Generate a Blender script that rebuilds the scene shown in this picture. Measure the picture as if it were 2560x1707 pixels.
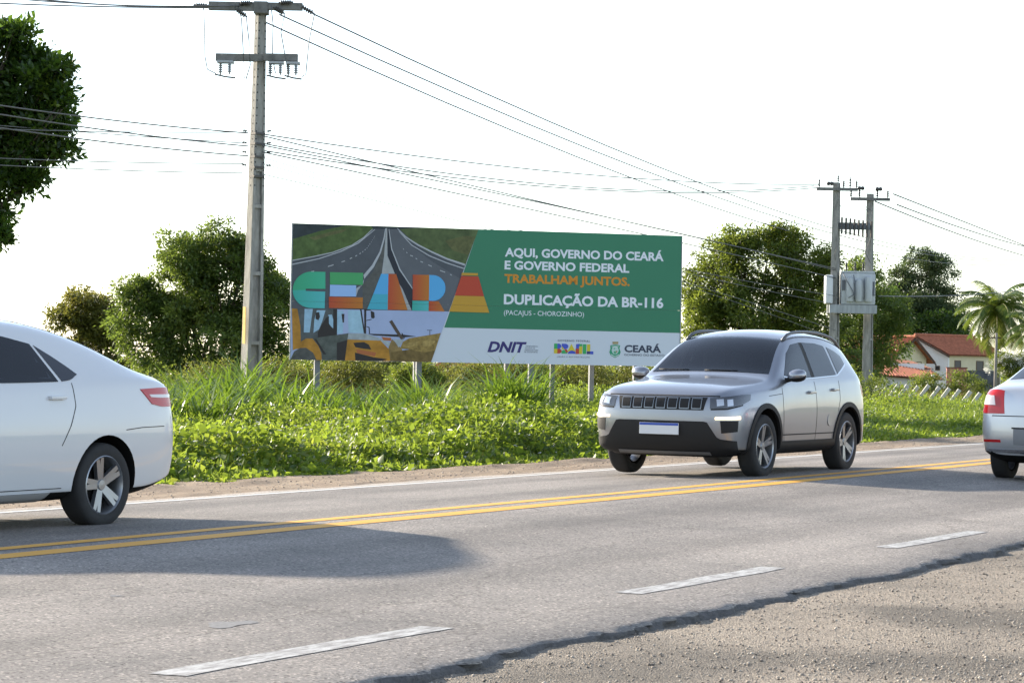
import bpy, bmesh, math, random
import numpy as np
from mathutils import Vector, Matrix
from mathutils.bvhtree import BVHTree

for o in list(bpy.data.objects):
    bpy.data.objects.remove(o, do_unlink=True)
scene = bpy.context.scene
COL = scene.collection
R = math.radians

# World frame: X runs along the highway, Y across it (away from the camera), Z up, metres.
# ---------------------------------------------------------------- camera
cam_data = bpy.data.cameras.new('camera')
cam = bpy.data.objects.new('camera', cam_data)
COL.objects.link(cam)
cam_data.sensor_width = 36.0
cam_data.lens = 83.1
cam_data.clip_start = 0.1
cam_data.clip_end = 6000
cam.matrix_world = (Matrix.Translation((0, 0, 1.19)) @ Matrix.Rotation(R(-61.3), 4, 'Z')
                    @ Matrix.Rotation(R(90.5), 4, 'X') @ Matrix.Rotation(R(1.05), 4, 'Z'))
scene.camera = cam

# ---------------------------------------------------------------- sky, sun, exposure
SUN = Vector((0.35, 2.75, 1.0)).normalized()
SUN_EL = math.asin(SUN.z)
SUN_AZ = math.atan2(SUN.x, SUN.y)
world = bpy.data.worlds.new('World')
scene.world = world
world.use_nodes = True
wn = world.node_tree.nodes
wl = world.node_tree.links
wn.clear()
sky = wn.new('ShaderNodeTexSky')
sky.sky_type = 'NISHITA'
sky.sun_disc = False
sky.sun_elevation = SUN_EL
sky.sun_rotation = SUN_AZ
sky.air_density = 1.0
sky.dust_density = 0.5
sky.ozone_density = 2.0
bg = wn.new('ShaderNodeBackground')
bg.inputs['Strength'].default_value = 0.13
wo = wn.new('ShaderNodeOutputWorld')
veil = wn.new('ShaderNodeHueSaturation')        # thin white cloud veil: paler sky all round
veil.inputs['Saturation'].default_value = 0.68
wl.new(sky.outputs[0], veil.inputs['Color'])
wl.new(veil.outputs[0], bg.inputs['Color'])
wl.new(bg.outputs[0], wo.inputs['Surface'])

sun_data = bpy.data.lights.new('sun', 'SUN')
sun_data.energy = 5.0
sun_data.angle = R(1.6)
sun_data.color = (1.0, 0.88, 0.72)
sun = bpy.data.objects.new('sun', sun_data)
COL.objects.link(sun)
sun.rotation_euler = SUN.to_track_quat('Z', 'Y').to_euler()
sun.location = (0, 60, 40)

scene.view_settings.view_transform = 'Standard'
scene.view_settings.look = 'None'
scene.view_settings.exposure = 1.5
scene.view_settings.gamma = 1.0
scene.view_settings.use_curve_mapping = False
# ---------------------------------------------------------------- helpers
rng = np.random.default_rng(7)
random.seed(7)
MATS = {}

def node_mat(name):
    m = bpy.data.materials.new(name)
    m.use_nodes = True
    nt = m.node_tree
    return m, nt, nt.nodes['Principled BSDF'], nt.nodes['Material Output']

def pmat(name, col, rough=0.6, metal=0.0, coat=0.0, emit=None, estr=0.0, noise=0.0, scale=8.0, bump=0.0,
         spec=0.5, stretch=None, bscale=None, alpha=None):
    """Principled material, its colour broken up by noise."""
    if name in MATS:
        return MATS[name]
    m, nt, b, out = node_mat(name)
    b.inputs['Base Color'].default_value = (*col, 1)
    b.inputs['Roughness'].default_value = rough
    b.inputs['Metallic'].default_value = metal
    b.inputs['Coat Weight'].default_value = coat
    b.inputs['Coat Roughness'].default_value = 0.05
    b.inputs['Specular IOR Level'].default_value = spec
    if emit:
        b.inputs['Emission Color'].default_value = (*emit, 1)
        b.inputs['Emission Strength'].default_value = estr
    if noise or bump:
        tc = nt.nodes.new('ShaderNodeTexCoord')
        mp = nt.nodes.new('ShaderNodeMapping')
        nt.links.new(tc.outputs['Object'], mp.inputs['Vector'])
        if stretch:
            mp.inputs['Scale'].default_value = stretch
        nz = nt.nodes.new('ShaderNodeTexNoise')
        nz.inputs['Scale'].default_value = scale
        nz.inputs['Detail'].default_value = 6
        nz.inputs['Roughness'].default_value = 0.65
        nt.links.new(mp.outputs[0], nz.inputs['Vector'])
        if noise:
            rp = nt.nodes.new('ShaderNodeValToRGB')
            rp.color_ramp.elements[0].position = 0.3
            rp.color_ramp.elements[1].position = 0.7
            rp.color_ramp.elements[0].color = (*[max(0, c * (1 - noise)) for c in col], 1)
            rp.color_ramp.elements[1].color = (*[min(1, c * (1 + noise)) for c in col], 1)
            nt.links.new(nz.outputs['Fac'], rp.inputs['Fac'])
            nt.links.new(rp.outputs[0], b.inputs['Base Color'])
        if bump:
            bp = nt.nodes.new('ShaderNodeBump')
            bp.inputs['Strength'].default_value = bump
            bp.inputs['Distance'].default_value = 0.02
            src = nz
            if bscale:
                src = nt.nodes.new('ShaderNodeTexNoise')
                src.inputs['Scale'].default_value = bscale
                src.inputs['Detail'].default_value = 4
                nt.links.new(mp.outputs[0], src.inputs['Vector'])
            nt.links.new(src.outputs['Fac'], bp.inputs['Height'])
            nt.links.new(bp.outputs[0], b.inputs['Normal'])
    MATS[name] = m
    return m

def leaf_mat(name, c0, c1, c2, trans=0.45, tcol=(0.20, 0.30, 0.03), gloss=0.45, spec=0.35):
    """Foliage: colour picked by the face attribute 'tint', part of the light passes through the leaf."""
    if name in MATS:
        return MATS[name]
    m, nt, b, out = node_mat(name)
    at = nt.nodes.new('ShaderNodeAttribute')
    at.attribute_name = 'tint'
    rp = nt.nodes.new('ShaderNodeValToRGB')
    e = rp.color_ramp.elements
    e[0].position, e[0].color = 0.0, (*c0, 1)
    e[1].position, e[1].color = 1.0, (*c2, 1)
    k = e.new(0.55)
    k.color = (*c1, 1)
    nt.links.new(at.outputs['Fac'], rp.inputs['Fac'])
    nt.links.new(rp.outputs[0], b.inputs['Base Color'])
    b.inputs['Roughness'].default_value = gloss
    b.inputs['Specular IOR Level'].default_value = spec
    tr = nt.nodes.new('ShaderNodeBsdfTranslucent')
    mx = nt.nodes.new('ShaderNodeMixRGB')
    mx.blend_type = 'MIX'
    mx.inputs[0].default_value = 0.55
    mx.inputs[2].default_value = (*tcol, 1)
    nt.links.new(rp.outputs[0], mx.inputs[1])
    nt.links.new(mx.outputs[0], tr.inputs['Color'])
    ms = nt.nodes.new('ShaderNodeMixShader')
    ms.inputs[0].default_value = trans
    nt.links.new(b.outputs[0], ms.inputs[1])
    nt.links.new(tr.outputs[0], ms.inputs[2])
    nt.links.new(ms.outputs[0], out.inputs['Surface'])
    MATS[name] = m
    return m

def link(o, parent=None):
    COL.objects.link(o)
    if parent is not None:
        o.parent = parent
    return o

def tag(o, label=None, cat=None, group=None, kind=None):
    if label: o['label'] = label
    if cat: o['category'] = cat
    if group: o['group'] = group
    if kind: o['kind'] = kind
    return o

def thing(name, loc, label, cat, rz=0.0, group=None, parent=None):
    e = bpy.data.objects.new(name, None)
    link(e, parent)
    e.empty_display_size = 0.3
    e.location = loc
    e.rotation_euler = (0, 0, rz)
    if parent is None:
        tag(e, label, cat, group)
    return e

class MB:
    """Collects simple shapes and links them as one mesh object."""
    def __init__(self):
        self.v, self.f, self.m = [], [], []
    def add(self, vs, fs, mi=0):
        n = len(self.v)
        self.v += [tuple(map(float, p)) for p in vs]
        self.f += [tuple(n + i for i in f) for f in fs]
        self.m += [mi] * len(fs)
        return self
    def box(self, lo, hi, mi=0, M=None, taper=None):
        x0, y0, z0 = lo
        x1, y1, z1 = hi
        vs = [(x0, y0, z0), (x1, y0, z0), (x1, y1, z0), (x0, y1, z0), (x0, y0, z1), (x1, y0, z1), (x1, y1, z1), (x0, y1, z1)]
        if taper is not None:
            cx, cy = (x0 + x1) / 2, (y0 + y1) / 2
            vs = vs[:4] + [(cx + (x - cx) * taper, cy + (y - cy) * taper, z) for x, y, z in vs[4:]]
        if M is not None:
            vs = [M @ Vector(p) for p in vs]
        return self.add(vs, [(0, 3, 2, 1), (4, 5, 6, 7), (0, 1, 5, 4), (1, 2, 6, 5), (2, 3, 7, 6), (3, 0, 4, 7)], mi)
    def tube(self, pts, rad, n=8, mi=0, caps=True):
        pts = [Vector(p) for p in pts]
        if not hasattr(rad, '__len__'):
            rad = [rad] * len(pts)
        base = len(self.v)
        up = Vector((0, 0, 1))
        for i, p in enumerate(pts):
            d = (pts[min(i + 1, len(pts) - 1)] - pts[max(i - 1, 0)]).normalized()
            a = d.cross(up)
            if a.length < 1e-3:
                a = d.cross(Vector((1, 0, 0)))
            a.normalize()
            b = d.cross(a)
            for k in range(n):
                t = 2 * math.pi * k / n
                self.v.append(tuple(p + (a * math.cos(t) + b * math.sin(t)) * rad[i]))
        for i in range(len(pts) - 1):
            for k in range(n):
                k2 = (k + 1) % n
                self.f.append((base + i * n + k, base + i * n + k2, base + (i + 1) * n + k2, base + (i + 1) * n + k))
                self.m.append(mi)
        if caps:
            self.f.append(tuple(base + k for k in range(n))[::-1])
            self.f.append(tuple(base + (len(pts) - 1) * n + k for k in range(n)))
            self.m += [mi, mi]
        return self
    def lathe(self, prof, n=24, mi=0, axis='Z', c=(0, 0, 0), closed=False):
        """prof: list of (radius, height) revolved about an axis through c."""
        base = len(self.v)
        for r, h in prof:
            for k in range(n):
                t = 2 * math.pi * k / n
                a, b = r * math.cos(t), r * math.sin(t)
                p = (a, b, h) if axis == 'Z' else (a, h, b)
                self.v.append((p[0] + c[0], p[1] + c[1], p[2] + c[2]))
        L = len(prof)
        for i in range(L if closed else L - 1):
            j = (i + 1) % L
            for k in range(n):
                k2 = (k + 1) % n
                self.f.append((base + i * n + k, base + i * n + k2, base + j * n + k2, base + j * n + k))
                self.m.append(mi)
        return self
    def build(self, name, mats, parent=None, smooth=False, bevel=0.0, auto=None):
        me = bpy.data.meshes.new(name)
        me.from_pydata(self.v, [], self.f)
        if not isinstance(mats, (list, tuple)):
            mats = [mats]
        for m in mats:
            me.materials.append(m)
        if len(mats) > 1:
            me.polygons.foreach_set('material_index', self.m)
        bm = bmesh.new()
        bm.from_mesh(me)
        bmesh.ops.recalc_face_normals(bm, faces=bm.faces)
        if bevel:
            bmesh.ops.bevel(bm, geom=bm.edges[:], offset=bevel, segments=2, affect='EDGES', profile=0.6)
        bm.to_mesh(me)
        bm.free()
        if smooth:
            me.polygons.foreach_set('use_smooth', [True] * len(me.polygons))
            if auto:
                me.set_sharp_from_angle(angle=R(auto))
        return link(bpy.data.objects.new(name, me), parent)

def fast_mesh(name, V, F, mat, parent=None, tint=None, smooth=False):
    """V (n,3), F (m,3 or 4) numpy arrays."""
    me = bpy.data.meshes.new(name)
    k = F.shape[1]
    me.vertices.add(len(V))
    me.vertices.foreach_set('co', np.ascontiguousarray(V, dtype=np.float32).ravel())
    me.loops.add(F.size)
    me.loops.foreach_set('vertex_index', np.ascontiguousarray(F, dtype=np.int32).ravel())
    me.polygons.add(len(F))
    me.polygons.foreach_set('loop_start', np.arange(0, F.size, k, dtype=np.int32))
    me.polygons.foreach_set('loop_total', np.full(len(F), k, dtype=np.int32))
    if smooth:
        me.polygons.foreach_set('use_smooth', np.ones(len(F), dtype=bool))
    me.update(calc_edges=True)
    if tint is not None:
        a = me.attributes.new('tint', 'FLOAT', 'FACE')
        a.data.foreach_set('value', np.ascontiguousarray(tint, dtype=np.float32))
    me.materials.append(mat)
    return link(bpy.data.objects.new(name, me), parent)

def smoothstep(a, b, x):
    t = np.clip((x - a) / (b - a), 0, 1)
    return t * t * (3 - 2 * t)

def vnoise(x, y, seed=0):
    """cheap smooth value noise in -1..1 (numpy)"""
    x = np.asarray(x, float); y = np.asarray(y, float)
    xi, yi = np.floor(x), np.floor(y)
    fx, fy = x - xi, y - yi
    fx, fy = fx * fx * (3 - 2 * fx), fy * fy * (3 - 2 * fy)
    def h(a, b):
        s = np.sin(a * 127.1 + b * 311.7 + seed * 74.7) * 43758.5453
        return (s - np.floor(s)) * 2 - 1
    return (h(xi, yi) * (1 - fx) + h(xi + 1, yi) * fx) * (1 - fy) + (h(xi, yi + 1) * (1 - fx) + h(xi + 1, yi + 1) * fx) * fy
# ---------------------------------------------------------------- ground, road, shoulders
CROWN_T, CROSSFALL = 9.4, 0.025
def road_z(t):
    return -CROSSFALL * np.abs(np.asarray(t, float) - CROWN_T)

def near_edge(s):
    s = np.asarray(s, float)
    return 5.10 + 0.012 * np.clip(s - 9, -12, 14) + 0.035 * vnoise(s * 0.55, 0 * s, 3) + 0.025 * vnoise(s * 1.9, 0 * s, 5) + 0.022 * vnoise(s * 6.0, 0 * s, 8)

def ground_z(s, t):
    s = np.asarray(s, float); t = np.asarray(t, float)
    z = -0.20 + 0.0 * t
    z = z + (-0.12) * (smoothstep(4.9, 5.6, t) - smoothstep(12.4, 13.0, t))
    z = z + 0.045 * smoothstep(12.5, 13.3, t)
    z = z + 0.155 * smoothstep(14.4, 21.0, t)
    z = z - 2.2 * smoothstep(27.0, 52.0, t) * (0.55 + 0.45 * smoothstep(40, 75, s))
    z = z + 0.018 * vnoise(s * 0.7, t * 0.7, 1) * (t > 13.2)
    return z

def grid_mesh(name, S, T, zfun, mat, parent=None):
    ss, tt = np.meshgrid(S, T, indexing='ij')
    V = np.stack([ss, tt, zfun(ss, tt)], -1).reshape(-1, 3)
    ns, n_t = len(S), len(T)
    i, j = np.meshgrid(np.arange(ns - 1), np.arange(n_t - 1), indexing='ij')
    a = (i * n_t + j).ravel()
    F = np.stack([a, a + n_t, a + n_t + 1, a + 1], 1)
    return fast_mesh(name, V, F, mat, parent, smooth=True)

# soil and low growth under the verge plants
m, nt, b, out = node_mat('verge_soil')
tc = nt.nodes.new('ShaderNodeTexCoord')
nz = nt.nodes.new('ShaderNodeTexNoise'); nz.inputs['Scale'].default_value = 1.3; nz.inputs['Detail'].default_value = 8
nt.links.new(tc.outputs['Object'], nz.inputs['Vector'])
rp = nt.nodes.new('ShaderNodeValToRGB')
rp.color_ramp.elements[0].position, rp.color_ramp.elements[0].color = 0.35, (0.035, 0.055, 0.012, 1)
rp.color_ramp.elements[1].position, rp.color_ramp.elements[1].color = 0.7, (0.10, 0.115, 0.03, 1)
nt.links.new(nz.outputs['Fac'], rp.inputs['Fac']); nt.links.new(rp.outputs[0], b.inputs['Base Color'])
b.inputs['Roughness'].default_value = 0.95
SOIL = m

S = np.unique(np.concatenate([np.linspace(-3000, -60, 12), np.linspace(-60, 0, 16), np.arange(0, 70, 1.0), np.arange(70, 260, 6), np.linspace(260, 3500, 16)]))
T = np.unique(np.concatenate([np.linspace(-2500, -30, 10), np.linspace(-30, 4, 12), np.arange(4, 16, 0.3), np.arange(16, 60, 1.0), np.arange(60, 200, 8), np.linspace(200, 3500, 16)]))
g = grid_mesh('ground', S, T, ground_z, SOIL)
tag(g, 'green verge soil reaching out to the horizon', 'ground', kind='structure')

# ---- asphalt
def asphalt():
    m, nt, b, out = node_mat('old_asphalt')
    N, L = nt.nodes, nt.links
    tc = N.new('ShaderNodeTexCoord')
    def noise(scale, detail=4, sc=None, rough=0.6):
        n = N.new('ShaderNodeTexNoise')
        n.inputs['Scale'].default_value = scale; n.inputs['Detail'].default_value = detail
        n.inputs['Roughness'].default_value = rough
        if sc:
            mp = N.new('ShaderNodeMapping'); mp.inputs['Scale'].default_value = sc
            L.new(tc.outputs['Object'], mp.inputs['Vector']); L.new(mp.outputs[0], n.inputs['Vector'])
        else:
            L.new(tc.outputs['Object'], n.inputs['Vector'])
        return n
    def ramp(src, p0, c0, p1, c1):
        r = N.new('ShaderNodeValToRGB')
        r.color_ramp.elements[0].position, r.color_ramp.elements[0].color = p0, (*c0, 1)
        r.color_ramp.elements[1].position, r.color_ramp.elements[1].color = p1, (*c1, 1)
        L.new(src, r.inputs['Fac'])
        return r
    def mul(a, bb, f=1.0):
        x = N.new('ShaderNodeMixRGB'); x.blend_type = 'MULTIPLY'; x.inputs[0].default_value = f
        L.new(a, x.inputs[1]); L.new(bb, x.inputs[2])
        return x.outputs[0]
    base = ramp(noise(60, 3).outputs['Fac'], 0.3, (0.166, 0.152, 0.139), 0.72, (0.298, 0.275, 0.252))
    track = ramp(noise(1.0, 5, (0.045, 0.9, 1)).outputs['Fac'], 0.36, (0.72, 0.72, 0.73), 0.62, (1.08, 1.07, 1.06))
    blot = ramp(noise(0.55, 7).outputs['Fac'], 0.34, (0.78, 0.79, 0.80), 0.60, (1.06, 1.06, 1.06))
    vor = N.new('ShaderNodeTexVoronoi'); vor.inputs['Scale'].default_value = 75
    L.new(tc.outputs['Object'], vor.inputs['Vector'])
    pick = N.new('ShaderNodeSeparateColor'); L.new(vor.outputs['Color'], pick.inputs[0])
    chip = ramp(pick.outputs[0], 0.80, (1, 1, 1), 0.97, (1.75, 1.72, 1.65))
    pit = ramp(pick.outputs[1], 0.02, (0.35, 0.34, 0.34), 0.16, (1, 1, 1))
    # fine wandering cracks along the lane
    cr = N.new('ShaderNodeTexVoronoi'); cr.feature = 'DISTANCE_TO_EDGE'; cr.inputs['Scale'].default_value = 0.55
    wv = noise(2.2, 4); add = N.new('ShaderNodeMixRGB'); add.blend_type = 'ADD'; add.inputs[0].default_value = 0.35
    mp = N.new('ShaderNodeMapping'); mp.inputs['Scale'].default_value = (0.35, 1.0, 1)
    L.new(tc.outputs['Object'], mp.inputs['Vector']); L.new(mp.outputs[0], add.inputs[1]); L.new(wv.outputs['Color'], add.inputs[2])
    L.new(add.outputs[0], cr.inputs['Vector'])
    crack = ramp(cr.outputs['Distance'], 0.0015, (0.62, 0.61, 0.60), 0.005, (1, 1, 1))
    # rubber and oil darkened wheel paths of the two lanes
    sy = N.new('ShaderNodeSeparateXYZ'); L.new(tc.outputs['Object'], sy.inputs[0])
    wob = noise(0.5, 3, (0.15, 0.6, 1)); wa = N.new('ShaderNodeMath'); wa.operation = 'MULTIPLY_ADD'; wa.inputs[1].default_value = 0.7
    L.new(wob.outputs['Fac'], wa.inputs[0]); L.new(sy.outputs['Y'], wa.inputs[2])
    mrg = N.new('ShaderNodeMapRange'); mrg.inputs['From Min'].default_value = 5.35; mrg.inputs['From Max'].default_value = 13.35
    L.new(wa.outputs[0], mrg.inputs['Value'])
    wp = N.new('ShaderNodeValToRGB'); wp.color_ramp.interpolation = 'EASE'
    for q, (p_, v_) in enumerate(((0.0, 1.0), (0.15, 1.03), (0.2125, 0.84), (0.275, 1.03), (0.34, 1.02), (0.406, 0.84), (0.47, 1.02), (0.60, 1.03), (0.669, 0.85), (0.73, 1.03), (0.80, 1.02), (0.856, 0.85), (0.92, 1.0))):
        el = wp.color_ramp.elements[q] if q < 2 else wp.color_ramp.elements.new(p_)
        el.position = p_; el.color = (v_, v_, v_ * 1.005, 1)
    L.new(mrg.outputs[0], wp.inputs['Fac'])
    c = mul(base.outputs[0], track.outputs[0]); c = mul(c, wp.outputs[0]); c = mul(c, blot.outputs[0]); c = mul(c, chip.outputs[0]); c = mul(c, pit.outputs[0]); c = mul(c, crack.outputs[0], 0.85)
    L.new(c, b.inputs['Base Color'])
    b.inputs['Roughness'].default_value = 0.82
    b.inputs['Specular IOR Level'].default_value = 0.3
    bp = N.new('ShaderNodeBump'); bp.inputs['Strength'].default_value = 0.55; bp.inputs['Distance'].default_value = 0.012
    L.new(noise(85, 5, rough=0.7).outputs['Fac'], bp.inputs['Height']); L.new(bp.outputs[0], b.inputs['Normal'])
    return m
ASPHALT = asphalt()

FAR_ASPHALT = 12.95
def far_edge(s):
    return FAR_ASPHALT + 0.07 * vnoise(s * 0.8, 0 * s, 12) + 0.05 * vnoise(s * 3.1, 0 * s, 14)
Sr = np.unique(np.concatenate([np.linspace(-700, -20, 40), np.arange(-20, 4, 0.5), np.arange(4, 24, 0.05), np.arange(24, 60, 0.4), np.linspace(60, 900, 60)]))
# cross rows as offsets: lip foot, lip face, lip shoulder, then the top surface to the far edge
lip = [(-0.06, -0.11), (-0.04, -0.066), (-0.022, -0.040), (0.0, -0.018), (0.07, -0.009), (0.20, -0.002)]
Tin = np.concatenate([np.linspace(5.35, 7.5, 16), np.linspace(7.8, 12.6, 22)])
rows = []
ne = near_edge(Sr)
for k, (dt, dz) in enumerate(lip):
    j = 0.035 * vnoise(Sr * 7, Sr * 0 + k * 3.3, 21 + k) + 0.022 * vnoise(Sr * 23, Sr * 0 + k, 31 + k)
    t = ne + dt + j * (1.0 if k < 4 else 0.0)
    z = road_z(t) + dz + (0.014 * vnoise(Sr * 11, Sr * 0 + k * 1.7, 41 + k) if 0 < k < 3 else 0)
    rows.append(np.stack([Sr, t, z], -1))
for t in Tin:
    tt = np.full_like(Sr, t) if t > 7.6 else ne + 0.26 + (7.5 - ne - 0.26) * (t - 5.35) / (7.5 - 5.35)
    rows.append(np.stack([Sr, tt, road_z(tt)], -1))
fe = far_edge(Sr)
rows.append(np.stack([Sr, fe - 0.04, road_z(fe - 0.04)], -1))
rows.append(np.stack([Sr, fe + 0.05, road_z(fe) - 0.06], -1))
V = np.stack(rows, 1)
ns, n_t = V.shape[:2]
i, j = np.meshgrid(np.arange(ns - 1), np.arange(n_t - 1), indexing='ij')
a = (i * n_t + j).ravel()
road = fast_mesh('road', V.reshape(-1, 3), np.stack([a, a + n_t, a + n_t + 1, a + 1], 1), ASPHALT, smooth=True)
# broken bitumen of the lip face, with its shade painted into the darker colour
road.data.materials.append(pmat('shaded_broken_bitumen', (0.085, 0.08, 0.077), 0.85, noise=0.4, scale=40, bump=0.8))
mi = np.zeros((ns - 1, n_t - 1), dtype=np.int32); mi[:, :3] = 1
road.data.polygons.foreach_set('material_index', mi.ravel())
tag(road, 'weathered grey asphalt highway with ragged broken edge', 'road', kind='structure')

def paint_mat(name, col, wear):
    m, nt, b, out = node_mat(name)
    N, L = nt.nodes, nt.links
    tc = N.new('ShaderNodeTexCoord')
    n1 = N.new('ShaderNodeTexNoise'); n1.inputs['Scale'].default_value = 14; n1.inputs['Detail'].default_value = 8; n1.inputs['Roughness'].default_value = 0.75
    mp = N.new('ShaderNodeMapping'); mp.inputs['Scale'].default_value = (0.5, 2.0, 1)
    L.new(tc.outputs['Object'], mp.inputs['Vector']); L.new(mp.outputs[0], n1.inputs['Vector'])
    r = N.new('ShaderNodeValToRGB')
    r.color_ramp.elements[0].position, r.color_ramp.elements[0].color = wear - 0.10, (0.20, 0.19, 0.18, 1)
    r.color_ramp.elements[1].position, r.color_ramp.elements[1].color = wear + 0.06, (*col, 1)
    L.new(n1.outputs['Fac'], r.inputs['Fac']); L.new(r.outputs[0], b.inputs['Base Color'])
    b.inputs['Roughness'].default_value = 0.7
    return m
WHITE_LINE = paint_mat('worn_white_line_paint', (0.42, 0.42, 0.41), 0.52)
EDGE_LINE = paint_mat('white_edge_line_paint', (0.52, 0.52, 0.50), 0.36)
YELLOW_LINE = paint_mat('yellow_line_paint', (0.60, 0.30, 0.025), 0.30)

def stripe(name, s0, s1, t0, t1, mat, step=0.25, ragged=0.0, slant=0.0):
    n = max(2, int((s1 - s0) / step) + 1)
    s = np.linspace(s0, s1, n)
    V = []
    for q, t in enumerate((t0, (t0 + t1) / 2, t1)):
        tt = t + (0.012 * vnoise(s * 2.5, s * 0 + t, 4) if ragged else 0 * s)
        V.append(np.stack([s + slant * (q - 1), tt, road_z(tt) + 0.003], -1))
    V = np.stack(V, 1).reshape(-1, 3)
    a = np.array([[k * 3 + c, (k + 1) * 3 + c, (k + 1) * 3 + c + 1, k * 3 + c + 1] for k in range(n - 1) for c in (0, 1)])
    return fast_mesh(name, V, a, mat, road)
stripe('centre_line', -300, 600, 9.18, 9.35, YELLOW_LINE, 2.0, 1)
stripe('centre_line', -300, 600, 9.57, 9.74, YELLOW_LINE, 2.0, 1)
stripe('edge_line', -300, 600, 12.50, 12.61, EDGE_LINE, 1.0, 1)
for k in range(-3, 10):
    stripe('dashed_line', 7.68 + 4.25 * k, 9.82 + 4.25 * k, 5.69, 5.84, WHITE_LINE, 0.2, 1, -0.03)

# dark repair patches on the near lane
PATCH = pmat('tar_patch', (0.165, 0.162, 0.16), 0.75, noise=0.3, scale=45)
for cs, ct, ls, lt in ((9.18, 6.52, 0.17, 0.075), (9.68, 7.59, 0.04, 0.03)):
    k = np.linspace(0, 2 * np.pi, 18, endpoint=False)
    rr = 1 + 0.25 * np.sin(k * 3 + cs) + 0.12 * np.sin(k * 5)
    px, py = cs + ls * rr * np.cos(k), ct + lt * rr * np.sin(k)
    mb = MB(); mb.add(np.stack([px, py, road_z(py) + 0.002], -1), [tuple(range(18))])
    mb.build('tar_patch', PATCH, road)

# ---- sandy shoulder beyond the far edge line
def sand_mat():
    m, nt, b, out = node_mat('shoulder_sand')
    N, L = nt.nodes, nt.links
    tc = N.new('ShaderNodeTexCoord')
    n1 = N.new('ShaderNodeTexNoise'); n1.inputs['Scale'].default_value = 3.0; n1.inputs['Detail'].default_value = 9; n1.inputs['Roughness'].default_value = 0.7
    mp = N.new('ShaderNodeMapping'); mp.inputs['Scale'].default_value = (0.35, 1.6, 1)
    L.new(tc.outputs['Object'], mp.inputs['Vector']); L.new(mp.outputs[0], n1.inputs['Vector'])
    r = N.new('ShaderNodeValToRGB')
    r.color_ramp.elements[0].position, r.color_ramp.elements[0].color = 0.32, (0.16, 0.115, 0.08, 1)
    r.color_ramp.elements[1].position, r.color_ramp.elements[1].color = 0.66, (0.36, 0.275, 0.19, 1)
    L.new(n1.outputs['Fac'], r.inputs['Fac'])
    n2 = N.new('ShaderNodeTexNoise'); n2.inputs['Scale'].default_value = 90; n2.inputs['Detail'].default_value = 3
    L.new(tc.outputs['Object'], n2.inputs['Vector'])
    x = N.new('ShaderNodeMixRGB'); x.blend_type = 'OVERLAY'; x.inputs[0].default_value = 0.6
    L.new(r.outputs[0], x.inputs[1]); L.new(n2.outputs['Fac'], x.inputs[2]); L.new(x.outputs[0], b.inputs['Base Color'])
    b.inputs['Roughness'].default_value = 0.95
    bp = N.new('ShaderNodeBump'); bp.inputs['Strength'].default_value = 0.8; bp.inputs['Distance'].default_value = 0.03
    L.new(n2.outputs['Fac'], bp.inputs['Height']); L.new(bp.outputs[0], b.inputs['Normal'])
    return m
SAND = sand_mat()
def sand_z(s, t):
    ridge = 0.04 * np.exp(-((t - 14.0 - 0.10 * vnoise(s * 0.5, 0 * s, 51)) / 0.16) ** 2) * (0.55 + 0.6 * vnoise(s * 1.3, 0 * s, 52))
    return -0.118 + 0.014 * vnoise(s * 2.5, t * 4, 53) + np.clip(ridge, 0, 1) + 0.02 * smoothstep(12.7, 13.4, t)
Ss = np.unique(np.concatenate([np.linspace(-300, 5, 30), np.arange(5, 60, 0.12), np.linspace(60, 500, 40)]))
sh = grid_mesh('sandy_shoulder', Ss, np.arange(12.7, 14.75, 0.07), sand_z, SAND)
tag(sh, 'strip of pale sand between asphalt and verge plants', 'shoulder', kind='structure')

# ---- gravel apron on the near side
def gravel_mat():
    m, nt, b, out = node_mat('gravel')
    N, L = nt.nodes, nt.links
    tc = N.new('ShaderNodeTexCoord')
    vor = N.new('ShaderNodeTexVoronoi'); vor.inputs['Scale'].default_value = 110
    L.new(tc.outputs['Object'], vor.inputs['Vector'])
    sep = N.new('ShaderNodeSeparateColor'); L.new(vor.outputs['Color'], sep.inputs[0])
    r = N.new('ShaderNodeValToRGB')
    r.color_ramp.elements[0].position, r.color_ramp.elements[0].color = 0.0, (0.11, 0.098, 0.085, 1)
    r.color_ramp.elements[1].position, r.color_ramp.elements[1].color = 1.0, (0.38, 0.345, 0.295, 1)
    L.new(sep.outputs[0], r.inputs['Fac'])
    n1 = N.new('ShaderNodeTexNoise'); n1.inputs['Scale'].default_value = 0.75; n1.inputs['Detail'].default_value = 7
    L.new(tc.outputs['Object'], n1.inputs['Vector'])
    r2 = N.new('ShaderNodeValToRGB')
    r2.color_ramp.elements[0].position, r2.color_ramp.elements[0].color = 0.38, (0.48, 0.46, 0.43, 1)
    r2.color_ramp.elements[1].position, r2.color_ramp.elements[1].color = 0.58, (1.05, 0.99, 0.92, 1)
    L.new(n1.outputs['Fac'], r2.inputs['Fac'])
    x = N.new('ShaderNodeMixRGB'); x.blend_type = 'MULTIPLY'; x.inputs[0].default_value = 1
    L.new(r.outputs[0], x.inputs[1]); L.new(r2.outputs[0], x.inputs[2]); L.new(x.outputs[0], b.inputs['Base Color'])
    b.inputs['Roughness'].default_value = 0.9
    bp = N.new('ShaderNodeBump'); bp.inputs['Strength'].default_value = 1.0; bp.inputs['Distance'].default_value = 0.012
    L.new(vor.outputs['Distance'], bp.inputs['Height']); bp.invert = True; L.new(bp.outputs[0], b.inputs['Normal'])
    return m
GRAVEL = gravel_mat()
def gravel_z(s, t):
    return -0.152 + 0.010 * vnoise(s * 1.7, t * 1.7, 61) + 0.006 * vnoise(s * 6, t * 6, 62) - 0.006 * (4.9 - t) * (t < 4.9)
Sg = np.unique(np.concatenate([np.linspace(-80, 4, 30), np.arange(4, 24, 0.1), np.linspace(24, 300, 30)]))
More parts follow.
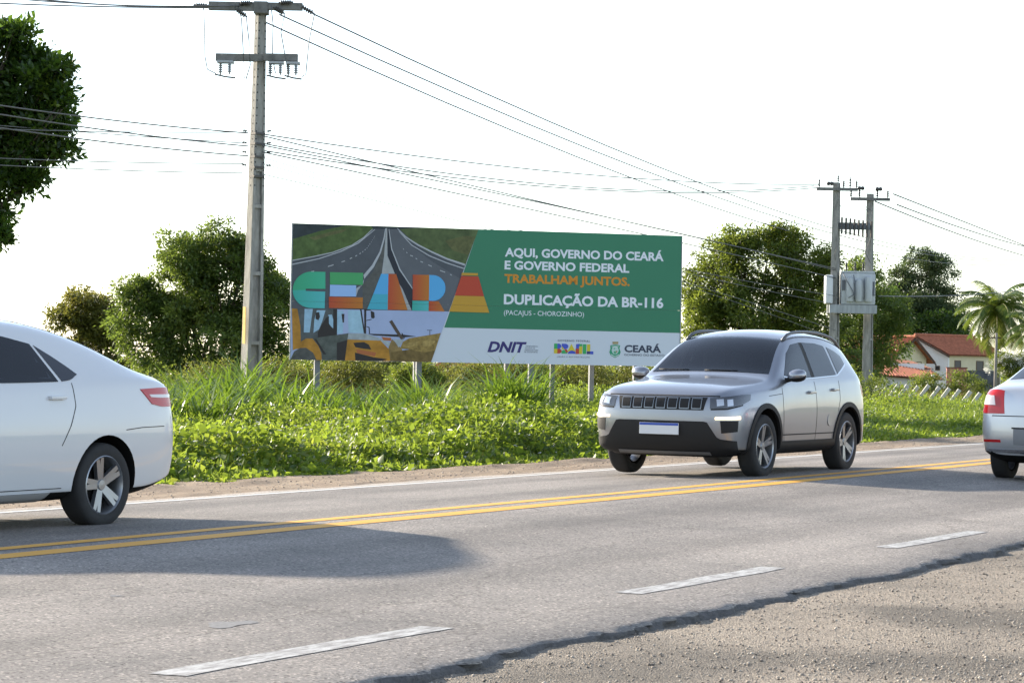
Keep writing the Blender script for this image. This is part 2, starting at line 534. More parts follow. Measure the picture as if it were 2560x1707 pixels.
Tg = np.unique(np.concatenate([np.linspace(-25, 1.5, 14), np.arange(1.5, 5.45, 0.1)]))
gr = grid_mesh('gravel_apron', Sg, Tg, gravel_z, GRAVEL)
tag(gr, 'rough gravel apron beside the broken asphalt edge', 'gravel', kind='structure')

# loose stones
def stones(n, s_rng, t_rng, size, mat, zf, dens=None):
    s = rng.uniform(*s_rng, n); t = rng.uniform(*t_rng, n)
    if dens is not None:
        keep = dens(s, t) > rng.random(n); s, t = s[keep], t[keep]
    n = len(s)
    oc = np.array([(1, 0, 0), (-1, 0, 0), (0, 1, 0), (0, -1, 0), (0, 0, 1), (0, 0, -1)], float)
    fc = np.array([(0, 2, 4), (2, 1, 4), (1, 3, 4), (3, 0, 4), (2, 0, 5), (1, 2, 5), (3, 1, 5), (0, 3, 5)])
    r = size[0] * (size[1] / size[0]) ** (rng.random(n) ** 2.6)
    V = oc[None] * (r[:, None, None] * rng.uniform(0.6, 1.25, (n, 6, 1)))
    V[:, :, 2] *= 0.7
    a = rng.uniform(0, 6.28, n); ca, sa = np.cos(a), np.sin(a)
    x = V[:, :, 0] * ca[:, None] - V[:, :, 1] * sa[:, None]; y = V[:, :, 0] * sa[:, None] + V[:, :, 1] * ca[:, None]
    V[:, :, 0], V[:, :, 1] = x + s[:, None], y + t[:, None]
    V[:, :, 2] += (zf(s, t) + r * 0.25)[:, None]
    F = (fc[None] + (np.arange(n) * 6)[:, None, None]).reshape(-1, 3)
    return V.reshape(-1, 3), F, np.repeat(rng.random(n), 8)
def stone_mat():
    m, nt, b, out = node_mat('loose_stone')
    at = nt.nodes.new('ShaderNodeAttribute'); at.attribute_name = 'tint'
    r = nt.nodes.new('ShaderNodeValToRGB'); e = r.color_ramp.elements
    e[0].color = (0.07, 0.062, 0.055, 1); e[1].color = (0.46, 0.41, 0.35, 1)
    k = e.new(0.25); k.color = (0.24, 0.20, 0.165, 1); k = e.new(0.8); k.color = (0.34, 0.30, 0.255, 1)
    nt.links.new(at.outputs['Fac'], r.inputs['Fac']); nt.links.new(r.outputs[0], b.inputs['Base Color'])
    b.inputs['Roughness'].default_value = 0.85
    return m
STONE = stone_mat()
dens = lambda s, t: np.clip(0.35 + 0.9 * smoothstep(-0.15, 0.25, vnoise(s * 0.5, t * 0.5, 71)) * smoothstep(5.0, 3.9, t), 0, 1)
V, F, tn = stones(88000, (7.5, 20), (1.2, 5.08), (0.0028, 0.0115), STONE, gravel_z, dens)
o = fast_mesh('loose_gravel', V, F, STONE, tint=tn)
tag(o, 'loose pale pebbles strewn over the gravel apron', 'gravel', kind='stuff')
V, F, tn = stones(6000, (12, 48), (12.75, 14.3), (0.004, 0.016), STONE, sand_z)
o = fast_mesh('shoulder_pebbles', V, F, STONE, tint=tn)
tag(o, 'small pebbles lying along the sandy shoulder', 'gravel', kind='stuff')
# ---------------------------------------------------------------- billboard
# printed art, in metres on the sheet (from its lower left corner)
HIGHWAY = [
 ('road', [(-0.02, 3.01),(4.199, 3.001),(3.551, 1.139),(-0.029, 1.127)]),
 ('verge', [(0.002, 3.004),(1.904, 3.003),(1.775, 2.916),(1.625, 2.761),(1.324, 2.568),(0.893, 2.392),(0.44, 2.281),(-0.011, 2.191)]),
 ('woods', [(0.002, 3.004),(1.226, 3.003),(0.924, 2.928),(0.621, 2.852),(0.256, 2.732),(-0.0, 2.649)]),
 ('scrub', [(0.365, 2.694),(0.925, 2.863),(1.229, 2.917),(1.1, 2.827),(0.755, 2.729),(0.497, 2.634)]),
 ('verge2', [(2.333, 3.012),(4.204, 3.002),(3.906, 2.182),(3.67, 2.25),(3.042, 2.467),(2.728, 2.65),(2.524, 2.836)]),
 ('scrub', [(3.436, 2.718),(3.878, 2.842),(4.125, 2.829),(3.978, 2.412),(3.619, 2.508)]),
 ('woods', [(1.751, 3.005),(2.985, 3.0),(2.345, 2.942),(1.796, 2.934)]),
 ('lane', [(2.148, 2.93),(2.323, 2.947),(2.618, 2.624),(3.136, 2.254),(3.79, 1.886),(3.551, 1.139),(3.163, 1.128),(2.712, 1.637),(2.411, 2.058),(2.224, 2.503)]),
 ('barrier_dark', [(2.11, 2.954),(2.158, 2.952),(2.2, 2.566),(2.342, 2.184),(2.712, 1.637),(2.715, 1.163),(2.56, 1.352),(2.303, 1.957),(2.14, 2.349)]),
 ('concrete', [(2.086, 2.954),(2.116, 2.955),(2.131, 2.349),(2.308, 1.951),(2.009, 1.941),(2.056, 2.347)]),
 ('median', [(2.072, 2.691),(2.047, 2.346),(2.0, 1.941),(1.697, 1.155),(1.589, 1.165),(1.586, 1.687),(1.819, 1.995),(1.964, 2.343)]),
 ('concrete', [(2.408, 1.735),(2.492, 1.608),(2.702, 1.149),(2.605, 1.151)]),
 ('paint', [(2.068, 2.949),(2.086, 2.949),(2.061, 2.712),(1.984, 2.409),(1.828, 2.081),(1.617, 1.817),(1.598, 1.902),(1.783, 2.123),(1.951, 2.429),(2.034, 2.732)]),
 ('paint', [(1.598, 1.709),(1.617, 1.817),(1.479, 1.556),(1.443, 1.422),(1.433, 1.597)]),
 ('paint', [(2.145, 2.941),(2.161, 2.941),(2.237, 2.503),(2.428, 2.058),(2.716, 1.647),(2.713, 1.615),(2.407, 2.036),(2.215, 2.492)]),
 ('paint', [(2.334, 2.958),(2.356, 2.959),(2.548, 2.783),(2.817, 2.627),(3.13, 2.481),(3.489, 2.335),(3.905, 2.215),(3.906, 2.172),(3.49, 2.296),(3.131, 2.444),(2.806, 2.596),(2.526, 2.767)]),
 ('paint', [(2.373, 2.895),(2.386, 2.9),(2.684, 2.605),(3.088, 2.382),(3.492, 2.234),(3.896, 2.117),(3.892, 2.095),(3.483, 2.214),(3.075, 2.364),(2.667, 2.592)]),
 ('paint', [(-0.011, 2.191),(0.44, 2.283),(0.893, 2.392),(1.324, 2.563),(1.582, 2.742),(1.775, 2.929),(1.788, 2.921),(1.596, 2.725),(1.333, 2.545),(0.898, 2.373),(0.445, 2.264),(-0.011, 2.169)]),
 ('paint', [(-0.009, 2.106),(0.593, 2.245),(1.066, 2.415),(1.454, 2.609),(1.669, 2.788),(1.832, 2.923),(1.845, 2.919),(1.682, 2.776),(1.468, 2.592),(1.075, 2.396),(0.597, 2.226),(-0.008, 2.082)]),
 ('paint', [(0.796, 2.077),(0.921, 2.12),(0.922, 2.1),(0.797, 2.058)]),
 ('paint', [(1.098, 2.185),(1.176, 2.214),(1.176, 2.195),(1.098, 2.166)]),
 ('paint', [(1.283, 2.264),(1.335, 2.288),(1.336, 2.268),(1.284, 2.245)]),
 ('paint', [(1.406, 2.322),(1.447, 2.345),(1.448, 2.326),(1.407, 2.303)]),
 ('paint', [(1.499, 2.379),(1.529, 2.397),(1.53, 2.378),(1.499, 2.36)]),
 ('paint', [(1.564, 2.42),(1.585, 2.438),(1.585, 2.418),(1.564, 2.4)]),
 ('paint', [(1.615, 2.464),(1.636, 2.482),(1.637, 2.463),(1.615, 2.445)]),
 ('paint', [(1.658, 2.504),(1.675, 2.522),(1.675, 2.503),(1.658, 2.485)]),
 ('paint', [(1.692, 2.549),(1.704, 2.566),(1.705, 2.547),(1.692, 2.529)]),
 ('paint', [(1.721, 2.593),(1.734, 2.61),(1.735, 2.591),(1.722, 2.573)]),
 ('paint', [(1.755, 2.641),(1.764, 2.658),(1.764, 2.639),(1.756, 2.622)]),
 ('paint', [(1.78, 2.685),(1.789, 2.702),(1.789, 2.683),(1.781, 2.665)]),
 ('paint', [(1.81, 2.729),(1.818, 2.746),(1.819, 2.727),(1.811, 2.709)]),
 ('paint', [(1.827, 2.764),(1.835, 2.781),(1.836, 2.762),(1.827, 2.744)]),
 ('paint', [(0.422, 1.954),(0.491, 1.969),(0.491, 1.95),(0.423, 1.935)]),
 ('paint', [(2.646, 2.38),(2.708, 2.36),(2.709, 2.341),(2.646, 2.36)]),
 ('paint', [(2.771, 2.315),(2.807, 2.299),(2.807, 2.28),(2.772, 2.296)]),
 ('paint', [(2.883, 2.25),(2.941, 2.23),(2.942, 2.211),(2.884, 2.23)]),
 ('paint', [(3.062, 2.178),(3.143, 2.146),(3.143, 2.127),(3.063, 2.159)]),
 ('paint', [(3.331, 2.062),(3.452, 2.023),(3.453, 2.003),(3.332, 2.042)]),
 ('paint', [(3.565, 1.979),(3.605, 1.963),(3.606, 1.943),(3.565, 1.959)]),
 ('paint', [(2.556, 2.446),(2.583, 2.429),(2.583, 2.41),(2.556, 2.426)]),
 ('paint', [(2.483, 2.521),(2.501, 2.504),(2.502, 2.485),(2.484, 2.501)]),
]
DIGGER = [
 ('sky', [(-0.007, 1.127),(3.554, 1.141),(3.168, 0.001),(-0.008, -0.0)]),
 ('cab', [(0.01, 1.128),(0.999, 1.135),(1.015, 0.473),(0.484, 0.459),(0.047, 0.214)]),
 ('orange', [(0.01, 1.128),(0.135, 1.121),(0.207, 0.75),(0.226, 0.389),(0.054, 0.21)]),
 ('glass', [(0.295, 1.125),(0.479, 1.124),(0.416, 0.607),(0.286, 0.603)]),
 ('glass', [(0.566, 1.101),(0.761, 1.102),(0.691, 0.849),(0.62, 0.676),(0.502, 0.598),(0.517, 0.886)]),
 ('glass', [(0.822, 1.002),(0.904, 1.015),(0.94, 0.898),(0.944, 0.706),(0.845, 0.789)]),
 ('dark', [(0.546, 1.047),(0.621, 1.06),(0.641, 0.954),(0.608, 0.878),(0.542, 0.908)]),
 ('dark', [(0.599, 0.611),(0.672, 0.763),(0.776, 0.936),(0.84, 0.981),(0.844, 0.81),(0.956, 0.664),(0.982, 0.493),(0.602, 0.484)]),
 ('glass', [(1.022, 1.097),(1.163, 1.093),(1.164, 0.605),(1.027, 0.591)]),
 ('dark', [(1.121, 1.031),(1.187, 1.033),(1.18, 0.841),(1.148, 0.84)]),
 ('glass2', [(1.261, 1.117),(1.545, 1.116),(1.638, 0.617),(1.288, 0.619)]),
 ('dark', [(1.533, 1.146),(1.568, 1.147),(1.659, 0.618),(1.629, 0.613)]),
 ('dark', [(1.625, 1.153),(1.677, 1.15),(1.682, 0.606),(1.642, 0.609)]),
 ('dark', [(1.675, 1.133),(1.774, 1.14),(1.774, 1.123),(1.678, 1.116)]),
 ('dark', [(1.774, 1.119),(1.858, 1.084),(1.87, 0.967),(1.833, 0.94),(1.787, 0.96)]),
 ('dark', [(1.683, 0.906),(1.801, 0.935),(1.801, 0.918),(1.684, 0.889)]),
 ('dark', [(1.686, 0.773),(1.757, 0.753),(1.769, 0.608),(1.747, 0.607),(1.735, 0.74),(1.687, 0.756)]),
 ('dark', [(0.934, 1.133),(1.021, 1.135),(1.037, 0.003),(0.955, 0.005)]),
 ('cabgrey', [(0.494, 0.481),(1.284, 0.608),(1.277, -0.013),(0.712, -0.013)]),
 ('dark', [(0.527, 0.465),(0.575, 0.457),(0.795, 0.126),(0.73, 0.133)]),
 ('dark', [(1.028, 0.388),(1.266, 0.458),(1.222, -0.001),(1.033, 0.003)]),
 ('silver', [(1.284, 0.608),(1.677, 0.606),(1.964, 0.519),(2.241, 0.418),(2.21, 0.321),(1.987, 0.466),(1.266, 0.471)]),
 ('brick', [(2.029, 0.542),(2.249, 0.526),(2.251, 0.457),(2.075, 0.468)]),
 ('dark', [(1.721, 0.607),(2.534, 0.602),(2.822, 0.567),(2.535, 0.544),(1.853, 0.572)]),
 ('orange', [(1.266, 0.471),(2.009, 0.46),(2.223, 0.257),(2.251, 0.006),(1.216, 0.003)]),
 ('dark', [(1.398, 0.397),(1.638, 0.42),(1.749, 0.363),(1.806, 0.257),(1.641, 0.27),(1.444, 0.302)]),
 ('brick', [(1.463, 0.262),(1.917, 0.191),(1.891, 0.105),(1.491, 0.168)]),
 ('dark', [(1.436, 0.184),(1.865, 0.087),(2.173, 0.051),(2.042, 0.005),(1.451, 0.009)]),
 ('arm', [(2.197, 0.886),(2.262, 0.922),(2.433, 0.66),(2.536, 0.508),(2.47, 0.493),(2.334, 0.679)]),
 ('dark', [(2.478, 0.635),(2.502, 0.636),(2.558, 0.53),(2.541, 0.508)]),
 ('dark', [(3.12, 0.71),(3.133, 0.711),(3.136, 0.588),(3.123, 0.587)]),
 ('dark', [(3.062, 0.719),(3.177, 0.718),(3.177, 0.705),(3.062, 0.707)]),
 ('tan', [(2.193, 0.31),(2.268, 0.501),(2.486, 0.295),(2.614, 0.04),(2.24, 0.006)]),
 ('silver', [(2.305, 0.493),(2.537, 0.49),(2.42, 0.315)]),
 ('soil', [(2.453, 0.29),(2.52, 0.447),(2.668, 0.526),(2.866, 0.563),(3.131, 0.609),(3.378, 0.657),(3.255, 0.263),(3.007, 0.213),(2.674, 0.278)]),
 ('soil2', [(2.496, 0.36),(2.671, 0.429),(2.869, 0.456),(2.827, 0.368),(2.607, 0.307)]),
 ('soil2', [(2.957, 0.458),(3.177, 0.528),(3.268, 0.466),(3.137, 0.355),(2.982, 0.351)]),
 ('soil3', [(2.246, 0.203),(2.674, 0.278),(3.007, 0.213),(3.255, 0.263),(3.168, 0.001),(2.24, 0.006)]),
 ('orange', [(0.054, 0.21),(0.205, 0.388),(0.337, 0.472),(0.484, 0.476),(0.617, 0.313),(0.682, 0.166),(0.701, -0.0),(0.582, 0.001),(0.502, 0.161),(0.342, 0.268),(0.101, 0.232)]),
 ('tyre', [(-0.006, -0.0),(0.08, 0.183),(0.208, 0.26),(0.342, 0.268),(0.502, 0.161),(0.582, 0.001)]),
]
LETTERS = [
 ('green', [(0.741, 1.947),(0.427, 1.945),(0.377, 1.941),(0.328, 1.93),(0.28, 1.914),(0.235, 1.893),(0.193, 1.866),(0.154, 1.835),(0.12, 1.799),(0.09, 1.76),(0.065, 1.717),(0.046, 1.672),(0.032, 1.625),(0.024, 1.577),(0.022, 1.528),(0.311, 1.537),(0.31, 1.567),(0.748, 1.574)]),
 ('teal', [(0.745, 1.512),(0.312, 1.518),(0.311, 1.537),(0.022, 1.528),(0.026, 1.48),(0.036, 1.434),(0.052, 1.389),(0.074, 1.346),(0.101, 1.306),(0.132, 1.269),(0.169, 1.236),(0.209, 1.208),(0.252, 1.184),(0.298, 1.166),(0.346, 1.153),(0.396, 1.146),(0.446, 1.145),(0.741, 1.144)]),
 ('green2', [(0.843, 1.946),(1.59, 1.949),(1.588, 1.683),(0.849, 1.677)]),
 ('lilac', [(0.849, 1.669),(1.437, 1.67),(1.439, 1.422),(0.851, 1.413)]),
 ('redor', [(0.83, 1.403),(1.592, 1.405),(1.594, 1.161),(0.836, 1.156)]),
 ('blue', [(1.996, 1.941),(2.16, 1.942),(2.158, 1.49),(1.827, 1.489)]),
 ('aqua', [(1.827, 1.489),(2.158, 1.49),(2.158, 1.145),(1.693, 1.15)]),
 ('redor', [(2.16, 1.942),(2.336, 1.943),(2.609, 1.151),(2.158, 1.145)]),
 ('redor', [(2.714, 1.942),(3.09, 1.944),(3.093, 1.376),(2.719, 1.374)]),
 ('blue', [(3.09, 1.944),(3.165, 1.944),(3.236, 1.938),(3.302, 1.915),(3.361, 1.878),(3.41, 1.827),(3.444, 1.766),(3.462, 1.699),(3.464, 1.629),(3.449, 1.561),(3.417, 1.498),(3.372, 1.444),(3.315, 1.403),(3.249, 1.376),(3.179, 1.366),(3.093, 1.372)]),
 ('teal', [(2.714, 1.361),(3.088, 1.363),(3.087, 1.139),(2.713, 1.139)]),
 ('redor', [(3.093, 1.363),(3.317, 1.361),(3.456, 1.138),(3.092, 1.139)]),
 ('amber', [(3.836, 2.013),(4.203, 2.014),(4.208, 1.96),(3.824, 1.959)]),
 ('red', [(3.824, 1.946),(4.216, 1.941),(4.354, 1.5),(3.681, 1.502)]),
 ('amber', [(3.681, 1.498),(4.354, 1.498),(4.486, 1.133),(3.558, 1.139)]),
]
BRASIL = [
 ('g', [(6.013, 0.475),(6.086, 0.474),(6.089, 0.356),(6.011, 0.354)]),
 ('b', [(6.086, 0.474),(6.116, 0.475),(6.143, 0.47),(6.166, 0.454),(6.179, 0.431),(6.18, 0.404),(6.168, 0.38),(6.146, 0.363),(6.118, 0.357),(6.089, 0.356)]),
 ('y', [(6.011, 0.354),(6.089, 0.356),(6.087, 0.251),(6.009, 0.251)]),
 ('r', [(6.089, 0.356),(6.13, 0.359),(6.156, 0.355),(6.177, 0.34),(6.189, 0.318),(6.189, 0.294),(6.178, 0.272),(6.158, 0.256),(6.132, 0.25),(6.087, 0.251)]),
 ('b', [(6.191, 0.475),(6.268, 0.474),(6.293, 0.472),(6.316, 0.463),(6.334, 0.449),(6.344, 0.431),(6.347, 0.411),(6.342, 0.391),(6.329, 0.374),(6.31, 0.361),(6.256, 0.347),(6.192, 0.42)]),
 ('y', [(6.192, 0.42),(6.256, 0.347),(6.194, 0.337)]),
 ('g', [(6.189, 0.249),(6.188, 0.31),(6.234, 0.337),(6.256, 0.33),(6.276, 0.322),(6.293, 0.311),(6.307, 0.298),(6.317, 0.284),(6.324, 0.268),(6.326, 0.252)]),
 ('r', [(6.256, 0.347),(6.308, 0.353),(6.348, 0.286),(6.292, 0.274)]),
 ('y', [(6.325, 0.292),(6.419, 0.474),(6.524, 0.288),(6.473, 0.317),(6.382, 0.315)]),
 ('b', [(6.342, 0.248),(6.338, 0.246),(6.343, 0.272),(6.358, 0.295),(6.382, 0.312),(6.412, 0.321),(6.443, 0.322),(6.473, 0.314),(6.498, 0.298),(6.515, 0.276),(6.521, 0.251)]),
 ('b', [(6.529, 0.47),(6.607, 0.479),(6.609, 0.369),(6.527, 0.371)]),
 ('g', [(6.607, 0.479),(6.676, 0.471),(6.677, 0.423),(6.608, 0.422)]),
 ('r', [(6.522, 0.367),(6.598, 0.369),(6.601, 0.248),(6.521, 0.248)]),
 ('y', [(6.597, 0.417),(6.677, 0.419),(6.676, 0.248),(6.601, 0.248)]),
 ('g', [(6.689, 0.472),(6.767, 0.472),(6.768, 0.25),(6.69, 0.25)]),
 ('y', [(6.786, 0.472),(6.864, 0.472),(6.863, 0.314),(6.785, 0.316)]),
 ('d', [(6.785, 0.312),(6.863, 0.314),(6.862, 0.248),(6.784, 0.248)]),
 ('b', [(6.863, 0.314),(6.939, 0.313),(6.938, 0.245),(6.862, 0.248)]),
]
CREST = [
 ('gold', [(7.386, 0.542),(7.529, 0.546),(7.526, 0.488),(7.392, 0.485)]),
 ('crestgreen', [(7.338, 0.457),(7.457, 0.478),(7.573, 0.463),(7.556, 0.392),(7.588, 0.305),(7.555, 0.234),(7.455, 0.174),(7.348, 0.233),(7.318, 0.303),(7.344, 0.387)]),
 ('crestpale', [(7.539, 0.352),(7.531, 0.391),(7.51, 0.423),(7.479, 0.443),(7.445, 0.446),(7.412, 0.433),(7.387, 0.405),(7.374, 0.368),(7.375, 0.328),(7.39, 0.292),(7.416, 0.265),(7.449, 0.254),(7.484, 0.259),(7.513, 0.279),(7.533, 0.313)]),
 ('crestgreen2', [(7.411, 0.301),(7.456, 0.341),(7.485, 0.28),(7.453, 0.258)]),
 ('gold', [(7.479, 0.346),(7.512, 0.329),(7.499, 0.292),(7.471, 0.298)]),
 ('crestgreen2', [(7.413, 0.389),(7.459, 0.412),(7.441, 0.367)]),
 ('white', [(7.366, 0.436),(7.541, 0.445),(7.541, 0.431),(7.366, 0.423)]),
 ('white', [(7.356, 0.26),(7.454, 0.209),(7.55, 0.26),(7.551, 0.247),(7.455, 0.194),(7.357, 0.244)]),
]
def ink(name, c, noise=0.0, scale=6.0):
    return pmat('print_' + name, c, 0.55, noise=noise, scale=scale, spec=0.25)
INK = {
 'road': ink('road', (0.085, 0.092, 0.108), 0.15, 2), 'lane': ink('lane', (0.115, 0.122, 0.14), 0.1, 2),
 'verge': ink('verge', (0.075, 0.115, 0.035), 0.45, 5), 'verge2': ink('verge2', (0.085, 0.115, 0.045), 0.4, 5),
 'woods': ink('woods', (0.035, 0.045, 0.05), 0.3, 5), 'scrub': ink('scrub', (0.11, 0.115, 0.045), 0.4, 7),
 'barrier_dark': ink('barrier_dark', (0.03, 0.033, 0.045)), 'concrete': ink('concrete', (0.36, 0.37, 0.38), 0.12),
 'median': ink('median', (0.10, 0.10, 0.095), 0.25), 'paint': ink('paint', (0.42, 0.43, 0.46)),
 'sky': ink('sky', (0.36, 0.42, 0.62), 0.08, 1), 'cab': ink('cab', (0.085, 0.095, 0.10), 0.3), 'orange': ink('orange', (0.42, 0.20, 0.03), 0.35, 3),
 'glass': ink('glass', (0.30, 0.46, 0.60), 0.15), 'glass2': ink('glass2', (0.33, 0.50, 0.62), 0.12), 'dark': ink('dark', (0.035, 0.03, 0.03)),
 'cabgrey': ink('cabgrey', (0.09, 0.10, 0.09), 0.4), 'silver': ink('silver', (0.33, 0.36, 0.38), 0.3), 'brick': ink('brick', (0.40, 0.13, 0.05)),
 'arm': ink('arm', (0.09, 0.065, 0.05)), 'tan': ink('tan', (0.24, 0.16, 0.06), 0.3), 'soil': ink('soil', (0.27, 0.18, 0.055), 0.45, 12),
 'soil2': ink('soil2', (0.34, 0.235, 0.08), 0.4, 14), 'soil3': ink('soil3', (0.16, 0.105, 0.035), 0.4, 8), 'tyre': ink('tyre', (0.085, 0.085, 0.08), 0.3),
 'green': ink('green', (0.045, 0.33, 0.18)), 'teal': ink('teal', (0.05, 0.36, 0.30)), 'green2': ink('green2', (0.07, 0.34, 0.13)),
 'lilac': ink('lilac', (0.30, 0.47, 0.78)), 'redor': ink('redor', (0.46, 0.085, 0.03)), 'blue': ink('blue', (0.10, 0.38, 0.70)), 'aqua': ink('aqua', (0.07, 0.38, 0.50)),
 'amber': ink('amber', (0.52, 0.29, 0.04)), 'red': ink('red', (0.47, 0.065, 0.035)),
 'g': ink('logo_green', (0.05, 0.38, 0.12)), 'b': ink('logo_blue', (0.07, 0.10, 0.50)), 'y': ink('logo_yellow', (0.62, 0.50, 0.04)), 'r': ink('logo_red', (0.48, 0.07, 0.04)), 'd': ink('logo_dark', (0.06, 0.06, 0.16)),
 'gold': ink('gold', (0.36, 0.29, 0.15)), 'crestgreen': ink('crest_green', (0.04, 0.30, 0.16)), 'crestpale': ink('crest_pale', (0.48, 0.60, 0.58)), 'crestgreen2': ink('crest_leaf', (0.10, 0.36, 0.20)), 'white': ink('white', (0.72, 0.73, 0.76)),
 'field': ink('field_green', (0.048, 0.205, 0.118), 0.03, 0.5), 'text': ink('text_white', (0.72, 0.74, 0.80)), 'textorange': ink('text_orange', (0.60, 0.24, 0.03)),
 'navy': ink('navy', (0.05, 0.04, 0.16)), 'greyink': ink('grey', (0.055, 0.065, 0.10)),
}
def gradient_ink(name, c0, c1, u0, u1):
    m, nt, b, out = node_mat('print_' + name)
    tc = nt.nodes.new('ShaderNodeTexCoord'); sp = nt.nodes.new('ShaderNodeSeparateXYZ'); mr = nt.nodes.new('ShaderNodeMapRange')
    nt.links.new(tc.outputs['Object'], sp.inputs[0]); nt.links.new(sp.outputs['X'], mr.inputs['Value'])
    mr.inputs['From Min'].default_value, mr.inputs['From Max'].default_value = u0, u1
    mx = nt.nodes.new('ShaderNodeMixRGB'); mx.inputs[1].default_value = (*c0, 1); mx.inputs[2].default_value = (*c1, 1)
    nt.links.new(mr.outputs[0], mx.inputs[0]); nt.links.new(mx.outputs[0], b.inputs['Base Color'])
    b.inputs['Roughness'].default_value = 0.55; b.inputs['Specular IOR Level'].default_value = 0.25
    return m

BZ0 = 1.155                      # height of the sheet's lower edge
board = thing('billboard', (43.27, 29.24, 0.0), 'wide roadside billboard with green field, highway picture and white logo strip', 'billboard', math.atan2(22.67 - 29.24, 49.42 - 43.27))

def flat(polys, name, layer, parent=board, step=0.0):
    """printed shapes: each polygon a little in front of the one before"""
    used = sorted({m for m, _ in polys})
    mb = MB()
    for k, (m, q) in enumerate(polys):
        y = -(layer + step * k)
        mb.add([(u, y, v + BZ0) for u, v in q], [tuple(range(len(q)))], used.index(m))
    me = bpy.data.meshes.new(name)
    me.from_pydata(mb.v, [], mb.f)
    for u in used:
        me.materials.append(GRAD.get((name, u), INK[u]))
    me.polygons.foreach_set('material_index', mb.m)
    bm = bmesh.new(); bm.from_mesh(me)
    bmesh.ops.triangulate(bm, faces=bm.faces[:])
    bm.normal_update()
    for f in bm.faces:
        if f.normal.y > 0: f.normal_flip()
    bm.to_mesh(me); bm.free()
    return link(bpy.data.objects.new(name, me), parent)
GRAD = {}
# the sheet: metal panels, seam two thirds down, backing frame
PANEL = pmat('billboard_panel', (0.60, 0.63, 0.70), 0.5, spec=0.3)
BACK = pmat('galvanised_steel', (0.30, 0.31, 0.32), 0.5, metal=0.5, noise=0.15)
for v0, v1 in ((0.0, 1.285), (1.289, 3.0)):
    mb = MB(); mb.box((0, 0.0, BZ0 + v0), (9.0, 0.03, BZ0 + v1)); mb.build('panel', PANEL, board)
for v in (0.12, 1.25, 1.36, 2.88):
    mb = MB(); mb.box((0.05, 0.0305, BZ0 + v - 0.04), (8.95, 0.09, BZ0 + v + 0.04)); mb.build('backing_rail', BACK, board)
for u in (-0.022, 9.002):
    mb = MB(); mb.box((u, -0.012, BZ0 - 0.004), (u + 0.02, 0.05, BZ0 + 3.004)); mb.build('edge_trim', BACK, board)
def seam_split(polys):
    """cut printed shapes at the seam so each panel carries its own print"""
    out = []
    for m, q in polys:
        for lo in (True, False):
            r = []
            lim = 1.285 if lo else 1.289
            for (a, b) in zip(q, q[1:] + q[:1]):
                ia = a[1] <= lim if lo else a[1] >= lim
                ib = b[1] <= lim if lo else b[1] >= lim
                if ia: r.append(a)
                if ia != ib:
                    t = (lim - a[1]) / (b[1] - a[1]); r.append((a[0] + (b[0] - a[0]) * t, lim))
            if len(r) > 2: out.append((m, r))
    return out
flat([('field', [(4.199, 2.998), (8.998, 2.998), (8.998, 1.289), (3.627, 1.289)]), ('field', [(3.625, 1.285), (8.998, 1.285), (8.998, 0.773), (3.456, 0.78)])], 'green_field', 0.002)
def clampb(polys): return [(m, [(min(max(u, 0.002), 8.998), min(max(v, 0.003), 2.997)) for u, v in q]) for m, q in polys]
flat(seam_split(clampb(HIGHWAY)), 'highway_picture', 0.002, step=0.00012)
flat(seam_split(clampb(DIGGER)), 'digger_picture', 0.008, step=0.00012)
for k, (m_, q) in enumerate(LETTERS):
    us = [u for u, v in q]
    if m_ == 'redor': GRAD[('colour_letter', 'redor')] = gradient_ink('red_to_orange', (0.44, 0.07, 0.035), (0.46, 0.17, 0.03), min(us), max(us))
    elif m_ in ('green', 'teal'): GRAD[('colour_letter', m_)] = gradient_ink(m_ + '_fade', INK[m_].node_tree.nodes['Principled BSDF'].inputs['Base Color'].default_value[:3], (0.06, 0.42, 0.26) if m_ == 'green' else (0.09, 0.44, 0.46), min(us), max(us))
    flat(seam_split([(m_, q)]), 'colour_letter', 0.0135)
    GRAD.clear()

def lettering(text, u0, u1, v, cap, inkname, bold=0.0, shear=0.0, layer=0.004, name='lettering', spacing=1.0, parent=board, place=None):
    cu = bpy.data.curves.new('text', 'FONT')
    cu.body = text; cu.size = 1.0; cu.offset = bold; cu.shear = shear; cu.space_character = spacing; cu.resolution_u = 3
    to = bpy.data.objects.new('text', cu); COL.objects.link(to)
    bpy.context.view_layer.update()
    me = bpy.data.meshes.new_from_object(to.evaluated_get(bpy.context.evaluated_depsgraph_get()))
    bpy.data.objects.remove(to, do_unlink=True)
    co = np.zeros(len(me.vertices) * 3); me.vertices.foreach_get('co', co); co = co.reshape(-1, 3)
    x0, x1 = co[:, 0].min(), co[:, 0].max()
    k = cap / 0.728
    V = np.empty_like(co)
    V[:, 0] = u0 + (co[:, 0] - x0) * (u1 - u0) / (x1 - x0)
    V[:, 1] = -layer; V[:, 2] = BZ0 + v + co[:, 1] * k
    if place: V = place(V)
    me.vertices.foreach_set('co', V.ravel()); me.name = name
    me.materials.clear(); me.materials.append(INK[inkname])
    return link(bpy.data.objects.new(name, me), parent)
B = 0.034
lettering('AQUI, GOVERNO DO CEARÁ', 4.822, 8.575, 2.414, 0.192, 'text', B)
lettering('E GOVERNO FEDERAL', 4.822, 7.757, 2.126, 0.192, 'text', B)
lettering('TRABALHAM JUNTOS.', 4.821, 7.772, 1.825, 0.192, 'textorange', B)
lettering('DUPLICAÇÃO DA BR-116', 4.819, 8.589, 1.342, 0.224, 'text', B)
lettering('(PACAJUS - CHOROZINHO)', 4.825, 6.702, 1.094, 0.112, 'text', 0.002)
lettering('DNIT', 4.458, 5.371, 0.263, 0.232, 'navy', 0.040, 0.28)
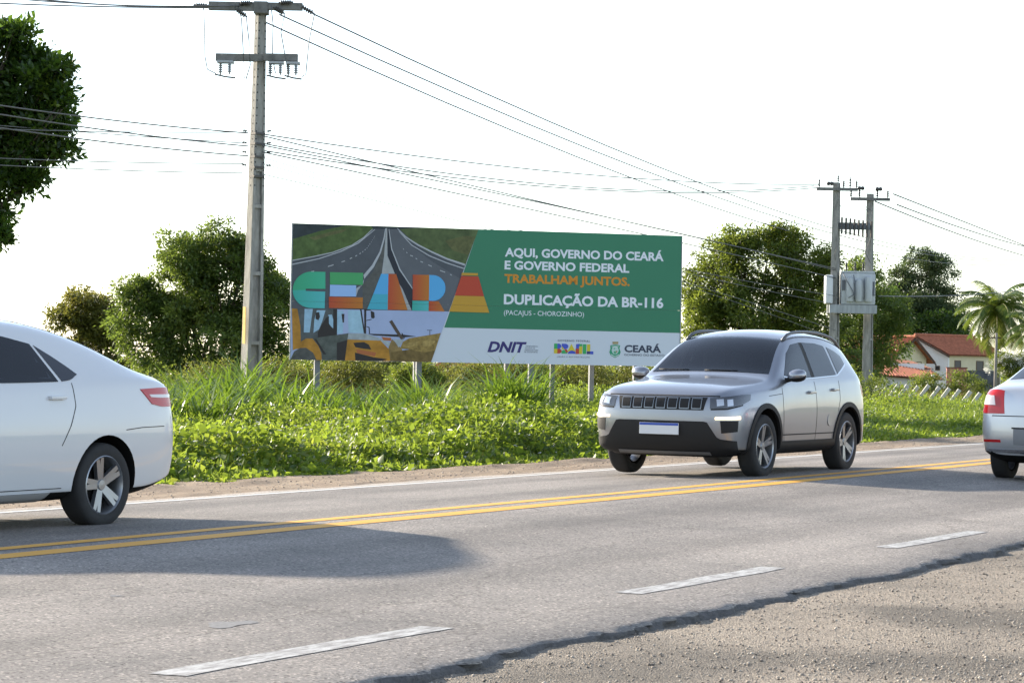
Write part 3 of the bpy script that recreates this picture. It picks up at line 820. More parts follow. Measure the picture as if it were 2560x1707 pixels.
for tx, a, b_, v in (('DEPARTAMENTO', 5.345, 5.63, 0.385), ('NACIONAL DE', 5.335, 5.565, 0.342), ('INFRAESTRUTURA', 5.325, 5.64, 0.299), ('DE TRANSPORTES', 5.315, 5.63, 0.256)):
    lettering(tx, a, b_, v, 0.028, 'greyink')
lettering('GOVERNO FEDERAL', 6.092, 6.858, 0.523, 0.043, 'greyink', 0.012, spacing=1.25)
lettering('UNIÃO E RECONSTRUÇÃO', 6.084, 6.855, 0.162, 0.034, 'greyink', spacing=1.3)
lettering('CEARÁ', 7.676, 8.556, 0.316, 0.160, 'greyink', 0.034)
lettering('GOVERNO DO ESTADO', 7.671, 8.635, 0.228, 0.050, 'greyink', 0.006)
flat(BRASIL, 'colour_block_logo', 0.004, step=0.00015)
flat(CREST, 'shield_crest', 0.004, step=0.00015)
# posts
POST = pmat('painted_steel_post', (0.15, 0.155, 0.165), 0.55, metal=0.2, noise=0.12, scale=4)
POSTD = pmat('dark_steel_post', (0.10, 0.10, 0.105), 0.6, noise=0.2)
for u, y, w, mat_ in ((0.62, 0.15, 0.06, POST), (2.92, 0.15, 0.06, POST), (5.52, 0.15, 0.06, POST), (8.0, 0.15, 0.06, POST), (6.02, 0.16, 0.05, POSTD), (5.25, 1.3, 0.055, POST), (7.28, 1.3, 0.055, POST), (3.1, 1.3, 0.055, POST)):
    mb = MB(); mb.box((u - w, y - w, -0.6), (u + w, y + w, BZ0 + (2.9 if y < 1 else 1.4)))
    mb.build('post', mat_, board, bevel=0.006)
for u in (3.05, 5.35, 7.4):
    mb = MB(); mb.tube([(u, 1.25, BZ0 + 0.1), (u, 0.12, BZ0 + 1.9)], 0.03, 6); mb.build('brace', BACK, board)
# ---------------------------------------------------------------- tall concrete pole
CONC = pmat('weathered_concrete', (0.25, 0.245, 0.225), 0.9, noise=0.38, scale=2.2, bump=0.35, bscale=40, stretch=(3, 3, 0.8))
CONCD = pmat('dark_weathered_concrete', (0.165, 0.16, 0.15), 0.9, noise=0.35, scale=5, bump=0.3)
HOLE = pmat('bolt_hole', (0.03, 0.03, 0.03), 0.9)
STEEL = pmat('galvanised_fitting', (0.32, 0.33, 0.34), 0.45, metal=0.7)
RUST = pmat('dark_steel_fitting', (0.09, 0.085, 0.08), 0.7, metal=0.3)
INSUL = pmat('grey_insulator', (0.25, 0.27, 0.30), 0.3, noise=0.1)
INSULD = pmat('dark_insulator', (0.045, 0.04, 0.04), 0.35)
WIRE = pmat('aluminium_wire', (0.11, 0.11, 0.11), 0.6, metal=0.2)
WIRETH = pmat('thin_cable', (0.14, 0.14, 0.14), 0.6)

def double_t_pole(root, h, w0, d0, w1, d1, ribs, holes, lean=0.0, flange=0.22):
    """Brazilian double-T pole: two flanges, recessed web with cross ribs. Local X = flange normal."""
    def at(z):
        k = z / h
        return w0 + (w1 - w0) * k, d0 + (d1 - d0) * k
    def prism(x0f, x1f, y0f, y1f, z0, z1, mb):
        vs = []
        for z in (z0, z1):
            w, d = at(z)
            vs += [(x0f * w, y0f * d, z), (x1f * w, y0f * d, z), (x1f * w, y1f * d, z), (x0f * w, y1f * d, z)]
        mb.add([(x + lean * z, y, z) for x, y, z in vs], [(0, 3, 2, 1), (4, 5, 6, 7), (0, 1, 5, 4), (1, 2, 6, 5), (2, 3, 7, 6), (3, 0, 4, 7)])
    for a, b_ in ((-0.5, -0.5 + flange), (0.5 - flange, 0.5)):
        mb = MB(); prism(a, b_, -0.5, 0.5, -1.2, h, mb); mb.build('flange', CONC, root, bevel=0.012)
    mb = MB(); prism(-0.5 + flange + 0.002, 0.5 - flange - 0.002, -0.18, 0.18, -1.2, h * 0.62, mb); prism(-0.5 + flange + 0.002, 0.5 - flange - 0.002, -0.42, 0.42, h * 0.62 + 0.002, h - 0.01, mb); mb.build('web', CONC, root)
    for z in ribs:
        mb = MB(); prism(-0.5 + flange + 0.004, 0.5 - flange - 0.004, -0.47, 0.47, z, z + 0.09, mb); mb.build('rib', CONC, root)
    mb = MB()
    for z in holes:
        w, d = at(z)
        for ys in (-1, 1):
            x = lean * z
            mb.lathe([(0.0, -0.5 * d * 1.012), (0.022, -0.5 * d * 1.012)] if ys < 0 else [(0.0, 0.5 * d * 1.012), (0.022, 0.5 * d * 1.012)], 8, axis='Y', c=(x - 0.38 * w, 0, z))
            mb.lathe([(0.0, -0.5 * d * 1.012), (0.022, -0.5 * d * 1.012)] if ys < 0 else [(0.0, 0.5 * d * 1.012), (0.022, 0.5 * d * 1.012)], 8, axis='Y', c=(x + 0.38 * w, 0, z))
        vs = [(-0.5 * w * 1.012 + lean * z, 0.024 * math.cos(t), z + 0.024 * math.sin(t)) for t in np.linspace(0, 6.28, 8, endpoint=False)]
        mb.add(vs, [tuple(range(8))])
    if holes: tag(mb.build('bolt_holes', HOLE, root), kind='stuff')

def insulator(root, p0, p1, sheds=4, r=0.06, mat_=None, name='insulator'):
    p0, p1 = Vector(p0), Vector(p1)
    L = (p1 - p0).length
    prof = []
    for k in range(sheds):
        z0 = L * (0.12 + 0.76 * k / sheds); dz = L * 0.76 / sheds
        prof += [(r * 0.45, z0), (r, z0 + dz * 0.35), (r * 0.95, z0 + dz * 0.5), (r * 0.45, z0 + dz * 0.75)]
    prof = [(0.0, 0.0), (r * 0.35, 0.0), (r * 0.35, L * 0.12)] + prof + [(r * 0.35, L * 0.88), (r * 0.35, L), (0.0, L)]
    mb = MB(); mb.lathe(prof, 10)
    q = (p1 - p0).to_track_quat('Z', 'Y').to_matrix().to_4x4()
    M = Matrix.Translation(p0) @ q
    mb.v = [tuple(M @ Vector(v)) for v in mb.v]
    return mb.build(name, mat_ or INSUL, root, smooth=True, auto=40)

VIEW_Z = R(-61.3)     # poles are turned so one flange faces up the road towards the town
tp = thing('utility_pole', (47.80, 33.46, -0.9), 'tall concrete utility pole with two crossarms and yellow strip, beside billboard', 'utility pole', VIEW_Z)
PH = 10.72
double_t_pole(tp, PH, 0.47, 0.36, 0.22, 0.18, (2.4, 4.1, 5.75), [6.3 + 0.19 * k for k in range(23)], lean=0.0085)
# turned about its own axis so the flange face and the recessed side both show
for ch in list(tp.children):
    ch.rotation_euler = (0, 0, R(38))
mb = MB()
for x0, x1 in ((-1.28, -0.62), (-0.62, 0.16), (0.16, 1.02)):
    mb.box((x0 + 0.002, -0.27, PH - 0.16 + 0.03 * (x0 > 0)), (x1, -0.12, PH + 0.05), M=Matrix.Translation((0.10, 0, 0)))
mb.build('crossarm', CONCD, tp, bevel=0.012)
mb = MB(); mb.box((-0.98, -0.29, PH - 1.40), (0.18, -0.15, PH - 1.22)); mb.box((0.182, -0.29, PH - 1.38), (1.03, -0.15, PH - 1.20)); mb.build('crossarm', CONCD, tp, bevel=0.012)
mb = MB(); mb.box((-0.07, -0.30, PH - 0.22), (0.27, 0.16, PH + 0.07)); mb.build('pole_cap', CONCD, tp, bevel=0.015)
# strain insulators along the top arm
for a, b_ in (((-1.18, -0.2, PH - 0.05), (-1.55, -0.2, PH - 0.04)), ((-0.42, -0.30, PH + 0.0), (-0.10, -0.36, PH + 0.02)), ((0.55, -0.30, PH + 0.04), (0.90, -0.36, PH + 0.05)), ((-0.50, -0.30, PH - 0.14), (-0.22, -0.36, PH - 0.33)), ((0.42, -0.30, PH - 0.08), (0.70, -0.40, PH - 0.24)), ((1.06, -0.22, PH - 0.02), (1.42, -0.30, PH - 0.22))):
    insulator(tp, a, b_, 5, 0.065, RUST)
for x in (-0.86, -0.62, 0.36, 0.62, 0.80, 1.0):
    yy = -0.36 if x in (-0.62, 0.62, 1.0) else -0.22
    insulator(tp, (x, yy, PH - 1.40), (x, yy, PH - 1.74), 5, 0.06)
for x0, x1 in ((-0.98, -0.48), (0.28, 0.75), (0.72, 1.14)):
    mb = MB(); mb.tube([(x0, -0.3, PH - 1.74), ((x0 + x1) / 2, -0.36, PH - 1.80), (x1, -0.3, PH - 1.82)], 0.022, 6); mb.build('switch_bar', RUST, tp)
    mb = MB(); mb.box((x0 + 0.05, -0.4, PH - 1.46), (x1 - 0.05, -0.12, PH - 1.405)); mb.build('bracket', STEEL, tp)
# jumpers hanging from the top arm to the switches
for pts in ([(-1.30, -0.25, PH - 0.05), (-1.26, -0.25, PH - 0.7), (-1.24, -0.26, PH - 1.30), (-1.17, -0.28, PH - 1.62), (-0.96, -0.3, PH - 1.72)],
            [(-0.45, -0.3, PH - 0.05), (-0.35, -0.36, PH - 0.4), (-0.30, -0.36, PH - 1.1), (-0.26, -0.34, PH - 1.84), (-0.45, -0.32, PH - 1.82)],
            [(-0.24, -0.36, PH - 0.33), (-0.16, -0.36, PH - 0.9), (-0.12, -0.34, PH - 1.5), (-0.22, -0.34, PH - 1.86)],
            [(0.36, -0.36, PH + 0.0), (0.42, -0.36, PH - 0.5), (0.42, -0.36, PH - 1.3), (0.50, -0.34, PH - 1.7)],
            [(0.70, -0.40, PH - 0.26), (0.62, -0.40, PH - 0.7), (0.72, -0.40, PH - 1.2), (0.82, -0.36, PH - 1.7), (0.78, -0.34, PH - 1.86)],
            [(1.42, -0.30, PH - 0.22), (1.30, -0.32, PH - 0.9), (1.24, -0.32, PH - 1.7), (1.14, -0.3, PH - 1.76)]):
    mb = MB(); mb.tube(pts, 0.014, 5); mb.build('jumper_wire', WIRE, tp, smooth=True)
# yellow marking strip, steel bands, small spool insulators and clamps
mb = MB(); mb.box((-0.285, -0.05, 2.42), (-0.272, 0.08, 3.32)); o = mb.build('marking_strip', pmat('faded_yellow_strip', (0.55, 0.36, 0.07), 0.7, noise=0.2), tp); o.rotation_euler = (0, 0, R(38)); o.location = (0.067, -0.035, 0)
for z in (7.55, 7.30, 6.98, 6.72, 6.5):
    mb = MB(); w = 0.30 - 0.012 * (z - 6.5); mb.box((-w / 2, -w * 0.40, z), (w / 2, w * 0.40, z + 0.05)); o = mb.build('steel_band', RUST, tp); o.rotation_euler = (0, 0, R(38)); o.location = (0.0085 * z, 0, 0)
for z in (7.62, 7.33, 7.1, 6.78):
    for sx in (-1, 1):
        insulator(tp, (0.06 + sx * 0.24, -0.18, z), (0.06 + sx * 0.36, -0.2, z + 0.02), 2, 0.035, RUST)

# ---------------------------------------------------------------- transformer station: two poles, one platform
ts = thing('transformer_station', (87.0, 32.5, -1.9), 'transformer platform carried by two concrete poles, with fuse rack and grey tank', 'transformer', VIEW_Z)
def tpole(x, y, h, rz):
    sub = thing('pole', (x, y, 0), None, None, rz, parent=ts)
    double_t_pole(sub, h, 0.42, 0.36, 0.24, 0.22, (2.3, 4.2, 5.8), [])
    return sub
TSH1, TSH2 = 10.3, 9.95
tpole(-0.75, 0.0, TSH1, R(62)); tpole(0.70, 0.9, TSH2, R(62))
# crossarms
for x0, x1, yy, z in ((-1.55, 0.05, -0.16, TSH1 - 0.33), (-0.10, 1.45, 0.74, TSH2 - 0.28)):
    mb = MB(); mb.box((x0, yy - 0.06, z), (x1, yy + 0.06, z + 0.12)); mb.build('crossarm', CONCD, ts, bevel=0.01)
for x, yy, z0, h_ in ((-1.45, -0.16, TSH1 - 0.21, 0.34), (-0.72, -0.16, TSH1 - 0.0, 0.28), (-0.25, -0.16, TSH1 - 0.21, 0.42)):
    insulator(ts, (x, yy, z0), (x, yy, z0 + h_), 3, 0.05, INSULD)
for x, yy, z0, h_ in ((-0.50, -0.16, TSH1 - 0.21, 0.30), (0.0, -0.16, TSH1 - 0.21, 0.30), (-0.08, 0.74, TSH2 - 0.16, 0.30), (0.25, 0.74, TSH2 - 0.16, 0.36), (0.95, 0.74, TSH2 - 0.16, 0.36), (1.36, 0.74, TSH2 - 0.16, 0.32)):
    insulator(ts, (x, yy, z0), (x, yy, z0 + h_), 3, 0.055, INSULD)
for x, yy, z in ((-1.03, -0.2, TSH1 - 0.06), (0.30, 0.70, TSH2 + 0.20), (1.0, 0.70, TSH2 + 0.18)):
    mb = MB(); mb.lathe([(0, -0.14), (0.06, -0.13), (0.085, -0.04), (0.05, 0), (0.085, 0.04), (0.06, 0.13), (0, 0.14)], 10, axis='Y'); mb.v = [(x + v[1], yy + v[0], z + v[2]) for v in mb.v]
    mb.build('strain_insulator', INSULD, ts, smooth=True)
# fuse rack
mb = MB(); mb.box((-0.62, -0.06, TSH1 - 1.82), (0.66, 0.06, TSH1 - 1.55)); mb.build('rack_beam', pmat('grey_beam', (0.20, 0.22, 0.24), 0.7, noise=0.2), ts)
for k in range(8):
    x = -0.55 + 1.15 * k / 7
    mb = MB(); mb.tube([(x, -0.16, TSH1 - 2.0 - 0.02 * k), (x, -0.2, TSH1 - 1.36 - 0.02 * k)], 0.04, 6); mb.build('fuse_cutout', INSULD if k % 2 else RUST, ts)
    mb = MB(); mb.tube([(x, -0.18, TSH1 - 1.4), (x + 0.02, -0.2, TSH1 - 1.1), (x - 0.12 - 0.05 * k, -0.2, TSH1 - 0.8), (x - 0.15, -0.18, TSH1 - 0.35)], 0.011, 5); mb.build('riser_wire', WIRE, ts, smooth=True)
    mb = MB(); mb.tube([(x, -0.18, TSH1 - 2.0), (x - 0.08, -0.2, TSH1 - 2.3), (x - 0.28, -0.2, TSH1 - 2.8), (x - 0.2, -0.15, TSH1 - 3.05)], 0.008, 5); mb.build('drop_wire', WIRE, ts, smooth=True)
mb = MB(); mb.tube([(-0.2, -0.1, TSH1 - 3.1), (0.05, -0.15, TSH1 - 2.6), (0.35, -0.15, TSH1 - 2.65), (0.6, -0.1, TSH1 - 3.1)], 0.014, 5); mb.build('cable_loop', WIRE, ts, smooth=True)
# tank
TANK = pmat('transformer_grey_paint', (0.42, 0.445, 0.46), 0.5, noise=0.14, scale=3, stretch=(2, 2, 0.5))
TANKD = pmat('transformer_fittings', (0.10, 0.11, 0.13), 0.6)
zt = TSH1 - 4.74
mb = MB(); mb.box((-0.55, -0.32, zt), (0.78, 0.42, zt + 1.22)); mb.build('tank', TANK, ts, bevel=0.06, smooth=True, auto=35)
mb = MB(); mb.box((-0.52, -0.30, zt + 1.222), (0.75, 0.40, zt + 1.30)); mb.build('tank_lid', TANK, ts, bevel=0.02)
for x, h_ in ((-0.22, 1.0), (0.13, 0.92), (0.50, 1.04)):
    mb = MB(); mb.lathe([(0.0, zt + 0.10), (0.13, zt + 0.11), (0.155, zt + 0.18), (0.155, zt + h_ - 0.06), (0.13, zt + h_ + 0.03), (0.05, zt + h_ + 0.07), (0.0, zt + h_ + 0.08)], 18, c=(x, -0.36, 0)); mb.build('radiator', TANK, ts, smooth=True, auto=40)
for x0, x1, z0, z1 in ((-0.52, -0.40, 0.55, 0.95), (0.66, 0.74, 0.35, 0.9)):
    mb = MB(); mb.box((x0, -0.36, zt + z0), (x1, -0.322, zt + z1)); mb.build('terminal_box', TANKD, ts, bevel=0.01)
for pts in ([(-0.5, -0.40, zt + 1.2), (-0.36, -0.52, zt + 0.9), (-0.12, -0.54, zt + 0.5), (-0.04, -0.50, zt + 0.2)], [(-0.1, -0.45, zt + 1.15), (-0.04, -0.54, zt + 0.8), (-0.05, -0.54, zt + 0.4), (-0.3, -0.54, zt + 0.25)], [(0.30, -0.50, zt + 1.0), (0.33, -0.54, zt + 0.6), (0.31, -0.52, zt + 0.2)]):
    mb = MB(); mb.tube(pts, 0.016, 6); mb.build('hose_wire', TANKD, ts, smooth=True)
mb = MB(); mb.box((-1.15, -0.30, zt + 0.02), (-0.86, 0.25, zt + 1.14)); mb.build('meter_cabinet', pmat('white_cabinet', (0.62, 0.64, 0.66), 0.45, noise=0.06), ts, bevel=0.06, smooth=True, auto=35)
for x in (-0.32, 0.02, 0.34):
    insulator(ts, (x, 0.02, zt + 1.30), (x, 0.02, zt + 1.66), 4, 0.055, INSULD, 'bushing')
mb = MB(); mb.box((-1.0, -0.36, zt - 0.34), (0.84, -0.22, zt - 0.01)); mb.box((-1.0, 0.30, zt - 0.34), (0.84, 0.44, zt - 0.01)); mb.build('platform_beam', pmat('grey_steel_beam', (0.30, 0.32, 0.33), 0.6, noise=0.25, scale=4, stretch=(3, 3, 0.4)), ts, bevel=0.01)

# ---------------------------------------------------------------- overhead wires
def wire(A, B_, sag, rad, label, group, mat_=WIRE):
    A, B_ = Vector(A), Vector(B_)
    n = 24
    pts = []
    for k in range(n + 1):
        t = k / n
        p = A.lerp(B_, t); p.z -= 4 * sag * t * (1 - t)
        pts.append(p)
    mb = MB(); mb.tube(pts, rad * 1.4, 5)
    o = mb.build('overhead_wire', mat_, smooth=True)
    tag(o, label, 'wire', group)
G_HI, G_MID, G_LO, G_THIN, G_LEFT, G_LTH, G_TOP, G_FAR = ('wires from the tall pole past the transformer', 'wires between tall pole and transformer crossarm', 'cables dropping behind the billboard', 'thin phone cables', 'wires leaving the tall pole away from the billboard', 'thin wires leaving the tall pole', 'wires on the top arm', 'wires beyond the transformer')
L_HI = 'heavy wire from tall pole top arm, sloping down across sky past transformer poles'
L_MID = 'wire sagging from tall pole to transformer crossarm above the billboard'
L_LO = 'cable from tall pole sloping down behind the billboard to the transformer poles'
L_THIN = 'thin cable from tall pole dipping behind the billboard top edge'
L_LEFT = 'wire from middle of tall pole rising in front of the dark overhanging tree'
L_LTH = 'thin near-level wire from tall pole toward the dark overhanging tree'
L_TOP = 'wire leaving the tall pole top arm on the side away from the billboard'
L_FAR = 'wire running from the transformer crossarm over the tiled roofs'
wire((47.95, 31.94, 9.56), (187.51, 53.16, 10.44), 2.15, 0.015, L_HI, G_HI, WIRE)
wire((48.06, 32.99, 9.61), (189.48, 53.72, 10.47), 2.25, 0.015, L_HI, G_HI, WIRE)
wire((48.37, 33.67, 9.52), (191.45, 54.28, 10.49), 2.55, 0.015, L_HI, G_HI, WIRE)
wire((47.88, 33.32, 6.67), (86.4, 33.77, 8.32), 0.35, 0.012, L_MID, G_MID, WIRE)
wire((47.89, 33.31, 6.44), (86.29, 33.97, 8.26), 0.6, 0.012, L_MID, G_MID, WIRE)
wire((47.89, 33.31, 6.27), (86.39, 33.78, 8.2), 0.55, 0.012, L_MID, G_MID, WIRE)
wire((47.72, 33.2, 6.61), (86.77, 33.09, 5.04), 0.05, 0.012, L_LO, G_LO, WIRE)
wire((47.72, 33.2, 6.38), (86.77, 33.09, 4.97), -0.1, 0.012, L_LO, G_LO, WIRE)
wire((47.72, 33.19, 6.21), (86.77, 33.09, 4.67), -0.05, 0.012, L_LO, G_LO, WIRE)
wire((47.72, 33.19, 6.08), (86.78, 33.08, 3.99), 0.35, 0.007, L_THIN, G_THIN, WIRETH)
wire((47.73, 33.19, 5.93), (86.78, 33.07, 3.65), 0.2, 0.007, L_THIN, G_THIN, WIRETH)
wire((47.73, 33.18, 5.67), (86.79, 33.06, 2.63), -0.25, 0.008, L_THIN, G_THIN, WIRETH)
wire((47.73, 33.18, 5.57), (86.79, 33.05, 2.3), -0.4, 0.006, L_THIN, G_THIN, WIRETH)
wire((47.55, 33.5, 6.67), (27.87, 33.72, 6.66), 0.25, 0.012, L_LEFT, G_LEFT, WIRE)
wire((47.56, 33.5, 6.35), (27.87, 33.72, 6.63), 0.25, 0.012, L_LEFT, G_LEFT, WIRE)
wire((47.56, 33.49, 6.11), (27.87, 33.71, 6.29), 0.25, 0.012, L_LEFT, G_LEFT, WIRE)
wire((47.53, 33.54, 6.69), (36.4, 41.04, 6.36), 0.15, 0.009, L_LTH, G_LTH, WIRETH)
wire((47.51, 33.59, 6.42), (34.31, 47.29, 7.4), 0.15, 0.009, L_LTH, G_LTH, WIRETH)
wire((47.5, 33.6, 5.92), (36.46, 40.94, 5.79), 0.15, 0.009, L_LTH, G_LTH, WIRETH)
wire((47.5, 33.6, 5.69), (36.46, 40.94, 5.71), 0.15, 0.009, L_LTH, G_LTH, WIRETH)
wire((47.28, 34.42, 9.75), (28.21, 35.94, 7.92), 0.2, 0.012, L_TOP, G_TOP, WIRE)
wire((47.64, 33.76, 9.83), (37.3, 36.0, 8.99), 0.2, 0.012, L_TOP, G_TOP, WIRE)
wire((47.84, 33.39, 9.86), (41.31, 36.99, 9.48), 0.2, 0.012, L_TOP, G_TOP, WIRE)
wire((87.78, 31.25, 8.0), (148.03, 41.97, 8.49), 0.0, 0.020, L_FAR, G_FAR, WIRE)
wire((87.44, 31.87, 7.7), (148.03, 41.96, 8.08), 0.2, 0.020, L_FAR, G_FAR, WIRE)
wire((87.85, 31.12, 7.59), (148.03, 41.97, 8.77), 0.2, 0.020, L_FAR, G_FAR, WIRE)
wire((87.53, 31.69, 4.02), (123.37, 34.95, 5.78), 0.2, 0.015, 'pale service cable from transformer platform to palm side house', None, WIRETH)
# ---------------------------------------------------------------- cars
RUBBER = pmat('tyre_rubber', (0.022, 0.022, 0.023), 0.85, noise=0.2)
RIM = pmat('alloy_rim', (0.30, 0.31, 0.33), 0.35, metal=0.8)
RIMD = pmat('dark_alloy_rim', (0.10, 0.10, 0.11), 0.4, metal=0.7)
BLACKP = pmat('black_plastic', (0.013, 0.013, 0.014), 0.6, spec=0.3)
UNDER = pmat('underbody', (0.012, 0.012, 0.012), 0.9, spec=0.1)
CHROME = pmat('chrome', (0.62, 0.63, 0.65), 0.12, metal=1.0)
TGLASS = pmat('tinted_glass', (0.008, 0.010, 0.016), 0.03, spec=0.8)
WGLASS = pmat('windscreen_glass', (0.010, 0.011, 0.013), 0.03, spec=0.32)
SEAT = pmat('seat_fabric', (0.055, 0.055, 0.06), 0.9, noise=0.15, scale=20)
def pane_mat(name, tint):
    m, nt, b, out = node_mat(name)
    tr = nt.nodes.new('ShaderNodeBsdfTransparent'); tr.inputs['Color'].default_value = (*tint, 1)
    gl = nt.nodes.new('ShaderNodeBsdfGlossy'); gl.inputs['Roughness'].default_value = 0.02; gl.inputs['Color'].default_value = (0.95, 0.97, 1, 1)
    fr = nt.nodes.new('ShaderNodeFresnel'); fr.inputs['IOR'].default_value = 1.52
    ms = nt.nodes.new('ShaderNodeMixShader'); nt.links.new(fr.outputs[0], ms.inputs[0]); nt.links.new(tr.outputs[0], ms.inputs[1]); nt.links.new(gl.outputs[0], ms.inputs[2])
    nt.links.new(ms.outputs[0], out.inputs['Surface'])
    return m
PANE = pane_mat('clear_windscreen', (0.62, 0.66, 0.66))
PANE_T = pane_mat('tinted_pane', (0.22, 0.24, 0.27))
LAMPGLASS = pmat('headlamp_glass', (0.07, 0.075, 0.085), 0.06, metal=0.3, coat=1.0)
LAMPLIT = pmat('headlamp_lens', (0.55, 0.57, 0.60), 0.1, metal=0.7, coat=1.0)
DRL = pmat('lit_amber_lamp', (0.9, 0.6, 0.35), 0.4, emit=(1.0, 0.72, 0.42), estr=1.6)
TAILRED = pmat('tail_lamp_red', (0.42, 0.008, 0.012), 0.15, coat=0.25)
TAILCLEAR = pmat('tail_lamp_clear', (0.62, 0.56, 0.56), 0.12, coat=1.0)
PLATEW = pmat('plate_white', (0.62, 0.63, 0.65), 0.5)
PLATEB = pmat('plate_blue', (0.025, 0.07, 0.36), 0.5)
SEAM = pmat('panel_gap', (0.015, 0.015, 0.017), 0.9)
def car_paint(name, col, metal, rough=0.32):
    m, nt, b, out = node_mat(name)
    b.inputs['Base Color'].default_value = (*col, 1); b.inputs['Metallic'].default_value = metal
    b.inputs['Roughness'].default_value = rough; b.inputs['Coat Weight'].default_value = 1.0; b.inputs['Coat Roughness'].default_value = 0.04
    tc = nt.nodes.new('ShaderNodeTexCoord'); n = nt.nodes.new('ShaderNodeTexNoise'); n.inputs['Scale'].default_value = 3.0; n.inputs['Detail'].default_value = 6
    nt.links.new(tc.outputs['Object'], n.inputs['Vector'])
    mr = nt.nodes.new('ShaderNodeMapRange'); mr.inputs['To Min'].default_value = rough - 0.06; mr.inputs['To Max'].default_value = rough + 0.10
    nt.links.new(n.outputs['Fac'], mr.inputs['Value']); nt.links.new(mr.outputs[0], b.inputs['Roughness'])
    return m
SILVER = car_paint('silver_paint', (0.29, 0.30, 0.33), 0.8)
SILVER2 = car_paint('light_silver_paint', (0.56, 0.57, 0.59), 0.65)
WHITEP = car_paint('white_paint', (0.57, 0.58, 0.60), 0.0, 0.3)

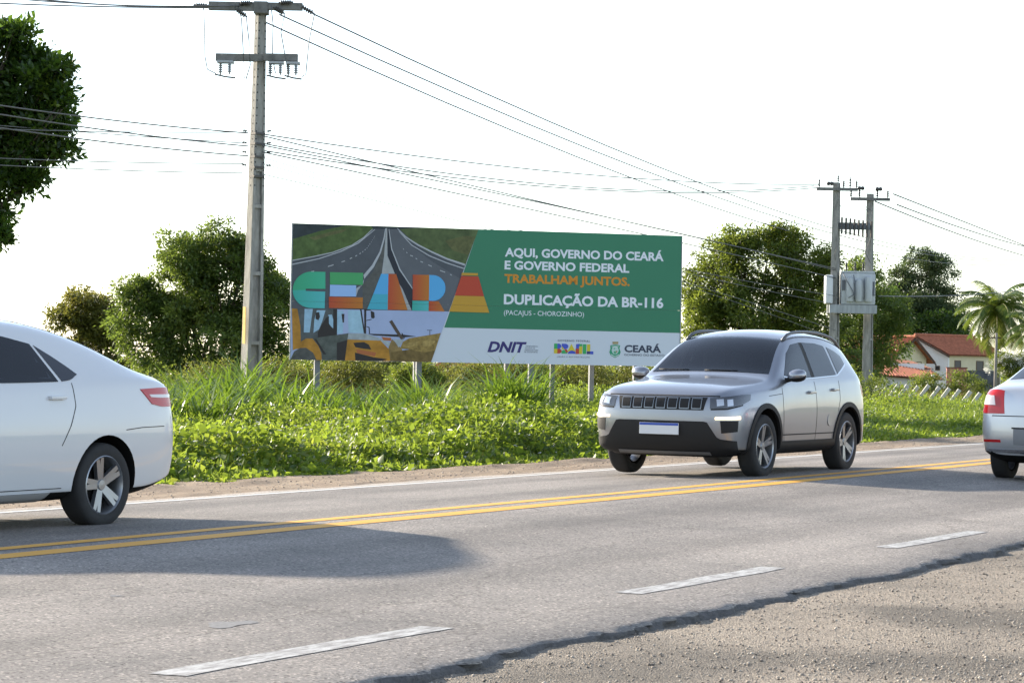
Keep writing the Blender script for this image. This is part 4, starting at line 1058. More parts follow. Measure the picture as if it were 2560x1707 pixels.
class Car:
    """x runs from the nose (0) to the tail, y to the driver's left is negative for a car heading -X, z up."""
    def __init__(self, root, stations, paint, wheels, wr, arch, level=3):
        self.cuts = []
        self.root, self.paint, self.wheels, self.wr, self.arch = root, paint, wheels, wr, arch
        rings, capf, capr = [], None, None
        for st in stations:
            x, k = st['x'], st.get('k', 1.0)
            rows = st['rows']                         # [(z, w, dx)] r0..r5
            c = st['c']; cdx = st.get('cdx', rows[5][2])
            right = [(x + rows[0][2], 0, rows[0][0]), (x + rows[0][2], 0.5 * rows[0][1] * k, rows[0][0])]
            right += [(x + r[2], r[1] * k, r[0]) for r in rows]
            z5, w5 = rows[5][0], rows[5][1] * k
            right += [(x + cdx * 0.8 + rows[5][2] * 0.2, 0.52 * w5, z5 + (c - z5) * 0.82), (x + cdx, 0, c)]
            left = [(p[0], -p[1], p[2]) for p in right[-2:0:-1]]
            rings.append(right + left)
        n = len(rings[0]); V = [p for r in rings for p in r]; F = []
        for i in range(len(rings) - 1):
            for j in range(n):
                j2 = (j + 1) % n
                F.append((i * n + j, i * n + j2, (i + 1) * n + j2, (i + 1) * n + j))
        # caps: columns y = -w,-w/2,0,w/2,w on rows r0..r5
        for end, bul in ((0, -stations[0].get('bulge', 0.06)), (len(rings) - 1, stations[-1].get('bulge', 0.05))):
            b0 = end * n
            grid = [[b0 + n - 2, b0 + n - 1, b0, b0 + 1, b0 + 2]]
            for r in range(1, 5):
                iR, iL = b0 + 2 + r, b0 + n - 2 - r
                xR, yR, zR = V[iR]
                row = [iL]
                for f in (-0.5, 0.0, 0.5):
                    V.append((xR + bul * (1 - f * f), yR * 2 * f * 0.5, zR)); row.append(len(V) - 1)
                row.append(iR); grid.append(row)
            t = b0 + 7
            grid.append([b0 + n - 7, b0 + n - 8, b0 + 9, b0 + 8, t])
            for r in range(5):
                for q in range(4):
                    F.append((grid[r][q], grid[r][q + 1], grid[r + 1][q + 1], grid[r + 1][q]))
        me = bpy.data.meshes.new('car_shell'); me.from_pydata(V, [], F)
        bm = bmesh.new(); bm.from_mesh(me); bmesh.ops.recalc_face_normals(bm, faces=bm.faces)
        # folded edges: shoulder line, sill, edge of bonnet and roof
        cl = bm.edges.layers.float.get('crease_edge') or bm.edges.layers.float.new('crease_edge')
        for ed in bm.edges:
            a, b_ = sorted(v.index for v in ed.verts)
            if b_ - a == n and b_ < n * len(rings):
                j = a % n
                ed[cl] = {6: 0.45, 12: 0.45, 3: 0.55, 15: 0.55, 7: 0.35, 11: 0.35}.get(j, 0.0)
        bm.to_mesh(me); bm.free()
        tmp = bpy.data.objects.new('car_shell', me); COL.objects.link(tmp)
        sm = tmp.modifiers.new('s', 'SUBSURF'); sm.levels = level; sm.render_levels = level
        shell = self._eval(tmp)
        bm = bmesh.new(); bm.from_mesh(shell); self.bvh = BVHTree.FromBMesh(bm); bm.free()
        # wheel arches
        cut = MB()
        for wx in wheels:
            for sy in (-1, 1):
                prof = [(arch, 0.55 * sy), (arch, 1.4 * sy)]
                base = len(cut.v); nn = 40
                for r, h in prof:
                    for q in range(nn):
                        a = 2 * math.pi * q / nn
                        cut.v.append((wx + r * math.cos(a), h, wr + r * math.sin(a)))
                for q in range(nn):
                    q2 = (q + 1) % nn; cut.f.append((base + q, base + q2, base + nn + q2, base + nn + q))
                cut.f.append(tuple(base + q for q in range(nn))); cut.f.append(tuple(base + nn + q for q in range(nn))); cut.m += [0] * (nn + 2)
        cutter = cut.build('cutter', BLACKP)
        bo = tmp.modifiers.new('b', 'BOOLEAN'); bo.operation = 'DIFFERENCE'; bo.object = cutter; bo.solver = 'EXACT'
        body = self._eval(tmp)
        bpy.data.objects.remove(tmp, do_unlink=True); bpy.data.objects.remove(cutter, do_unlink=True)
        body.name = 'body'; body.materials.clear(); body.materials.append(paint); body.materials.append(UNDER)
        # the drum-shaped inside of each wheel arch is dark
        mi = np.zeros(len(body.polygons), dtype=np.int32)
        for p in body.polygons:
            cz = p.center
            for wx in wheels:
                d = math.hypot(cz.x - wx, cz.z - wr)
                if d < arch + 0.004 and abs(cz.y) < 0.9 and (d > arch - 0.03 and abs(p.normal.y) < 0.3 or abs(abs(cz.y) - 0.55) < 0.02): mi[p.index] = 1
            if p.normal.z < -0.6 and cz.z < 0.34: mi[p.index] = 1
        body.polygons.foreach_set('material_index', mi)
        body.polygons.foreach_set('use_smooth', np.ones(len(body.polygons), dtype=bool))
        body.set_sharp_from_angle(angle=R(38))
        self.body = link(bpy.data.objects.new('body', body), root)

    def _eval(self, o):
        bpy.context.view_layer.update()
        return bpy.data.meshes.new_from_object(o.evaluated_get(bpy.context.evaluated_depsgraph_get()))

    def cast(self, p, d):
        d = Vector(d).normalized()
        h = self.bvh.ray_cast(Vector(p) - d * 2.5, d)
        return (h[0], h[1]) if h[0] is not None else (None, None)

    def patch(self, name, A, B_, d, mat, off=0.004, n=24, m=8, parent=None, skirt=0.012, cut=0.0):
        """A strip between polylines A and B_ thrown along d onto the shell and lifted off it a little."""
        def res(P, n):
            P = [Vector(p) for p in P]
            L = [0.0]
            for a, b_ in zip(P, P[1:]): L.append(L[-1] + (b_ - a).length)
            out = []
            for k in range(n):
                t = L[-1] * k / (n - 1)
                for i in range(len(P) - 1):
                    if t <= L[i + 1] + 1e-9:
                        f = (t - L[i]) / max(L[i + 1] - L[i], 1e-9); out.append(P[i].lerp(P[i + 1], f)); break
            return out
        PA, PB = res(A, n), res(B_, n)
        if cut:
            # the shell is opened behind this pane; a black printed band covers the pane's rim
            self.cuts.append(([Vector(p) for p in PA] + [Vector(p) for p in reversed(PB)], Vector(d).normalized()))
            mids = [a.lerp(b_, 0.5) for a, b_ in zip(PA, PB)]
            ctr = sum(mids, Vector()) / len(mids)
            ring_ = PA + list(reversed(PB))
            inner = []
            for p in ring_:
                q = ctr - p; L_ = q.length; inner.append(p + q * min(0.5, cut / max(L_, 1e-3)) * (1.0 if True else 0))
            self.patch('frit_band', ring_ + ring_[:1], inner + inner[:1], d, SEAM, off=off - 0.0015, n=2 * n + 20, m=3, skirt=0.001)
        V, last = [], None
        for a, b_ in zip(PA, PB):
            for k in range(m):
                p = a.lerp(b_, k / (m - 1))
                h, nrm = self.cast(p, d)
                if h is None:
                    h, nrm = self.bvh.find_nearest(p)[:2]
                V.append(h + nrm * off)
        F = [(i * m + k, i * m + k + 1, (i + 1) * m + k + 1, (i + 1) * m + k) for i in range(n - 1) for k in range(m - 1)]
        # skirt so the piece has an edge
        ring = [i * m for i in range(n)] + [(n - 1) * m + k for k in range(1, m)] + [i * m + m - 1 for i in range(n - 2, -1, -1)] + [k for k in range(m - 2, 0, -1)]
        dd = Vector(d).normalized() * (off + skirt)
        b0 = len(V)
        V += [V[i] + dd for i in ring]
        for q in range(len(ring)):
            q2 = (q + 1) % len(ring)
            F.append((ring[q], ring[q2], b0 + q2, b0 + q))
        mb = MB(); mb.add(V, F)
        return mb.build(name, mat, parent or self.root, smooth=True, auto=45)

    def open_shell(self):
        """cut the window openings, then give the shell a dark inner lining"""
        me = self.body.data
        bm = bmesh.new(); bm.from_mesh(me)
        dead = []
        polys = []
        for P, d in self.cuts:
            u = d.cross(Vector((0, 0, 1))).normalized(); v = u.cross(d)
            polys.append(([(p.dot(u), p.dot(v)) for p in P], u, v, d))
        def inside(poly, x, y):
            r_ = False; j = len(poly) - 1
            for i in range(len(poly)):
                (xi, yi), (xj, yj) = poly[i], poly[j]
                if (yi > y) != (yj > y) and x < (xj - xi) * (y - yi) / (yj - yi) + xi: r_ = not r_
                j = i
            return r_
        for f in bm.faces:
            for poly, u, v, d in polys:
                if f.normal.dot(d) < -0.15 and all(inside(poly, w.co.dot(u), w.co.dot(v)) for w in f.verts):
                    dead.append(f); break
        bmesh.ops.delete(bm, geom=dead, context='FACES')
        bm.to_mesh(me); bm.free()
        so = self.body.modifiers.new('lining', 'SOLIDIFY'); so.thickness = 0.018; so.offset = -1; so.material_offset = 1; so.use_rim = False

    def cabin(self, xs, z, w):
        for x in xs:
            for s in (-1, 1):
                mb = MB(); mb.box((x - 0.06, s * w - 0.24, z - 0.30), (x + 0.08, s * w + 0.24, z + 0.32), M=Matrix.Translation((x, 0, z)) @ Matrix.Rotation(R(12), 4, 'Y') @ Matrix.Translation((-x, 0, -z)))
                o = mb.build('seat', SEAT, self.root, bevel=0.05, smooth=True)
                mb = MB(); mb.box((x + 0.05, s * w - 0.13, z + 0.36), (x + 0.14, s * w + 0.13, z + 0.54)); mb.build('headrest', SEAT, o, bevel=0.035, smooth=True)
        mb = MB(); mb.box((xs[0] - 0.95, -0.70, z - 0.30), (xs[0] - 0.62, 0.70, z + 0.10)); mb.build('dashboard', UNDER, self.root, bevel=0.05)
        mb = MB(); mb.box((xs[0] - 0.62, -0.62, 0.34), (xs[-1] + 0.4, 0.62, 0.38)); mb.build('cabin_floor', UNDER, self.root)
        mb = MB(); pts = [(xs[0] - 0.52 + 0.07 * math.sin(a), -w + 0.18 * math.cos(a), z + 0.06 + 0.17 * math.sin(a)) for a in np.linspace(0, 2 * math.pi, 20)]
        mb.tube(pts, 0.014, 6, caps=False); mb.build('steering_wheel', UNDER, self.root, smooth=True)

    def side(self, name, A, B_, mat, sides=(-1, 1), **kw):
        for s in sides:
            self.patch(name, [(x, s * 0.8, z) for x, z in A], [(x, s * 0.8, z) for x, z in B_], (0, -s, 0), mat, **kw)

    def seam(self, pts, s, w=0.007):
        """a panel gap along points (x, z) on side s"""
        A, B_ = [], []
        for i, (x, z) in enumerate(pts):
            x0, z0 = pts[max(i - 1, 0)]; x1, z1 = pts[min(i + 1, len(pts) - 1)]
            L = math.hypot(x1 - x0, z1 - z0); nx, nz = -(z1 - z0) / L * w / 2, (x1 - x0) / L * w / 2
            A.append((x + nx, z + nz)); B_.append((x - nx, z - nz))
        self.side('panel_gap', A, B_, SEAM, (s,), off=0.0015, n=30, m=2, skirt=0.002)

    def arch_trim(self, mat, r1, sides=(-1, 1), a0=-8, a1=188):
        for wx in self.wheels:
            t = np.radians(np.linspace(a0, a1, 30))
            A = [(wx + (self.arch - 0.006) * math.cos(a), self.wr + (self.arch - 0.006) * math.sin(a)) for a in t]
            B_ = [(wx + r1 * math.cos(a), self.wr + r1 * math.sin(a)) for a in t]
            for s in sides:
                self.patch('arch_cladding', [(x, s * 0.8, z) for x, z in A], [(x, s * 0.8, z) for x, z in B_], (0, -s, 0), mat, off=0.012, n=40, m=4, skirt=0.02)

    def add_wheels(self, track, spokes=5, rim=None, width=0.21, rim_r=0.70):
        for wx in self.wheels:
            for s in (-1, 1):
                w = thing('wheel', (wx, s * track / 2, self.wr), None, None, 0 if s < 0 else math.pi, parent=self.root)
                w.rotation_euler = (0, 0.35 * wx + 0.6 * s, 0 if s < 0 else math.pi)
                r, hw = self.wr, width / 2
                mb = MB(); mb.lathe([(r * rim_r, -hw * 0.92), (r * 0.80, -hw), (r * 0.94, -hw * 0.96), (r * 0.985, -hw * 0.78), (r, -hw * 0.5), (r, hw * 0.5), (r * 0.985, hw * 0.78), (r * 0.94, hw * 0.96), (r * 0.8, hw), (r * rim_r, hw * 0.92)], 40, axis='Y', closed=True)
                mb.build('tyre', RUBBER, w, smooth=True, auto=50)
                rr = r * rim_r
                mb = MB(); mb.lathe([(rr * 1.02, -hw * 0.90), (rr * 0.97, -hw * 0.97), (rr * 0.93, -hw * 0.86), (rr * 0.90, -hw * 0.1), (rr * 0.90, hw * 0.8)], 40, axis='Y')
                for k in range(spokes):
                    a = 2 * math.pi * k / spokes
                    for da in (-0.13, 0.13):
                        M = Matrix.Rotation(a + da, 4, 'Y')
                        x0, x1 = rr * 0.16, rr * 0.95
                        vs = [(x0, -hw * 0.62, -0.026), (x1, -hw * 0.86, -0.017), (x1, -hw * 0.50, -0.017), (x0, -hw * 0.30, -0.026), (x0, -hw * 0.62, 0.026), (x1, -hw * 0.86, 0.017), (x1, -hw * 0.50, 0.017), (x0, -hw * 0.30, 0.026)]
                        mb.add([M @ Vector(v) for v in vs], [(0, 1, 2, 3), (7, 6, 5, 4), (0, 4, 5, 1), (1, 5, 6, 2), (2, 6, 7, 3), (3, 7, 4, 0)])
                mb.lathe([(0.0, -hw * 0.72), (rr * 0.17, -hw * 0.70), (rr * 0.22, -hw * 0.5), (rr * 0.22, -hw * 0.2)], 20, axis='Y')
                mb.build('rim', rim or RIM, w, smooth=True, auto=35)
                mb = MB(); mb.lathe([(0.0, -hw * 0.10), (rr * 0.72, -hw * 0.10), (rr * 0.72, hw * 0.05), (0, hw * 0.05)], 24, axis='Y'); mb.build('brake_disc', UNDER, w)

    def mirror(self, s, x, y, z, mat):
        mb = MB()
        prof = []
        for k in range(9):
            a = math.pi * k / 8
            prof.append((0.5 - 0.5 * math.cos(a), math.sin(a) ** 0.6))
        n = 14; base = 0
        for f, r in prof:                             # along y outward
            for q in range(n):
                a = 2 * math.pi * q / n
                cx, cz = math.cos(a), math.sin(a)
                mb.v.append((x + (0.10 * cx if cx < 0 else 0.06 * cx) * max(r, 0.02), s * (y + 0.21 * f), z + 0.012 * f + 0.075 * max(r, 0.02) * cz))
        for i in range(len(prof) - 1):
            for q in range(n):
                q2 = (q + 1) % n; mb.f.append((i * n + q, i * n + q2, (i + 1) * n + q2, (i + 1) * n + q)); mb.m.append(1 if math.sin(2 * math.pi * (q + 0.5) / n) < -0.25 else 0)
        mb.build('mirror', [mat, BLACKP], self.root, smooth=True)
        mb = MB(); mb.tube([(x, s * (y - 0.10), z - 0.07), (x, s * (y + 0.05), z - 0.03)], 0.028, 8); mb.build('mirror_arm', BLACKP, self.root, smooth=True)

    def box_on(self, name, x0, x1, z0, z1, s, out, mat, bevel=0.006):
        h, nrm = self.cast(((x0 + x1) / 2, s * 0.8, (z0 + z1) / 2), (0, -s, 0))
        y0 = abs(h.y)
        mb = MB(); mb.box((x0, s * (y0 - 0.01), z0) if s > 0 else (x0, -y0 - out, z0), (x1, y0 + out, z1) if s > 0 else (x1, -y0 + 0.01, z1))
        mb.build(name, mat, self.root, bevel=bevel, smooth=True, auto=40)

def rows(*r): return [(a[0], a[1], a[2] if len(a) > 2 else 0.0) for a in r]

# ---- silver SUV heading towards the camera in the far lane
suv = thing('suv', (23.48, 10.97, float(road_z(10.97))), 'silver compact SUV with slotted black grille, roof rails and lit amber lamp on highway', 'car')
st = [
 dict(x=0.00, k=0.86, bulge=0.06, c=0.925, cdx=0.05, rows=rows((0.24, 0.70, 0.13), (0.33, 0.84, 0.04), (0.56, 0.87, 0.0), (0.74, 0.86, 0.01), (0.86, 0.82, 0.03), (0.915, 0.70, 0.05))),
 dict(x=0.10, k=0.94, c=0.975, rows=rows((0.23, 0.74, 0.10), (0.32, 0.88, 0.03), (0.56, 0.91), (0.76, 0.90), (0.89, 0.84, 0.02), (0.955, 0.72, 0.03))),
 dict(x=0.30, k=0.985, c=1.03, rows=rows((0.23, 0.74), (0.32, 0.89), (0.56, 0.92), (0.78, 0.915), (0.925, 0.855), (1.00, 0.74))),
 dict(x=0.80, c=1.085, rows=rows((0.23, 0.74), (0.32, 0.89), (0.56, 0.92), (0.80, 0.92), (0.97, 0.865), (1.045, 0.76))),
 dict(x=1.14, c=1.125, rows=rows((0.23, 0.74), (0.32, 0.89), (0.57, 0.915), (0.82, 0.915), (1.0, 0.868), (1.08, 0.77))),
 dict(x=1.30, c=1.20, rows=rows((0.23, 0.74), (0.32, 0.88), (0.58, 0.91), (0.84, 0.912), (1.03, 0.868), (1.15, 0.785))),
 dict(x=1.60, c=1.42, rows=rows((0.23, 0.74), (0.32, 0.88), (0.58, 0.905), (0.85, 0.91), (1.045, 0.868), (1.36, 0.73))),
 dict(x=1.92, c=1.60, rows=rows((0.23, 0.74), (0.32, 0.88), (0.58, 0.905), (0.86, 0.91), (1.055, 0.868), (1.53, 0.67))),
 dict(x=2.25, c=1.665, rows=rows((0.23, 0.74), (0.32, 0.88), (0.58, 0.905), (0.86, 0.91), (1.06, 0.868), (1.595, 0.645))),
 dict(x=2.85, c=1.685, rows=rows((0.23, 0.74), (0.32, 0.88), (0.58, 0.905), (0.87, 0.91), (1.075, 0.868), (1.61, 0.64))),
 dict(x=3.40, c=1.655, rows=rows((0.23, 0.74), (0.32, 0.89), (0.58, 0.92), (0.88, 0.915), (1.10, 0.868), (1.58, 0.63))),
 dict(x=3.78, c=1.595, rows=rows((0.24, 0.74), (0.33, 0.89), (0.58, 0.915), (0.88, 0.91), (1.12, 0.855), (1.51, 0.60))),
 dict(x=3.93, k=0.985, c=1.47, cdx=0.05, rows=rows((0.26, 0.74), (0.34, 0.88), (0.58, 0.90), (0.87, 0.89), (1.11, 0.83), (1.39, 0.62))),
 dict(x=4.04, k=0.95, c=1.18, rows=rows((0.30, 0.72), (0.38, 0.87), (0.60, 0.89), (0.84, 0.88), (1.03, 0.83), (1.13, 0.70))),
 dict(x=4.10, k=0.88, bulge=0.05, c=1.03, rows=rows((0.34, 0.70, -0.03), (0.42, 0.85), (0.62, 0.87), (0.80, 0.86), (0.95, 0.82, -0.02), (1.01, 0.70, -0.02))),
]
c = Car(suv, st, SILVER, (0.80, 3.34), 0.352, 0.425, 4)
F_ = (1, 0, 0)
c.patch('windscreen', [(1.3, y, 1.150 + 0.02 * (1 - (y / 0.7) ** 2)) for y in np.linspace(-0.72, 0.72, 12)], [(1.9, y, 1.545 + 0.035 * (1 - (y / 0.6) ** 2)) for y in np.linspace(-0.585, 0.585, 12)], F_, PANE, off=0.004, n=30, m=14, cut=0.06)
c.patch('lower_fascia', [(0, y, z) for y, z in ((-0.83, 0.42), (-0.66, 0.44), (-0.54, 0.625), (0.54, 0.625), (0.66, 0.44), (0.83, 0.42))], [(0, y, z) for y, z in ((-0.83, 0.25), (-0.5, 0.245), (0.5, 0.245), (0.83, 0.25))], F_, BLACKP, off=0.006, n=40, m=10)
c.patch('bumper_bar', [(0, y, 0.30) for y in np.linspace(-0.55, 0.55, 5)], [(0, y, 0.265) for y in np.linspace(-0.55, 0.55, 5)], F_, pmat('grey_skid_plate', (0.12, 0.12, 0.125), 0.5), off=0.012, n=20, m=4)
c.patch('grille', [(0, y, 0.882) for y in np.linspace(-0.53, 0.53, 6)], [(0, y, 0.745) for y in np.linspace(-0.50, 0.50, 6)], F_, BLACKP, off=0.006, n=24, m=6)
c.patch('bonnet_gap', [(0, y, 0.905) for y in np.linspace(-0.66, 0.66, 6)], [(0, y, 0.893) for y in np.linspace(-0.66, 0.66, 6)], F_, SEAM, off=0.003, n=24, m=2, skirt=0.003)
for k in range(7):
    y = -0.42 + 0.14 * k
    c.patch('grille_slot', [(0, y - 0.058, 0.872), (0, y + 0.058, 0.872)], [(0, y - 0.055, 0.757), (0, y + 0.055, 0.757)], F_, pmat('satin_grille_trim', (0.30, 0.31, 0.32), 0.3, metal=0.9), off=0.012, n=6, m=4)
    c.patch('slot_opening', [(0, y - 0.049, 0.863), (0, y + 0.049, 0.863)], [(0, y - 0.047, 0.766), (0, y + 0.047, 0.766)], F_, SEAM, off=0.017, n=6, m=4)
for s in (-1, 1):
    d = (0.8, -s * 0.62, 0)
    c.patch('headlight', [(0.05, s * 0.545, 0.878), (0.12, s * 0.70, 0.893), (0.30, s * 0.80, 0.915), (0.44, s * 0.86, 0.925)], [(0.05, s * 0.535, 0.765), (0.12, s * 0.70, 0.775), (0.28, s * 0.82, 0.815), (0.40, s * 0.87, 0.86)], d, LAMPGLASS, off=0.007, n=20, m=8)
    for yy, rr in ((0.63, 0.045), (0.76, 0.04)):
        c.patch('lamp_lens', [(0.1, s * (yy - rr), 0.862), (0.1, s * (yy + rr), 0.868)], [(0.1, s * (yy - rr), 0.79), (0.1, s * (yy + rr), 0.80)], d, LAMPLIT, off=0.012, n=8, m=6)
    c.patch('headlight_trim', [(0.05, s * 0.545, 0.763), (0.12, s * 0.70, 0.772), (0.28, s * 0.82, 0.812)], [(0.05, s * 0.545, 0.748), (0.12, s * 0.70, 0.756), (0.28, s * 0.82, 0.80)], d, BLACKP, off=0.006, n=14, m=3)
    c.patch('indicator_lamp', [(0.05, s * 0.60, 0.672), (0.2, s * 0.83, 0.685)], [(0.05, s * 0.60, 0.648), (0.2, s * 0.83, 0.655)], d, DRL, off=0.010, n=10, m=4)
    c.patch('fog_lamp_recess', [(0.05, s * 0.66, 0.635), (0.2, s * 0.80, 0.64)], [(0.05, s * 0.68, 0.50), (0.2, s * 0.79, 0.52)], d, BLACKP, off=0.005, n=8, m=6)
    c.mirror(s, 1.50, 0.87, 1.13, SILVER)
    # doors, handles, gaps
    c.seam([(1.36, 0.36), (1.30, 0.55), (1.28, 0.80), (1.30, 1.0)], s)
    c.seam([(2.30, 0.36), (2.31, 0.7), (2.30, 1.07)], s)
    c.seam([(2.99, 0.72), (3.06, 0.86), (3.08, 1.08)], s)
    c.seam([(0.9, 0.905), (1.28, 0.93)], s, 0.006)
    c.box_on('door_handle', 2.06, 2.24, 0.93, 0.96, s, 0.035, SILVER)
    c.box_on('door_handle', 2.82, 2.98, 0.96, 0.99, s, 0.035, SILVER)
    mb = MB(); pts = []
    for x in np.linspace(1.95, 3.78, 14):
        h, nn = c.cast((x, s * 0.60, 1.5), (0, 0, -1)); k = min((x - 1.95) / 0.18, (3.78 - x) / 0.18, 1.0)
        pts.append((x, s * 0.60, h.z + 0.045 * k + 0.004))
    mb.tube(pts, 0.019, 8); mb.build('roof_rail', pmat('rail_grey', (0.10, 0.105, 0.115), 0.4, metal=0.5), suv, smooth=True)
    mb = MB()
    p0, p1 = (s * 0.02, 1.165), (s * 0.62, 1.155)
    a = [c.cast((1.2, y, 1.178), F_)[0] for y in np.linspace(-0.05 + s * 0.30, s * 0.30 + 0.35, 6)]
    mb.tube([p + Vector((-0.008, 0, 0.004)) for p in a], 0.006, 6); mb.build('wiper', BLACKP, suv, smooth=True)
c.side('window', [(1.78, 1.385), (2.02, 1.49), (2.26, 1.515)], [(1.49, 1.135), (1.80, 1.10), (2.26, 1.115)], PANE_T, n=20, m=10, cut=0.05)
c.side('window', [(2.36, 1.518), (2.75, 1.515), (3.03, 1.485)], [(2.36, 1.118), (2.75, 1.13), (3.07, 1.15)], PANE_T, n=16, m=10, cut=0.05)
c.side('quarter_window', [(3.12, 1.475), (3.34, 1.43), (3.50, 1.375)], [(3.14, 1.165), (3.36, 1.22), (3.52, 1.285)], TGLASS, n=12, m=8)
c.side('pillar_cover', [(2.268, 1.516), (2.352, 1.518)], [(2.268, 1.115), (2.352, 1.118)], BLACKP, n=4, m=8, off=0.003)
c.side('window_trim', [(1.46, 1.128), (1.80, 1.098), (2.3, 1.113), (3.08, 1.145), (3.54, 1.285)], [(1.46, 1.112), (1.80, 1.085), (2.3, 1.10), (3.09, 1.132), (3.56, 1.272)], CHROME, n=34, m=3, off=0.006)
c.side('sill_cladding', [(1.25, 0.40), (2.86, 0.40)], [(1.22, 0.27), (2.90, 0.27)], BLACKP, n=16, m=5, off=0.012)
c.side('lower_door_trim', [(1.30, 0.475), (2.92, 0.475)], [(1.30, 0.462), (2.92, 0.462)], SEAM, n=16, m=2, off=0.002)
c.arch_trim(BLACKP, 0.475)
c.patch('tail_light', [(3.86, -0.86, 1.03), (4.1, -0.72, 1.03)], [(3.90, -0.88, 0.90), (4.1, -0.72, 0.90)], (-0.6, 0.8, 0), TAILRED, n=8, m=5)
c.patch('tail_light', [(3.86, 0.86, 1.03), (4.1, 0.72, 1.03)], [(3.90, 0.88, 0.90), (4.1, 0.72, 0.90)], (-0.6, -0.8, 0), TAILRED, n=8, m=5)
c.patch('rear_window', [(3.9, y, 1.42) for y in np.linspace(-0.5, 0.5, 8)], [(4.0, y, 1.15) for y in np.linspace(-0.6, 0.6, 8)], (-1, 0, 0), TGLASS, n=14, m=8)
c.add_wheels(1.585, 5, RIM)
c.open_shell(); c.cabin((2.15, 2.98), 0.86, 0.38)
pl = MB(); pl.box((-0.075, -0.235, 0.475), (-0.062, 0.235, 0.60)); o = pl.build('number_plate', PLATEW, suv, bevel=0.003)
pl = MB(); pl.box((-0.0765, -0.232, 0.572), (-0.0752, 0.232, 0.598)); pl.build('plate_band', PLATEB, o)
mb = MB(); mb.lathe([(0.0, 0.0), (0.07, 0.0), (0.072, 0.012), (0.0, 0.014)], 20, axis='Y'); 
h, nn = c.cast((1.55, -0.8, 0.62), (0, 1, 0)); o = mb.build('fuel_cap_ring', SILVER, suv); o.location = (2.72, h.y - 0.005, 0.62)

# ---- sedans
def sedan_stations(L, H, W, g=lambda x: x):
    w = W / 2
    k = H / 1.46
    def st_(x, kk, c_, r4, r5, dz=0.0, **kw):
        return dict(x=g(x), k=kk, c=c_ * k, rows=rows((0.19 + dz, 0.80 * w), (0.27 + dz, 0.955 * w), (0.50, 1.0 * w), (0.74 * k, 1.005 * w), (r4[0] * k, r4[1] * w), (r5[0] * k, r5[1] * w)), **kw)
    f = L / 4.6
    return [
     dict(x=0.0, k=0.82, bulge=0.10, c=0.76, cdx=0.10, rows=rows((0.20, 0.76 * w, 0.12), (0.28, 0.90 * w, 0.04), (0.48, 0.93 * w, 0.0), (0.60, 0.92 * w, 0.03), (0.68, 0.88 * w, 0.06), (0.73, 0.74 * w, 0.09))),
     st_(0.18 * f, 0.95, 0.84, (0.75, 0.93), (0.81, 0.80)),
     st_(0.60 * f, 1.0, 0.93, (0.83, 0.95), (0.90, 0.82)),
     st_(1.20 * f, 1.0, 1.02, (0.90, 0.95), (0.98, 0.85)),
     st_(1.42 * f, 1.0, 1.12, (0.94, 0.945), (1.07, 0.84)),
     st_(1.90 * f, 1.0, 1.38, (0.965, 0.945), (1.31, 0.73)),
     st_(2.30 * f, 1.0, 1.475, (0.975, 0.945), (1.405, 0.685)),
     st_(2.75 * f, 1.0, 1.485, (0.985, 0.945), (1.415, 0.675)),
     st_(3.15 * f, 1.0, 1.44, (1.0, 0.945), (1.37, 0.67)),
     st_(3.55 * f, 1.0, 1.31, (1.015, 0.94), (1.255, 0.70)),
     st_(3.90 * f, 0.99, 1.17, (1.02, 0.935), (1.125, 0.77)),
     st_(4.10 * f, 0.98, 1.105, (1.02, 0.93), (1.08, 0.79), 0.02),
     st_(4.40 * f, 0.95, 1.075, (1.0, 0.92), (1.05, 0.79), 0.06),
     st_(4.55 * f, 0.90, 1.04, (0.95, 0.92), (1.02, 0.80), 0.10),
     dict(x=g(4.60 * f), k=0.84, bulge=0.06, c=1.0 * k, rows=rows((0.32, 0.86 * w, -0.06), (0.38, 0.95 * w, -0.01), (0.52, 0.97 * w, 0.015), (0.72 * k, 0.95 * w, 0.0), (0.90 * k, 0.92 * w, -0.02), (0.985 * k, 0.80 * w, -0.02))),
    ]
